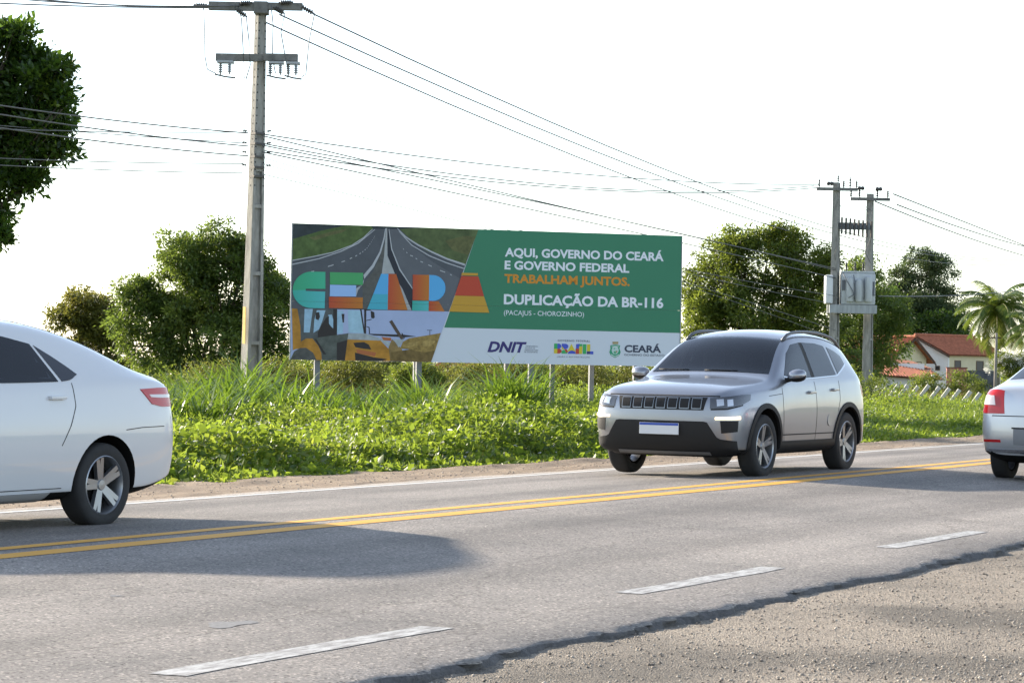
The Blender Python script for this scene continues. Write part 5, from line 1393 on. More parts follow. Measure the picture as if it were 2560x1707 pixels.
def sedan_common(c, root, f, k, paint, tailw):
    c.patch('windscreen', [(1.4 * f, y, 1.075 * k) for y in np.linspace(-0.66, 0.66, 10)], [(2.2 * f, y, 1.395 * k) for y in np.linspace(-0.52, 0.52, 10)], F_, PANE, n=20, m=10, cut=0.06)
    c.patch('rear_window', [(3.2 * f, y, 1.355 * k) for y in np.linspace(-0.50, 0.50, 10)], [(3.95 * f, y, 1.135 * k) for y in np.linspace(-0.60, 0.60, 10)], (-0.6, 0, -0.8), TGLASS, n=20, m=10)
    c.side('window', [(1.98 * f, 1.27 * k), (2.2 * f, 1.345 * k), (2.50 * f, 1.365 * k)], [(1.72 * f, 1.045 * k), (2.1 * f, 1.035 * k), (2.50 * f, 1.035 * k)], PANE_T, n=16, m=8, cut=0.055)
    c.side('window', [(2.58 * f, 1.367 * k), (2.85 * f, 1.36 * k), (3.13 * f, 1.31 * k)], [(2.58 * f, 1.036 * k), (2.9 * f, 1.04 * k), (3.28 * f, 1.048 * k)], PANE_T, n=16, m=8, cut=0.055)
    c.side('quarter_window', [(3.17 * f, 1.30 * k), (3.32 * f, 1.225 * k), (3.44 * f, 1.155 * k)], [(3.32 * f, 1.05 * k), (3.42 * f, 1.06 * k), (3.52 * f, 1.10 * k)], TGLASS, n=8, m=6)
    c.side('pillar_cover', [(2.505 * f, 1.365 * k), (2.575 * f, 1.366 * k)], [(2.505 * f, 1.036 * k), (2.575 * f, 1.036 * k)], BLACKP, n=4, m=8, off=0.003)
    for s in (-1, 1):
        c.seam([(1.62 * f, 0.32), (1.56 * f, 0.6), (1.60 * f, 1.0 * k)], s)
        c.seam([(2.54 * f, 0.32), (2.56 * f, 0.7), (2.54 * f, 1.02 * k)], s)
        c.seam([(3.26 * f, 0.60), (3.36 * f, 0.74), (3.43 * f, 0.88 * k), (3.42 * f, 1.04 * k)], s)
        c.seam([(4.0 * f, 0.70 * k), (4.2 * f, 0.715 * k), (4.5 * f, 0.72 * k)], s, 0.006)
        c.seam([(1.62 * f, 0.30), (2.54 * f, 0.30), (3.3 * f, 0.30)], s, 0.006)
        c.box_on('door_handle', 2.28 * f, 2.45 * f, 0.905 * k, 0.93 * k, s, 0.03, paint)
        c.box_on('door_handle', 3.14 * f, 3.31 * f, 0.925 * k, 0.95 * k, s, 0.03, paint)
        c.mirror(s, 1.78 * f, 0.84, 1.06 * k, paint)
        c.patch('headlight', [(0.15, s * 0.50, 0.73), (0.45, s * 0.80, 0.80)], [(0.08, s * 0.50, 0.62), (0.35, s * 0.82, 0.68)], (0.8, -s * 0.6, 0), LAMPGLASS, n=12, m=6)
    c.open_shell(); c.cabin((2.3 * f, 3.05 * f), 0.74, 0.36)
    c.patch('grille', [(0, y, 0.66) for y in np.linspace(-0.42, 0.42, 5)], [(0, y, 0.52) for y in np.linspace(-0.40, 0.40, 5)], F_, BLACKP, off=0.006, n=12, m=5)
    c.patch('lower_intake', [(0, y, 0.42) for y in np.linspace(-0.6, 0.6, 5)], [(0, y, 0.27) for y in np.linspace(-0.55, 0.55, 5)], F_, BLACKP, off=0.006, n=12, m=5)

def fuel_flap(c, s, x, z, w):
    t = np.linspace(0, 2 * np.pi, 25)
    c.side('fuel_flap', [(x + w * math.cos(a), z + w * math.sin(a)) for a in t], [(x + (w - 0.007) * math.cos(a), z + (w - 0.007) * math.sin(a)) for a in t], SEAM, (s,), off=0.0015, n=40, m=2, skirt=0.002)
# white saloon in the far lane, heading -X
wc = thing('sedan', (9.86, 11.62, float(road_z(11.62))), 'white saloon car with dark windows and side of red tail light, on highway', 'car')
f, k = 4.52 / 4.6, 1.0
c = Car(wc, sedan_stations(4.52, 1.51, 1.76, lambda x: float(np.interp(x, [0, 2.2, 2.7, 3.1, 3.49, 3.83, 4.03, 4.32, 4.52], [0, 2.2, 2.88, 3.40, 3.86, 4.16, 4.33, 4.52, 4.66]))), WHITEP, (0.93, 3.72), 0.305, 0.362)
sedan_common(c, wc, f, k, WHITEP, 0)
for s in (-1, 1):
    d = (-0.55, -s * 0.83, 0)
    o = [c.patch('tail_light', [(4.16, s * 0.85, 0.995), (4.38, s * 0.80, 1.005), (4.6, s * 0.62, 1.005)], [(4.28, s * 0.85, 0.885), (4.40, s * 0.82, 0.865), (4.62, s * 0.62, 0.865)], d, TAILRED, off=0.006, n=16, m=6)]
    c.patch('lamp_strip', [(4.26, s * 0.85, 0.955), (4.38, s * 0.80, 0.955), (4.6, s * 0.62, 0.955)], [(4.28, s * 0.85, 0.935), (4.40, s * 0.82, 0.93), (4.62, s * 0.62, 0.93)], d, TAILCLEAR, off=0.009, n=12, m=3)
    c.side('sill_trim', [(1.45, 0.275), (3.12, 0.275)], [(1.45, 0.215), (3.12, 0.215)], WHITEP, (s,), off=0.012, n=12, m=3)
fuel_flap(c, 1, 3.95, 0.88, 0.075)
c.add_wheels(1.52, 5, RIM, 0.2)

# silver saloon in the near lane, heading +X: only its rear corner is in view
sc = thing('sedan', (30.05, 7.385, float(road_z(7.385))), 'silver saloon car seen from behind with red and clear tail light', 'car', math.pi)
f, k = 4.18 / 4.6, 1.02
c = Car(sc, sedan_stations(4.18, 1.49, 1.66), SILVER2, (0.80, 3.34), 0.30, 0.36)
sedan_common(c, sc, f, k, SILVER2, 0)
for s in (-1, 1):
    d = (-0.85, -s * 0.5, 0)
    c.patch('tail_light', [(3.92, s * 0.80, 1.02), (4.05, s * 0.72, 1.03), (4.15, s * 0.55, 1.03), (4.17, s * 0.50, 1.02)], [(3.90, s * 0.80, 0.77), (4.10, s * 0.70, 0.765), (4.17, s * 0.52, 0.765), (4.18, s * 0.46, 0.765)], d, TAILRED, off=0.007, n=20, m=8)
    c.patch('reverse_lamp', [(4.05, s * 0.765, 0.965), (4.15, s * 0.60, 0.965)], [(4.05, s * 0.765, 0.86), (4.15, s * 0.57, 0.86)], d, TAILCLEAR, off=0.012, n=10, m=6)
    c.patch('rear_reflector', [(4.1, s * 0.70, 0.475), (4.18, s * 0.50, 0.475)], [(4.1, s * 0.70, 0.445), (4.18, s * 0.50, 0.445)], d, TAILRED, off=0.006, n=8, m=3)
Bk = (-1, 0, 0)
c.patch('boot_gap', [(4.1, y, 0.745) for y in np.linspace(-0.62, 0.62, 8)], [(4.1, y, 0.735) for y in np.linspace(-0.62, 0.62, 8)], Bk, SEAM, off=0.002, n=16, m=2, skirt=0.002)
c.patch('plate_recess', [(4.1, y, 0.60) for y in np.linspace(-0.36, 0.36, 6)], [(4.1, y, 0.42) for y in np.linspace(-0.36, 0.36, 6)], Bk, pmat('plate_recess_grey', (0.20, 0.205, 0.215), 0.5), off=0.004, n=12, m=6)
c.patch('boot_handle', [(4.1, y, 0.615) for y in np.linspace(-0.38, 0.38, 6)], [(4.1, y, 0.598) for y in np.linspace(-0.38, 0.38, 6)], Bk, SEAM, off=0.006, n=12, m=3)
c.patch('lower_bumper', [(4.1, y, 0.37) for y in np.linspace(-0.66, 0.66, 8)], [(4.1, y, 0.33) for y in np.linspace(-0.66, 0.66, 8)], Bk, CHROME, off=0.004, n=16, m=3)
o = c.patch('number_plate', [(4.1, -0.2, 0.575), (4.1, 0.2, 0.575)], [(4.1, -0.2, 0.445), (4.1, 0.2, 0.445)], Bk, PLATEW, off=0.010, n=6, m=4)
c.box_on('key_badge', 3.86, 3.90, 0.90, 0.915, -1, 0.004, CHROME)
c.add_wheels(1.43, 6, RIM, 0.19)
# ---------------------------------------------------------------- trees and plants
BARK = pmat('bark', (0.075, 0.058, 0.042), 0.95, noise=0.35, scale=6, stretch=(1, 1, 0.3), bump=0.6)
LEAF_DARK = leaf_mat('leaf_almond', (0.018, 0.040, 0.009), (0.036, 0.075, 0.014), (0.12, 0.17, 0.02), 0.42, (0.16, 0.28, 0.02), 0.38, 0.5)
LEAF_MANGO = leaf_mat('leaf_cashew', (0.036, 0.066, 0.014), (0.085, 0.132, 0.027), (0.20, 0.23, 0.045), 0.47, (0.26, 0.35, 0.05), 0.4, 0.45)
LEAF_OLIVE = leaf_mat('leaf_yellowing', (0.06, 0.075, 0.014), (0.13, 0.135, 0.025), (0.26, 0.21, 0.04), 0.42, (0.22, 0.22, 0.04), 0.4, 0.4)
LEAF_MID = leaf_mat('leaf_mid_green', (0.034, 0.062, 0.012), (0.09, 0.13, 0.024), (0.23, 0.26, 0.04), 0.48, (0.30, 0.36, 0.045), 0.42, 0.4)
LEAF_FAR = leaf_mat('leaf_eucalyptus', (0.035, 0.060, 0.028), (0.070, 0.105, 0.045), (0.13, 0.16, 0.06), 0.35, (0.16, 0.22, 0.06), 0.5, 0.3)
LEAF_BUSH = leaf_mat('leaf_scrub', (0.05, 0.062, 0.015), (0.12, 0.13, 0.03), (0.24, 0.22, 0.06), 0.45, (0.28, 0.30, 0.05), 0.5, 0.3)
LEAF_VINE = leaf_mat('leaf_vine', (0.040, 0.085, 0.014), (0.105, 0.175, 0.022), (0.27, 0.27, 0.05), 0.54, (0.37, 0.47, 0.04), 0.45, 0.4)
GRASS = leaf_mat('guinea_grass', (0.048, 0.095, 0.014), (0.11, 0.18, 0.024), (0.29, 0.30, 0.06), 0.52, (0.36, 0.45, 0.04), 0.34, 0.55)
GRASS_TUS = leaf_mat('tussock_grass', (0.030, 0.075, 0.012), (0.075, 0.15, 0.020), (0.22, 0.27, 0.05), 0.45, (0.26, 0.38, 0.03), 0.3, 0.6)
GRASS_DRY = leaf_mat('dry_grass', (0.10, 0.115, 0.03), (0.20, 0.19, 0.065), (0.33, 0.28, 0.13), 0.45, (0.36, 0.34, 0.10), 0.5, 0.3)
PETAL = leaf_mat('white_petal', (0.62, 0.62, 0.58), (0.70, 0.70, 0.66), (0.78, 0.77, 0.74), 0.35, (0.75, 0.75, 0.70), 0.5, 0.3)
PALM = leaf_mat('palm_leaflet', (0.030, 0.062, 0.012), (0.070, 0.125, 0.022), (0.22, 0.22, 0.04), 0.40, (0.24, 0.30, 0.04), 0.35, 0.5)

def norm(a): return a / np.maximum(np.linalg.norm(a, axis=-1, keepdims=True), 1e-9)

def leaves(P, D, L, W, fold=0.18, r=None):
    """Folded two-triangle leaves at P pointing along D; L, W arrays."""
    r = r or rng
    n = len(P)
    D = norm(D)
    side = norm(np.cross(D, norm(r.normal(size=(n, 3)) + np.array([0, 0, 1.2]))))
    up = np.cross(side, D)
    L = L[:, None]; W = W[:, None]
    a = P; b = P + D * L * 0.45 + side * W * 0.5 + up * W * fold; c_ = P + D * L; d = P + D * L * 0.45 - side * W * 0.5 + up * W * fold
    V = np.stack([a, b, c_, d], 1).reshape(-1, 3)
    k = np.arange(n)[:, None] * 4
    F = np.stack([k + [0, 1, 2], k + [0, 2, 3]], 1).reshape(-1, 3)
    return V, F

def crown_leaves(blobs, n, clump, leaf, seed, shell=0.5, droop=0.25, per=45, bough=9):
    r = np.random.default_rng(seed)
    # each lobe breaks into smaller boughs so the outline is uneven
    sub_ = []
    for q in blobs:
        q = np.array(q, float)
        sub_.append(np.concatenate([q[:3], q[3:] * 0.86]))
        for _ in range(bough):
            d = norm(r.normal(size=3) + np.array([0, 0, 0.35])); k_ = r.uniform(0.24, 0.46)
            sub_.append(np.concatenate([q[:3] + d * q[3:] * r.uniform(0.72, 1.02), q[3:] * k_ * r.uniform(0.8, 1.2, 3)]))
    B_ = np.array(sub_)
    vol = (B_[:, 3] * B_[:, 4] * B_[:, 5]) ** (2 / 3)
    nc = max(4, n // per)
    idx = r.choice(len(B_), nc, p=vol / vol.sum())
    dirs = norm(r.normal(size=(nc, 3)))
    rad = shell + (1 - shell) * r.random(nc) ** 0.55
    rad *= 1 + 0.10 * r.normal(size=nc)
    C = B_[idx, :3] + dirs * B_[idx, 3:6] * rad[:, None]
    btint = 0.16 * r.normal(size=len(B_))
    ctint = np.clip(0.42 + btint[idx] + 0.17 * r.normal(size=nc), 0, 1)
    ci = np.repeat(np.arange(nc), per)
    m = len(ci)
    csize = clump * r.uniform(0.65, 1.35, nc)
    off = r.normal(size=(m, 3)) * csize[ci][:, None] * np.array([0.55, 0.55, 0.42])
    P = C[ci] + off
    D = norm(off) * 0.9 + dirs[ci] * 0.55 + r.normal(size=(m, 3)) * 0.55 + np.array([0, 0, -droop])
    L = leaf * r.uniform(0.6, 1.3, m)
    V, F = leaves(P, D, L, L * r.uniform(0.38, 0.55, m), r=r)
    t = np.clip(ctint[ci] + 0.13 * r.normal(size=m), 0, 1)
    return V, F, np.repeat(t, 2)

def tree(name, base, blobs, n, clump, leaf, mat_, seed, label, cat='tree', group=None, trunk=0.16, fork=0.35, shell=0.5, per=45, droop=0.25, rz=None, multi=1):
    e = thing(name, base, label, cat, VIEW_Z if rz is None else rz, group)
    V, F, t = crown_leaves(blobs, n, clump, leaf, seed, shell, droop, per)
    fast_mesh('crown', V, F, mat_, e, tint=t)
    r = random.Random(seed)
    B_ = sorted(blobs, key=lambda q: -q[3] * q[5])
    cx = sum(q[0] for q in B_) / len(B_); top = max(q[2] for q in B_)
    mb = MB()
    fz = top * fork
    for k in range(multi):
        ox = (k - (multi - 1) / 2) * trunk * 4
        fx = ox + cx * 0.35
        mb.tube([(ox, 0, -0.4), (ox + 0.04, 0.05, fz * 0.5), (fx, 0.0, fz)], [trunk * 1.25, trunk, trunk * 0.82], 9)
    for q in B_:
        k = r.randrange(multi); ox = (k - (multi - 1) / 2) * trunk * 4 + cx * 0.35
        tip = Vector(q[:3])
        mid = Vector((ox, 0, fz)).lerp(tip, 0.5) + Vector((r.uniform(-0.2, 0.2), r.uniform(-0.2, 0.2), -0.12 * (tip.z - fz) if tip.z > fz else 0.1))
        mb.tube([(ox, 0, fz - 0.08), mid, tip], [trunk * 0.6, trunk * 0.36, trunk * 0.12], 6)
        for _ in range(5):
            dv = Vector((r.gauss(0, 1), r.gauss(0, 1), r.gauss(0.3, 0.8))).normalized()
            p1 = tip + Vector((dv.x * q[3], dv.y * q[4], dv.z * q[5])) * 0.8
            mb.tube([mid.lerp(tip, 0.6), mid.lerp(p1, 0.7) + Vector((0, 0, 0.05)), p1], [trunk * 0.2, trunk * 0.11, trunk * 0.04], 5)
    mb.build('trunk', BARK, e, smooth=True)
    return e

NEAR = (42.43, 41.19, -0.55), [(3.14, 0.35, 9.09, 0.52, 0.68, 0.51), (3.61, 0.11, 9.47, 0.39, 0.52, 0.35), (3.88, 0.73, 8.68, 0.52, 0.68, 0.44), (2.93, 0.66, 8.14, 0.73, 0.95, 0.58), (4.19, 0.06, 8.01, 0.54, 0.71, 0.42), (4.66, 0.1, 7.91, 0.32, 0.41, 0.28), (3.46, 0.73, 7.41, 0.63, 0.82, 0.47), (4.5, -0.03, 7.22, 0.44, 0.57, 0.38), (4.81, 0.2, 6.65, 0.25, 0.33, 0.23), (3.88, 0.19, 6.58, 0.58, 0.75, 0.44), (2.82, 0.6, 6.67, 0.73, 0.95, 0.63), (3.34, -0.01, 5.83, 0.52, 0.68, 0.42), (4.03, 0.18, 5.84, 0.34, 0.43, 0.28), (3.03, 0.38, 5.1, 0.44, 0.57, 0.38), (3.39, -0.33, 4.58, 0.23, 0.3, 0.23), (2.09, -0.18, 7.49, 0.95, 1.23, 1.25), (1.99, -0.18, 5.7, 0.84, 1.09, 0.84), (1.67, 0.48, 8.86, 0.95, 1.23, 0.84), (0.82, 0.2, 7.05, 1.15, 1.51, 1.37), (4.86, -0.43, 7.6, 0.19, 0.24, 0.16), (4.61, -0.04, 8.49, 0.28, 0.35, 0.23), (2.72, 0.0, 5.06, 0.63, 0.76, 0.57)]
BIG = (65.25, 47.41, -1.83), [(-0.15, -0.19, 6.24, 1.4, 1.4, 1.1), (0.74, -0.01, 5.38, 1.62, 1.62, 1.33), (-1.18, 0.28, 5.05, 1.4, 1.4, 1.25), (1.77, 0.22, 4.81, 1.03, 1.33, 1.33), (-2.5, -0.13, 5.02, 0.71, 0.71, 0.62), (-2.21, 0.1, 3.85, 1.18, 1.33, 1.33), (-0.15, 0.18, 3.59, 2.06, 2.06, 1.33), (1.62, 0.24, 3.48, 1.18, 1.18, 1.03), (1.18, -0.12, 6.56, 0.66, 0.66, 0.59), (-0.88, 0.03, 6.23, 0.74, 0.74, 0.74), (-0.9, 0, 2.3, 2.0, 1.6, 0.9), (1.2, 0, 2.2, 1.5, 1.4, 0.9)]
LEFTC = (68.01, 54.85, -2.10), [(0.0, -0.06, 4.77, 1.11, 1.11, 0.79), (-0.55, 0.17, 4.13, 0.79, 0.79, 0.79), (0.79, 0.01, 4.31, 0.95, 0.95, 0.95), (0.24, -0.08, 3.51, 1.11, 1.11, 0.79), (0.2, 0, 2.4, 1.6, 1.4, 1.0)]
RIGHT = (102.36, 42.09, -1.44), [(-2.63, -0.34, 6.68, 1.62, 1.82, 1.82), (-0.41, 0.22, 7.53, 2.23, 2.23, 1.52), (1.62, -0.29, 6.56, 1.42, 1.42, 1.42), (-1.82, -0.06, 8.32, 1.01, 1.01, 0.81), (0.41, 0.12, 8.36, 1.22, 1.22, 0.81), (-1.62, 0.11, 4.67, 2.63, 2.63, 1.62), (1.42, 0.2, 4.73, 1.82, 1.82, 1.62), (-3.24, -0.23, 5.05, 1.01, 1.62, 1.62), (2.43, 0.06, 7.59, 0.61, 0.81, 0.81), (-2.03, -0.45, 2.84, 2.23, 2.23, 1.22), (1.42, 0.4, 2.91, 2.23, 2.23, 1.22)]
RIGHT2 = (112.00, 41.15, -1.32), [(-0.33, 0.05, 6.99, 0.98, 1.09, 1.09), (0.22, 0.1, 5.26, 1.63, 1.63, 1.3), (-0.65, 0.1, 3.94, 1.3, 1.3, 1.3), (0.87, -0.12, 3.53, 1.2, 1.2, 1.2), (0.0, 0.15, 2.43, 1.52, 1.52, 0.98), (-1.3, 0.4, 5.9, 1.2, 1.2, 1.1), (1.0, 0.5, 5.2, 1.0, 1.0, 1.0), (-1.6, 0.2, 3.0, 1.4, 1.2, 1.2)]
FARE = (244.74, 83.98, -2.20), [(0.0, 0.52, 13.89, 2.58, 2.58, 2.11), (2.35, 0.06, 13.23, 1.64, 2.35, 2.35), (-1.88, 0.12, 13.15, 1.41, 1.88, 1.88), (-2.35, 0.26, 10.33, 2.35, 2.82, 2.82), (0.0, -0.31, 9.43, 3.05, 3.05, 2.82), (2.82, 0.4, 9.48, 2.35, 2.58, 2.58), (0.94, 0.24, 15.08, 1.17, 1.17, 1.03), (3.76, -0.05, 7.62, 1.88, 1.88, 1.88)]
FARD = (239.72, 82.73, -2.20), [(-2.3, 0.15, 8.34, 2.3, 2.3, 2.3), (0.46, 0.29, 7.01, 3.68, 3.68, 2.07), (4.14, -0.2, 8.0, 2.07, 2.07, 2.07), (-3.22, -0.19, 5.56, 1.84, 1.84, 1.84), (-4.4, 0.0, 7.4, 2.4, 2.4, 2.7), (-3.2, 0.3, 10.0, 1.7, 1.7, 1.7), (-5.5, 0.2, 5.0, 2.2, 2.2, 2.2)]
WFL = (176.26, 52.88, -2.20), [(-0.33, 0.25, 3.8, 1.26, 1.26, 0.86), (0.66, -0.13, 3.66, 1.16, 1.16, 0.99)]
BUSHES = [
 ((50.24, 37.34, -0.53), [(0.0, -0.08, 0.78, 0.69, 0.69, 0.69), (0.34, 0.0, 0.58, 0.48, 0.55, 0.55), (-0.34, 0.05, 0.53, 0.48, 0.51, 0.51)]),
 ((53.89, 39.00, -0.73), [(0.0, -0.11, 1.18, 0.67, 0.67, 0.55), (0.33, 0.06, 1.02, 0.47, 0.47, 0.44), (-0.33, 0.05, 0.98, 0.47, 0.47, 0.41)]),
 ((51.50, 35.04, -0.36), [(0.0, 0.06, 1.0, 0.57, 0.57, 0.46), (0.29, 0.09, 0.86, 0.4, 0.4, 0.37), (-0.29, -0.06, 0.83, 0.4, 0.4, 0.34)]),
 ((60.25, 39.88, -0.95), [(0.0, 0.01, 1.65, 0.8, 0.8, 0.6), (0.4, 0.05, 1.48, 0.56, 0.56, 0.48), (-0.4, -0.01, 1.44, 0.56, 0.56, 0.45)]),
 ((57.39, 36.78, -0.58), [(0.0, 0.06, 1.32, 0.75, 0.75, 0.5), (0.38, 0.05, 1.18, 0.53, 0.53, 0.4), (-0.38, -0.06, 1.14, 0.53, 0.53, 0.38)]),
 ((63.04, 38.95, -0.90), [(0.0, 0.09, 1.66, 0.82, 0.82, 0.57), (0.41, -0.05, 1.5, 0.57, 0.57, 0.46), (-0.41, -0.12, 1.45, 0.57, 0.57, 0.43)]),
 ((56.63, 33.99, -0.32), [(0.0, 0.06, 0.99, 0.55, 0.55, 0.49), (0.27, 0.03, 0.85, 0.38, 0.39, 0.39), (-0.27, 0.07, 0.82, 0.38, 0.38, 0.36)]),
 ((60.78, 34.75, -0.42), [(0.0, -0.14, 1.12, 0.58, 0.58, 0.52), (0.29, -0.1, 0.97, 0.41, 0.41, 0.41), (-0.29, -0.08, 0.93, 0.41, 0.41, 0.39)]),
 ((59.43, 33.05, -0.26), [(0.0, 0.15, 1.06, 0.75, 0.75, 0.53), (0.38, -0.01, 0.91, 0.53, 0.53, 0.42), (-0.38, -0.09, 0.87, 0.53, 0.53, 0.39)]),
 ((63.50, 33.94, -0.37), [(0.0, 0.09, 1.17, 0.8, 0.8, 0.6), (0.4, -0.01, 1.0, 0.56, 0.56, 0.48), (-0.4, 0.13, 0.95, 0.56, 0.56, 0.45)]),
 ((60.57, 30.96, -0.12), [(0.0, -0.1, 0.97, 0.75, 0.75, 0.56), (0.38, -0.02, 0.8, 0.53, 0.53, 0.45), (-0.38, -0.09, 0.76, 0.53, 0.53, 0.42)]),
 ((66.51, 32.62, -0.26), [(0.0, -0.06, 1.13, 0.82, 0.82, 0.57), (0.41, -0.0, 0.96, 0.57, 0.57, 0.46), (-0.41, 0.08, 0.92, 0.57, 0.57, 0.43)]),
 ((68.98, 32.27, -0.24), [(0.0, -0.06, 1.05, 0.84, 0.84, 0.63), (0.42, 0.13, 0.87, 0.59, 0.59, 0.5), (-0.42, -0.01, 0.82, 0.59, 0.59, 0.47)]),
 ((76.91, 34.45, -0.47), [(0.0, 0.12, 1.19, 0.93, 0.93, 0.7), (0.46, 0.16, 0.99, 0.65, 0.65, 0.56), (-0.46, 0.08, 0.93, 0.65, 0.65, 0.52)]),
 ((81.27, 34.81, -0.51), [(0.0, -0.27, 1.15, 1.13, 1.13, 0.73), (0.57, -0.11, 0.94, 0.79, 0.79, 0.58), (-0.57, 0.17, 0.89, 0.79, 0.79, 0.55)]),
 ((81.32, 30.54, -0.12), [(0.0, -0.1, 0.77, 0.95, 0.95, 0.55), (0.48, 0.14, 0.61, 0.67, 0.67, 0.44), (-0.48, 0.16, 0.56, 0.67, 0.67, 0.42)]),
 ((67.34, 39.42, -1.03), [(0.0, 0.06, 1.77, 0.57, 0.57, 0.5), (0.29, -0.0, 1.62, 0.4, 0.4, 0.4), (-0.29, 0.08, 1.59, 0.4, 0.4, 0.38)]),
]
tree('almond_tree', *NEAR, 42000, 0.215, 0.205, LEAF_DARK, 11, 'dark broad-leaved tree crown overhanging into the sky, crossed by wires', trunk=0.13, fork=0.42, per=20, shell=0.5, droop=-0.25)
tree('cashew_tree', *BIG, 100000, 0.20, 0.135, LEAF_MANGO, 12, 'large bushy olive-green tree behind the tall concrete pole', trunk=0.22, fork=0.28, shell=0.55)
tree('cashew_tree', *LEFTC, 26000, 0.19, 0.14, LEAF_OLIVE, 13, 'smaller rounded yellowish-green tree beyond the white saloon', trunk=0.14, fork=0.4)
tree('cashew_tree', *RIGHT, 100000, 0.26, 0.165, LEAF_MID, 14, 'broad spreading green tree with dark trunks between billboard and transformer', trunk=0.22, fork=0.38, shell=0.35, multi=2)
tree('cashew_tree', *RIGHT2, 32000, 0.28, 0.16, LEAF_MANGO, 15, 'dark leafy tree showing behind the transformer poles', trunk=0.16, fork=0.4)
tree('eucalyptus_tree', *FARE, 42000, 0.45, 0.28, LEAF_FAR, 16, 'tall lobed grey-green tree rising behind the tiled houses', trunk=0.30, fork=0.55, shell=0.5)
tree('dense_tree', *FARD, 34000, 0.55, 0.30, LEAF_DARK, 17, 'dense dark tree mass below the tall grey-green tree', trunk=0.25, fork=0.4)
for k, (b_, bl) in enumerate(BUSHES):
    tree('scrub_bush', b_, [(q[0] * 1.25, q[1] * 1.3, q[2] * 0.98, q[3] * 1.25, q[4] * 1.25, q[5] * 1.05) for q in bl], 6500, 0.16, 0.085, LEAF_BUSH if k % 3 else LEAF_MID, 30 + k, 'yellowish scrub bush growing behind the billboard posts' if k % 3 else 'greener scrub bush growing behind the billboard posts', 'bush', 'yellowish scrub bushes behind the billboard' if k % 3 else 'green scrub bushes behind the billboard', trunk=0.03, fork=0.3, per=24)
# flowering shrub by the houses
e = tree('flowering_shrub', *WFL, 9000, 0.30, 0.16, LEAF_MID, 60, 'rounded green shrub covered in white flowers near the palm', 'shrub', trunk=0.08)
V, F, t = crown_leaves([(q[0], q[1], q[2] + 0.15, q[3] * 1.03, q[4] * 1.03, q[5] * 1.05) for q in WFL[1]], 3500, 0.16, 0.13, 61, 0.92, 0.0, 14)
fast_mesh('blossom', V, F, PETAL, e, tint=t)
BOUG = leaf_mat('bougainvillea', (0.30, 0.05, 0.05), (0.40, 0.09, 0.07), (0.45, 0.16, 0.10), 0.4, (0.5, 0.10, 0.08))
e = tree('flowering_shrub', (102.6, 38.4, -1.1), [(0, 0, 2.6, 0.8, 0.8, 0.7), (0.4, 0.1, 1.8, 0.8, 0.8, 0.7), (-0.3, 0, 1.4, 0.8, 0.8, 0.7)], 9000, 0.2, 0.12, LEAF_MANGO, 62, 'dark shrub with a few red blossoms beside the transformer poles', 'shrub', trunk=0.06)
V, F, t = crown_leaves([(0, 0, 2.4, 1.0, 0.9, 0.8)], 260, 0.16, 0.12, 63, 0.92, 0.0, 10)
fast_mesh('blossom', V, F, BOUG, e, tint=t)

# garden shrubs round the foot of the palms and the walls
for q, (gx, gt, rr, lab) in enumerate(((173.2, 55.6, 1.5, 'green garden shrub at the foot of the coconut palm'), (172.0, 58.2, 1.3, 'green garden shrub in front of the dark stained garden wall'), (170.2, 60.4, 1.0, 'small green shrub before the pink garden wall'), (176.0, 51.0, 1.6, 'green garden shrub below the shorter coconut palm'))):
    tree('garden_shrub', (gx, gt, -2.2), [(0, 0, rr * 1.45, rr, rr, rr * 0.8), (rr * 0.6, 0.2, rr * 1.0, rr * 0.8, rr * 0.8, rr * 0.7), (-rr * 0.6, 0, rr * 0.9, rr * 0.8, rr * 0.8, rr * 0.7)], 7000, 0.26, 0.16, LEAF_MID, 400 + q, lab, 'shrub', trunk=0.06)
# low scrub woodland closing the plain far behind the verge
r = np.random.default_rng(77)
nc, per = 3200, 13
cs_ = r.uniform(-260, 420, nc); ct_ = 128 + 26 * r.random(nc) + 10 * vnoise(cs_ * 0.03, 0 * cs_, 78)
ch_ = (2.4 + 1.3 * vnoise(cs_ * 0.06, 0 * cs_, 79)) * r.random(nc) ** 0.6
C_ = np.stack([cs_, ct_, -2.1 + ch_], -1)
ci = np.repeat(np.arange(nc), per)
P = C_[ci] + r.normal(size=(nc * per, 3)) * np.array([0.9, 0.9, 0.45])
L = 0.75 * r.uniform(0.5, 1.3, nc * per)
V, F = leaves(P, r.normal(size=(nc * per, 3)), L, L * 0.6, 0.15, r)
tn = np.clip(0.4 + 0.2 * r.normal(size=nc)[ci] + 0.1 * r.normal(size=nc * per), 0, 1)
o = fast_mesh('far_woods', V, F, LEAF_MID, tint=np.repeat(tn, 2))
tag(o, 'far low woodland closing the horizon behind the verge', 'woods', kind='stuff')

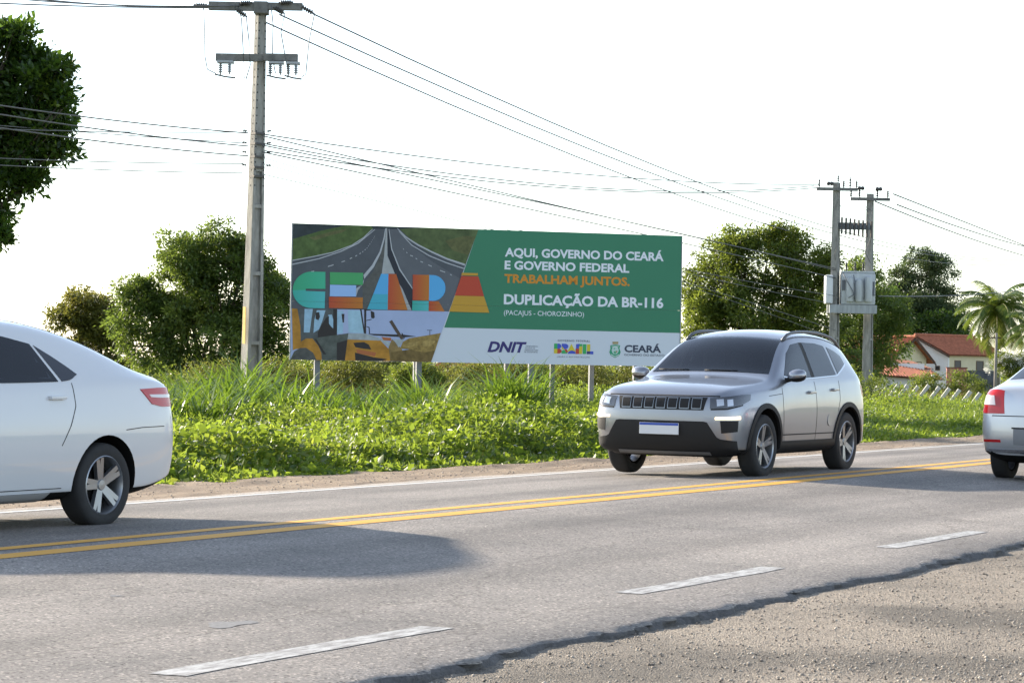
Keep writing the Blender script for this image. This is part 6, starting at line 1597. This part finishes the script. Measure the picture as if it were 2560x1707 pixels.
# coconut palms
def palm(base, h, n, flen, seed, label):
    e = thing('coconut_palm', base, label, 'palm tree', VIEW_Z)
    r = random.Random(seed)
    mb = MB(); mb.tube([(0.25, 0, -0.4), (0.15, 0, h * 0.35), (0.02, 0, h * 0.75), (0, 0, h)], [0.24, 0.17, 0.15, 0.17], 9); mb.build('trunk', pmat('palm_trunk', (0.17, 0.15, 0.125), 0.9, noise=0.3, scale=4, stretch=(1, 1, 6)), e, smooth=True)
    for k in range(n):
        az = 2 * math.pi * (k * 0.618 + r.uniform(-0.04, 0.04)); el = math.radians(80 - 125 * (k / (n - 1)) + r.uniform(-8, 8))
        L = flen * r.uniform(0.85, 1.1)
        pts = []; p = Vector((0, 0, h)); a = el
        for q in range(11):
            pts.append(p.copy()); p = p + Vector((math.cos(az) * math.cos(a), math.sin(az) * math.cos(a), math.sin(a))) * (L / 10); a -= math.radians(7.5 + 4.0 * q / 10)
        V, F, tt = [], [], []
        for q in range(1, 11):
            for sub in range(7):
                f_ = (q - 1 + sub / 7)
                i0 = int(f_); p0 = pts[i0].lerp(pts[i0 + 1], f_ - i0); d = (pts[i0 + 1] - pts[i0]).normalized()
                sd = d.cross(Vector((0, 0, 1))).normalized() if abs(d.z) < 0.98 else Vector((1, 0, 0))
                ll = flen * 0.25 * (0.45 + 0.55 * math.sin(math.pi * min(1, (f_ + 1.2) / 11)))
                for s in (-1, 1):
                    dirv = (sd * s * 0.85 + d * 0.55 + Vector((0, 0, -0.55 + r.uniform(-0.12, 0.12)))).normalized()
                    w_ = d * 0.022 * flen / 3
                    b0 = len(V); m_ = p0 + dirv * ll * 0.5 + Vector((0, 0, 0.03)); t_ = p0 + dirv * ll + Vector((0, 0, -0.10 * ll))
                    V += [p0 - w_, p0 + w_, m_ + w_ * 0.9, m_ - w_ * 0.9, t_]
                    F += [(b0, b0 + 1, b0 + 2), (b0, b0 + 2, b0 + 3), (b0 + 3, b0 + 2, b0 + 4)]
                    tv = min(1, max(0, 0.35 + 0.25 * r.gauss(0, 1) + (0.45 if k > n * 0.72 else 0))); tt += [tv] * 3
        fr = fast_mesh('frond', np.array([tuple(v) for v in V]), np.array(F), PALM, e, tint=np.array(tt))
        mb = MB(); mb.tube(pts, [0.05 - 0.004 * q for q in range(11)], 5); mb.build('midrib', pmat('palm_midrib', (0.20, 0.19, 0.06), 0.7), fr)
    return e
palm((185.36, 57.09, -2.2), 8.2, 36, 4.0, 3, 'coconut palm with drooping fronds in front of the tiled houses')
palm((181.96, 52.0, -2.2), 6.6, 26, 4.0, 5, 'shorter coconut palm growing behind the silver saloon car')

# ---------------------------------------------------------------- verge growth
def verge_edge(s):
    return 14.32 + 0.22 * vnoise(s * 0.45, 0 * s, 81) + 0.10 * vnoise(s * 1.7, 0 * s, 82)
def cover_h(s, t):
    """height of the weed carpet"""
    ramp = smoothstep(0.0, 1.3, t - verge_edge(s))
    base = 0.37 + 0.30 * vnoise(s * 0.42, t * 0.42, 83) + 0.22 * vnoise(s * 1.1, t * 1.1, 84) + 0.08 * vnoise(s * 2.4, t * 2.4, 89)
    low = 1 - 0.55 * smoothstep(31, 38, s) * smoothstep(21, 17, t)
    return 0.86 * np.clip(base, 0.06, 1) * ramp * low + 0.03
def in_view(s, t, m=2.5):
    """keep what the camera could plausibly see, with a margin"""
    x = 0.480 * s - 0.877 * t; y = 0.877 * s + 0.480 * t
    return (np.abs(x) < 0.2166 * y + m) & (y > 5)

def vine_carpet(n, seed):
    r = np.random.default_rng(seed)
    # denser near the road
    s = r.uniform(10, 62, n); t = 14.1 + 20 * r.random(n) ** 2.3
    k = in_view(s, t) & (t > verge_edge(s) - 0.05); s, t = s[k], t[k]
    h = cover_h(s, t)
    lv = r.random(len(s)) ** 0.5
    z = ground_z(s, t) + h * lv + r.normal(size=len(s)) * 0.02
    P = np.stack([s, t, np.maximum(z, ground_z(s, t) + 0.01)], -1)
    D = r.normal(size=(len(s), 3)) * np.array([1, 1, 0.55]) + np.array([0, -0.25, 0.1])
    L = 0.044 * r.uniform(0.45, 1.7, len(s)) * (1 + 0.35 * (r.random(len(s)) < 0.12)) * (1.45 - 0.45 * smoothstep(16.0, 19.0, t))
    V, F = leaves(P, D, L, L * r.uniform(0.7, 0.95, len(s)), 0.12, r)
    tn = np.clip(0.36 + 0.32 * vnoise(s * 0.75, t * 0.75, 85) + 0.24 * r.normal(size=len(s)) + 0.25 * vnoise(s * 0.3, t * 0.3, 86), 0, 1)
    return V, F, np.repeat(tn, 2)
V, F, tn = vine_carpet(520000, 5)
o = fast_mesh('ground_vine', V, F, LEAF_VINE, tint=tn)
tag(o, 'bright green creeping vines covering the verge', 'vines', kind='stuff')

# narrow-leaved weeds standing up through the vines
r = np.random.default_rng(15)
n = 150000
s = r.uniform(10, 64, n); t = 14.2 + 20 * r.random(n) ** 1.9
k = in_view(s, t) & (t > verge_edge(s) + 0.1) & (vnoise(s * 0.8, t * 0.8, 91) > -0.15); s, t = s[k], t[k]; n = len(s)
hh = cover_h(s, t)
P = np.stack([s, t, ground_z(s, t) + hh * r.uniform(0.55, 1.22, n)], -1)
D = r.normal(size=(n, 3)) * np.array([0.8, 0.8, 0.5]) + np.array([0, 0, 0.7])
L = 0.085 * r.uniform(0.5, 1.6, n)
V, F = leaves(P, D, L, L * r.uniform(0.16, 0.32, n), 0.1, r)
tn = np.clip(0.45 + 0.3 * vnoise(s * 0.7, t * 0.7, 92) + 0.22 * r.normal(size=n), 0, 1)
o = fast_mesh('narrow_weeds', V, F, GRASS, tint=np.repeat(tn, 2))
tag(o, 'thin-leaved weeds mixed through the verge vines', 'weeds', kind='stuff')
# small white flowers among the vines
r = np.random.default_rng(9)
s = r.uniform(12, 52, 1500); t = 14.4 + 6.5 * r.random(1500) ** 1.5
k = in_view(s, t) & (t > verge_edge(s) + 0.15) & (vnoise(s * 0.5, t * 0.5, 87) > -0.25); s, t = s[k], t[k]
n = len(s)
ctr = np.stack([s, t, ground_z(s, t) + cover_h(s, t) * r.uniform(0.75, 1.1, n) + 0.03], -1)
V, F = [], []
for q in range(5):
    a = 2 * np.pi * q / 5 + r.uniform(0, 6.28, n)
    D = np.stack([np.cos(a), np.sin(a), r.uniform(0.1, 0.7, n)], -1)
    v, f_ = leaves(ctr, D, np.full(n, 0.028) * r.uniform(0.7, 1.4, n), np.full(n, 0.026), 0.1, r)
    F.append(f_ + sum(len(x) for x in V)); V.append(v)
o = fast_mesh('white_wildflowers', np.concatenate(V), np.concatenate(F), PETAL, tint=r.random(sum(len(f_) for f_ in F)))
tag(o, 'tiny white flowers scattered through the verge vines', 'flowers', kind='stuff')

def blades(P, H, W, lean, seed, seg=4, curl=1.0):
    """curved tapering grass blades: strips of quads collapsed to a point"""
    r = np.random.default_rng(seed)
    n = len(P)
    az = r.uniform(0, 2 * np.pi, n)
    out = np.stack([np.cos(az), np.sin(az), 0 * az], -1)
    sd = np.stack([-np.sin(az), np.cos(az), 0 * az], -1)
    ph = r.uniform(-0.7, 0.7, n)
    sd = sd * np.cos(ph)[:, None] + np.array([0, 0, 1.0]) * 0 + out * np.sin(ph)[:, None]
    rows_, p = [], P.copy()
    ang = lean * r.uniform(0.3, 1.2, n)
    for k in range(seg + 1):
        f_ = k / seg
        w = W * (1 - f_ ** 1.8) + 0.001
        rows_.append(p - sd * w[:, None] / 2); rows_.append(p + sd * w[:, None] / 2)
        p = p + (out * np.sin(ang)[:, None] + np.array([0, 0, 1.0]) * np.cos(ang)[:, None]) * (H / seg)[:, None]
        ang = ang + curl * r.uniform(0.12, 0.55, n)
    V = np.stack(rows_, 1).reshape(-1, 3)
    m = 2 * (seg + 1)
    b0 = (np.arange(n) * m)[:, None]
    F = np.concatenate([np.stack([b0 + 2 * k, b0 + 2 * k + 1, b0 + 2 * k + 3, b0 + 2 * k + 2], -1).reshape(n, 1, 4) for k in range(seg)], 1).reshape(-1, 4)
    return V, F, seg

def scatter_grass(name, n, sr, tr_, hr, w, mat_, seed, keep, label, bright=0.5, lean=0.35):
    r = np.random.default_rng(seed)
    s = r.uniform(*sr, n); t = r.uniform(*tr_, n)
    k = in_view(s, t, 3) & keep(s, t, r); s, t = s[k], t[k]
    P = np.stack([s, t, ground_z(s, t) - 0.02], -1)
    H = r.uniform(*hr, len(s)) * (0.75 + 0.35 * vnoise(s * 0.5, t * 0.5, seed)) * (1 - 0.38 * smoothstep(19, 23, t) * (t < 29))
    V, F, sg = blades(P, H, w * r.uniform(0.6, 1.4, len(s)), lean, seed + 1)
    tn = np.clip(bright + 0.2 * vnoise(s * 0.6, t * 0.6, seed + 2) + 0.18 * r.normal(size=len(s)), 0, 1)
    o = fast_mesh(name, V, F, mat_, tint=np.repeat(tn, sg))
    tag(o, label, 'grass', kind='stuff')
# fringe of short grass at the sand, patchy taller grass through the vines, long dry grass behind
scatter_grass('short_grass', 26000, (14, 56), (14.0, 16.2), (0.05, 0.17), 0.008, GRASS, 101, lambda s, t, r: (t > verge_edge(s) - 0.12) & (vnoise(s * 0.35, t * 0.2, 103) > -0.35), 'short bright grass fringing the sandy shoulder', 0.6)
scatter_grass('verge_grass', 46000, (14, 66), (15.2, 27), (0.35, 0.75), 0.016, GRASS, 104, lambda s, t, r: (vnoise(s * 0.30, t * 0.30, 105) + 0.5 * vnoise(s * 0.9, t * 0.9, 106) > 0.02), 'tall green grass growing in patches across the verge', 0.5)
scatter_grass('long_dry_grass', 26000, (30, 92), (29, 42), (0.7, 1.25), 0.018, GRASS_DRY, 107, lambda s, t, r: (vnoise(s * 0.22, t * 0.22, 108) > -0.5), 'long straw-tinted grass under and behind the billboard', 0.4)
scatter_grass('far_verge_grass', 26000, (38, 110), (15, 30), (0.30, 0.70), 0.020, GRASS, 110, lambda s, t, r: s - 38 > r.random(len(s)) * 10, 'bright verge grass running on past the billboard', 0.55)

scatter_grass('dead_stems', 2600, (16, 62), (15.0, 27), (0.30, 0.80), 0.009, GRASS_DRY, 113, lambda s, t, r: (vnoise(s * 0.5, t * 0.5, 114) > -0.2), 'straw-coloured dead stems poking out of the verge weeds', 0.8, 0.5)

# big guinea-grass tussocks
def tussock(pos, h, n, spread, seed, label, group='guinea grass tussocks'):
    r = np.random.default_rng(seed)
    e_z = float(ground_z(np.array(pos[0]), np.array(pos[1])))
    a = r.uniform(0, 6.28, n); q = spread * r.random(n) ** 0.7
    P = np.stack([q * np.cos(a), q * np.sin(a), np.full(n, -0.05)], -1)
    V, F, sg = blades(P, 1.08 * h * r.uniform(0.45, 1.15, n), 0.050 * r.uniform(0.5, 1.25, n), 0.32, seed + 1, 6, 0.62)
    tn = np.clip(0.5 + 0.2 * r.normal(size=n), 0, 1)
    o = fast_mesh('grass_tussock', V, F, GRASS_TUS, tint=np.repeat(tn, sg))
    o.location = (pos[0], pos[1], e_z)
    tag(o, label, 'grass', group)
TUS = [((36.1, 25.4), 1.50, 300, 0.50), ((31.6, 22.6), 1.25, 240, 0.50), ((29.6, 21.5), 1.05, 160, 0.45), ((31.9, 23.6), 1.20, 200, 0.50), ((38.2, 26.6), 1.15, 200, 0.50), ((33.6, 22.7), 1.10, 180, 0.45), ((36.2, 24.0), 1.10, 170, 0.45), ((33.2, 21.7), 0.95, 140, 0.45), ((36.9, 20.2), 1.45, 420, 0.48), ((36.1, 22.7), 1.0, 140, 0.45), ((32.2, 19.9), 0.85, 110, 0.40), ((40.2, 24.7), 0.85, 170, 0.45), ((35.8, 21.5), 1.15, 200, 0.45), ((35.0, 20.7), 1.10, 190, 0.42), ((36.5, 21.6), 1.15, 180, 0.42), ((33.6, 19.1), 0.80, 110, 0.40), ((38.6, 21.0), 1.15, 200, 0.42), ((37.7, 27.7), 0.9, 150, 0.50), ((28.8, 21.9), 1.0, 140, 0.45), ((41.0, 26.2), 0.8, 160, 0.5)]
for k, (p, h, n, sp) in enumerate(TUS):
    lab = {0: 'tallest tussock of arching green grass at the foot of the tall concrete pole', 8: 'dense dark-based grass tussock in front of the billboard logo strip'}.get(k, 'tussock of long arching green grass rising from the verge vines')
    tussock(p, h, n, sp, 200 + k * 3, lab, None if k in (0, 8) else 'guinea grass tussocks')
# ---------------------------------------------------------------- houses beyond the verge
CREAM = pmat('cream_render', (0.60, 0.53, 0.36), 0.9, noise=0.08, scale=1.2)
WHITEW = pmat('white_render', (0.74, 0.74, 0.72), 0.9, noise=0.06, scale=1.2)
GREYW = pmat('greyish_render', (0.62, 0.61, 0.61), 0.9, noise=0.1, scale=1.2)
PINKW = pmat('pink_render', (0.44, 0.18, 0.14), 0.9, noise=0.1, scale=1.2)
TILE = pmat('clay_tile', (0.36, 0.125, 0.065), 0.85, noise=0.35, scale=3.0)
TILED = pmat('old_clay_tile', (0.20, 0.085, 0.055), 0.9, noise=0.35, scale=3.0)
WOOD = pmat('dark_eaves_wood', (0.07, 0.045, 0.03), 0.9)
DARKW = pmat('dark_window', (0.03, 0.03, 0.035), 0.3)

def tiled_slope(name, A, B_, C_, D_, parent, mat_, pitch=0.24):
    """corrugated clay-tile plane: A-B along the ridge, D-C along the eave"""
    A, B_, C_, D_ = (Vector(p) for p in (A, B_, C_, D_))
    n = max(4, int((C_ - D_).length / pitch)) * 4
    m = max(3, int((D_ - A).length / 0.5))
    nrm = (B_ - A).cross(D_ - A).normalized()
    if nrm.z < 0: nrm = -nrm
    V, F = [], []
    for i in range(n + 1):
        f_ = i / n
        for j in range(m + 1):
            g_ = j / m
            p = A.lerp(B_, f_).lerp(D_.lerp(C_, f_), g_)
            V.append(p + nrm * (0.05 * math.sin(i * math.pi / 2) + 0.012 * math.sin(i * 2.1 + j * 3.7)))
    for i in range(n):
        for j in range(m):
            F.append((i * (m + 1) + j, i * (m + 1) + j + 1, (i + 1) * (m + 1) + j + 1, (i + 1) * (m + 1) + j))
    b0 = len(V)
    V += [A - nrm * 0.12, B_ - nrm * 0.12, C_ - nrm * 0.12, D_ - nrm * 0.12]
    F.append((b0, b0 + 1, b0 + 2, b0 + 3))
    mb = MB(); mb.add(V, F); return mb.build(name, mat_, parent)

def house(root, g, e, W, L, hw, rise, wall_mat, over=0.5, apex=0.5, gable_mat=None, roof_mat=None):
    """g: direction of gable wall, e: direction of ridge (unit 2-vectors, local), corner at the origin"""
    g, e = Vector((*g, 0)), Vector((*e, 0))
    up = Vector((0, 0, 1)); t = 0.15
    def slab(p0, d, ln, h, th_dir, name, mat_, top=None):
        mb = MB(); a, b_ = p0, p0 + d * ln
        pts = [a - up * 1.0, b_ - up * 1.0, b_ + up * h] + ([p0 + d * ln * apex + up * (h + rise)] if top else []) + [a + up * h]
        n = len(pts); V = pts + [p + th_dir * t for p in pts]
        F = [tuple(range(n)), tuple(range(n, 2 * n))] + [(i, (i + 1) % n, n + (i + 1) % n, n + i) for i in range(n)]
        mb.add(V, F); return mb.build(name, mat_, root)
    O = Vector((0, 0, 0))
    slab(O, g, W, hw, e, 'gable_wall', gable_mat or wall_mat, True)
    slab(O + e * (L - t), g, W, hw, e, 'gable_wall', wall_mat, True)
    slab(O + e * t, e, L - 2 * t - 0.004, hw - 0.02, g, 'side_wall', wall_mat)
    slab(O + e * t + g * (W - t), e, L - 2 * t - 0.004, hw - 0.02, g, 'side_wall', wall_mat)
    rm = roof_mat or TILE
    r0, r1 = g * W * apex + up * (hw + rise + 0.10) - e * over, g * W * apex + up * (hw + rise + 0.10) + e * (L + over)
    s1 = rise / (W * apex); s2 = rise / (W * (1 - apex))
    tiled_slope('roof_slope', r0, r1, -g * over + up * (hw + 0.10 - s1 * over) + e * (L + over), -g * over + up * (hw + 0.10 - s1 * over) - e * over, root, rm)
    tiled_slope('roof_slope', r0, r1, g * (W + over) + up * (hw + 0.10 - s2 * over) + e * (L + over), g * (W + over) + up * (hw + 0.10 - s2 * over) - e * over, root, rm)
    mb = MB(); mb.tube([r0 + up * 0.05, r1 + up * 0.05], 0.12, 8); mb.build('ridge_cap', rm, root)
    def fascia(p, q):
        mb = MB(); d = (q - p); V = [p, q, q - up * 0.18, p - up * 0.18]; V += [v - e * 0.05 for v in V]
        mb.add(V, [(0, 1, 2, 3), (4, 5, 6, 7), (0, 1, 5, 4), (1, 2, 6, 5), (2, 3, 7, 6), (3, 0, 4, 7)]); mb.build('bargeboard', WOOD, root)
    fascia(r0 - up * 0.14, -g * over + up * (hw - 0.04 - s1 * over) - e * over); fascia(r0 - up * 0.14, g * (W + over) + up * (hw - 0.04 - s2 * over) - e * over)

def opening(root, p, d, w, h, name='window', out=(0, -1, 0)):
    d, out = Vector((*d, 0)), Vector(out); p = Vector(p); up = Vector((0, 0, 1))
    def plate(a, ww, hh, o0, o1, nm, mat_, par):
        V = [a + d * x + up * z + out * o for o in (o0, o1) for x, z in ((0, 0), (ww, 0), (ww, hh), (0, hh))]
        mb = MB(); mb.add(V, [(0, 1, 2, 3), (4, 5, 6, 7), (0, 1, 5, 4), (1, 2, 6, 5), (2, 3, 7, 6), (3, 0, 4, 7)]); return mb.build(nm, mat_, par)
    o = plate(p, w, h, -0.02, 0.02, name, DARKW, root)
    fr = pmat('window_frame_brown', (0.12, 0.08, 0.05), 0.7)
    plate(p - d * 0.07 - up * 0.05, 0.07, h + 0.1, 0.0, 0.05, 'frame', fr, o); plate(p + d * w - up * 0.05, 0.07, h + 0.1, 0.0, 0.05, 'frame', fr, o)
    plate(p + d * 0.002 + up * (h - 0.02), w - 0.004, 0.07, 0.0, 0.048, 'frame', fr, o); plate(p + d * 0.002 - up * 0.05, w - 0.004, 0.06, 0.0, 0.07, 'sill', fr, o)

# cream gabled house (gable turned to the road)
hA = thing('house', (209.9, 74.8, -2.2), 'cream two-storey house with red tiled gable roof and dark eaves', 'house', VIEW_Z)
house(hA, (0.80, 0.60), (-0.60, 0.80), 4.9, 9.0, 4.5, 1.85, CREAM, 0.65, 0.55)
opening(hA, (2.92, 2.22, 3.1), (0.80, 0.60), 0.5, 1.0, out=(0.60, -0.80, 0))
opening(hA, (-1.5, 1.6, 0.4), (-0.60, 0.80), 0.9, 1.1, out=(-0.80, -0.60, 0))
# white and cream house behind it
hB = thing('house', (220.2, 72.55, -2.2), 'larger white and cream house with long red tiled roof beside palm', 'house', VIEW_Z)
house(hB, (-0.80, 0.60), (0.80, 0.60), 6.5, 7.5, 5.05, 1.6, CREAM, 0.5, 0.5, gable_mat=WHITEW)
opening(hB, (0.75, 0.56, 2.6), (0.80, 0.60), 0.75, 1.7, 'door', out=(0.60, -0.80, 0))
opening(hB, (3.2, 2.4, 3.2), (0.80, 0.60), 0.9, 1.1, out=(0.60, -0.80, 0))
opening(hB, (-0.75, 0.56, 3.4), (-0.80, 0.60), 0.35, 0.35, out=(-0.60, -0.80, 0))
# low long house in front
hC = thing('house', (189.5, 70.4, -2.2), 'low white house with sagging orange tiled roof behind the fence posts', 'house', VIEW_Z)
mb = MB(); mb.box((0.0, 0.0, -0.8), (6.6, 0.15, 2.85)); mb.build('front_wall', GREYW, hC)
mb = MB(); mb.box((0.0, 0.152, -0.8), (0.15, 4.6, 3.0)); mb.build('side_wall', WHITEW, hC)
mb = MB(); mb.box((6.45, 0.152, -0.8), (6.6, 4.6, 3.0)); mb.build('side_wall', WHITEW, hC)
mb = MB(); mb.box((0.152, 4.45, -0.8), (6.448, 4.6, 3.9)); mb.build('back_wall', WHITEW, hC)
tiled_slope('roof_slope', (-0.5, 4.9, 4.15), (3.2, 4.9, 4.0), (3.4, -0.6, 2.82), (-0.5, -0.6, 2.95), hC, TILE)
tiled_slope('roof_slope', (3.0, 4.9, 3.95), (7.2, 4.9, 3.35), (7.2, -0.6, 2.62), (3.3, -0.6, 2.83), hC, TILE)
tiled_slope('roof_slope', (2.2, 7.8, 4.6), (6.0, 7.8, 4.1), (7.4, 5.0, 3.45), (3.2, 5.0, 4.05), hC, TILED)
for x, w, h in ((1.3, 1.3, 1.1), (4.5, 0.7, 1.9), (5.6, 0.5, 1.5)):
    opening(hC, (x, 0.0, 0.55 if h < 1.8 else 0.0), (1, 0), w, h)
mb = MB(); mb.tube([(2.9, 2.2, 3.3), (2.9, 2.2, 4.65)], 0.04, 6); mb.build('vent_pipe', WOOD, hC)
# pink boundary wall
pw = thing('garden_wall', (193.9, 64.0, -2.2), 'short pink rendered wall at the end of the low white house', 'wall', VIEW_Z)
mb = MB(); mb.box((0.0, 0.0, -0.8), (1.7, 0.2, 3.55)); mb.build('wall_panel', PINKW, pw)
mb = MB(); mb.box((-0.05, -0.05, 3.552), (1.75, 0.25, 3.65)); mb.build('coping', TILED, pw)
mb = MB(); mb.box((1.702, 0.02, -0.8), (4.2, 0.2, 3.4)); mb.build('side_panel', pmat('dark_stained_wall', (0.09, 0.095, 0.11), 0.95, noise=0.4, scale=2), pw)
# little house glimpsed under the billboard
hD = thing('house', (103.9, 60.2, -2.2), 'small red tiled roof glimpsed under the billboard between its posts', 'house', VIEW_Z)
house(hD, (0.9, 0.44), (-0.44, 0.9), 3.2, 4.0, 2.5, 0.95, WHITEW, 0.4)

# concrete fence posts with bent tops, along the foot of the slope
FPOST = pmat('pale_concrete_post', (0.42, 0.41, 0.38), 0.9, noise=0.2, scale=6)
posts = [(83.64, 30.48, 0.62), (83.31, 30.04, 0.59), (83.02, 29.53, 0.64), (82.71, 29.05, 0.66), (82.41, 28.55, 0.62), (82.12, 28.05, 0.67), (81.82, 27.56, 0.61), (81.51, 27.08, 0.58), (81.2, 26.6, 0.54), (80.91, 26.1, 0.49), (80.58, 25.65, 0.44)]
first = None
for k, (s, t, z) in enumerate(posts):
    if first is None:
        first = thing('fence_post', (s, t, z - 2.0), 'pale concrete fence post with slanted top standing in verge grass', 'fence post', VIEW_Z, 'concrete fence posts before the low house')
        mb = MB(); mb.box((-0.065, -0.065, 0.0), (0.065, 0.065, 1.62)); mb.build('shaft', FPOST, first, bevel=0.008)
        mb = MB(); mb.add([(-0.065, -0.06, 1.602), (0.065, -0.06, 1.602), (0.065, 0.06, 1.602), (-0.065, 0.06, 1.602), (0.22, -0.06, 2.0), (0.33, -0.06, 1.93), (0.33, 0.06, 1.93), (0.22, 0.06, 2.0)], [(0, 3, 2, 1), (4, 5, 6, 7), (0, 1, 5, 4), (1, 2, 6, 5), (2, 3, 7, 6), (3, 0, 4, 7)]); mb.build('slanted_top', FPOST, first)
    else:
        e = first.copy(); link(e); e.location = (s, t, z - 2.0)
        for ch in first.children:
            q = ch.copy(); link(q, e)

# slim wooden pole by the palm
sp = thing('slim_pole', (170.6, 52.6, -2.2), 'slim grey wooden pole standing in front of the coconut palm', 'pole', VIEW_Z)
mb = MB(); mb.tube([(0, 0, -0.3), (0.02, 0, 3.5), (0.05, 0, 6.2)], [0.13, 0.11, 0.09], 8); mb.build('shaft', pmat('grey_wood', (0.20, 0.18, 0.16), 0.9, noise=0.2), sp, smooth=True)
mb = MB(); mb.box((-0.35, -0.05, 5.8), (0.4, 0.05, 5.9)); mb.build('crosspiece', WOOD, sp)
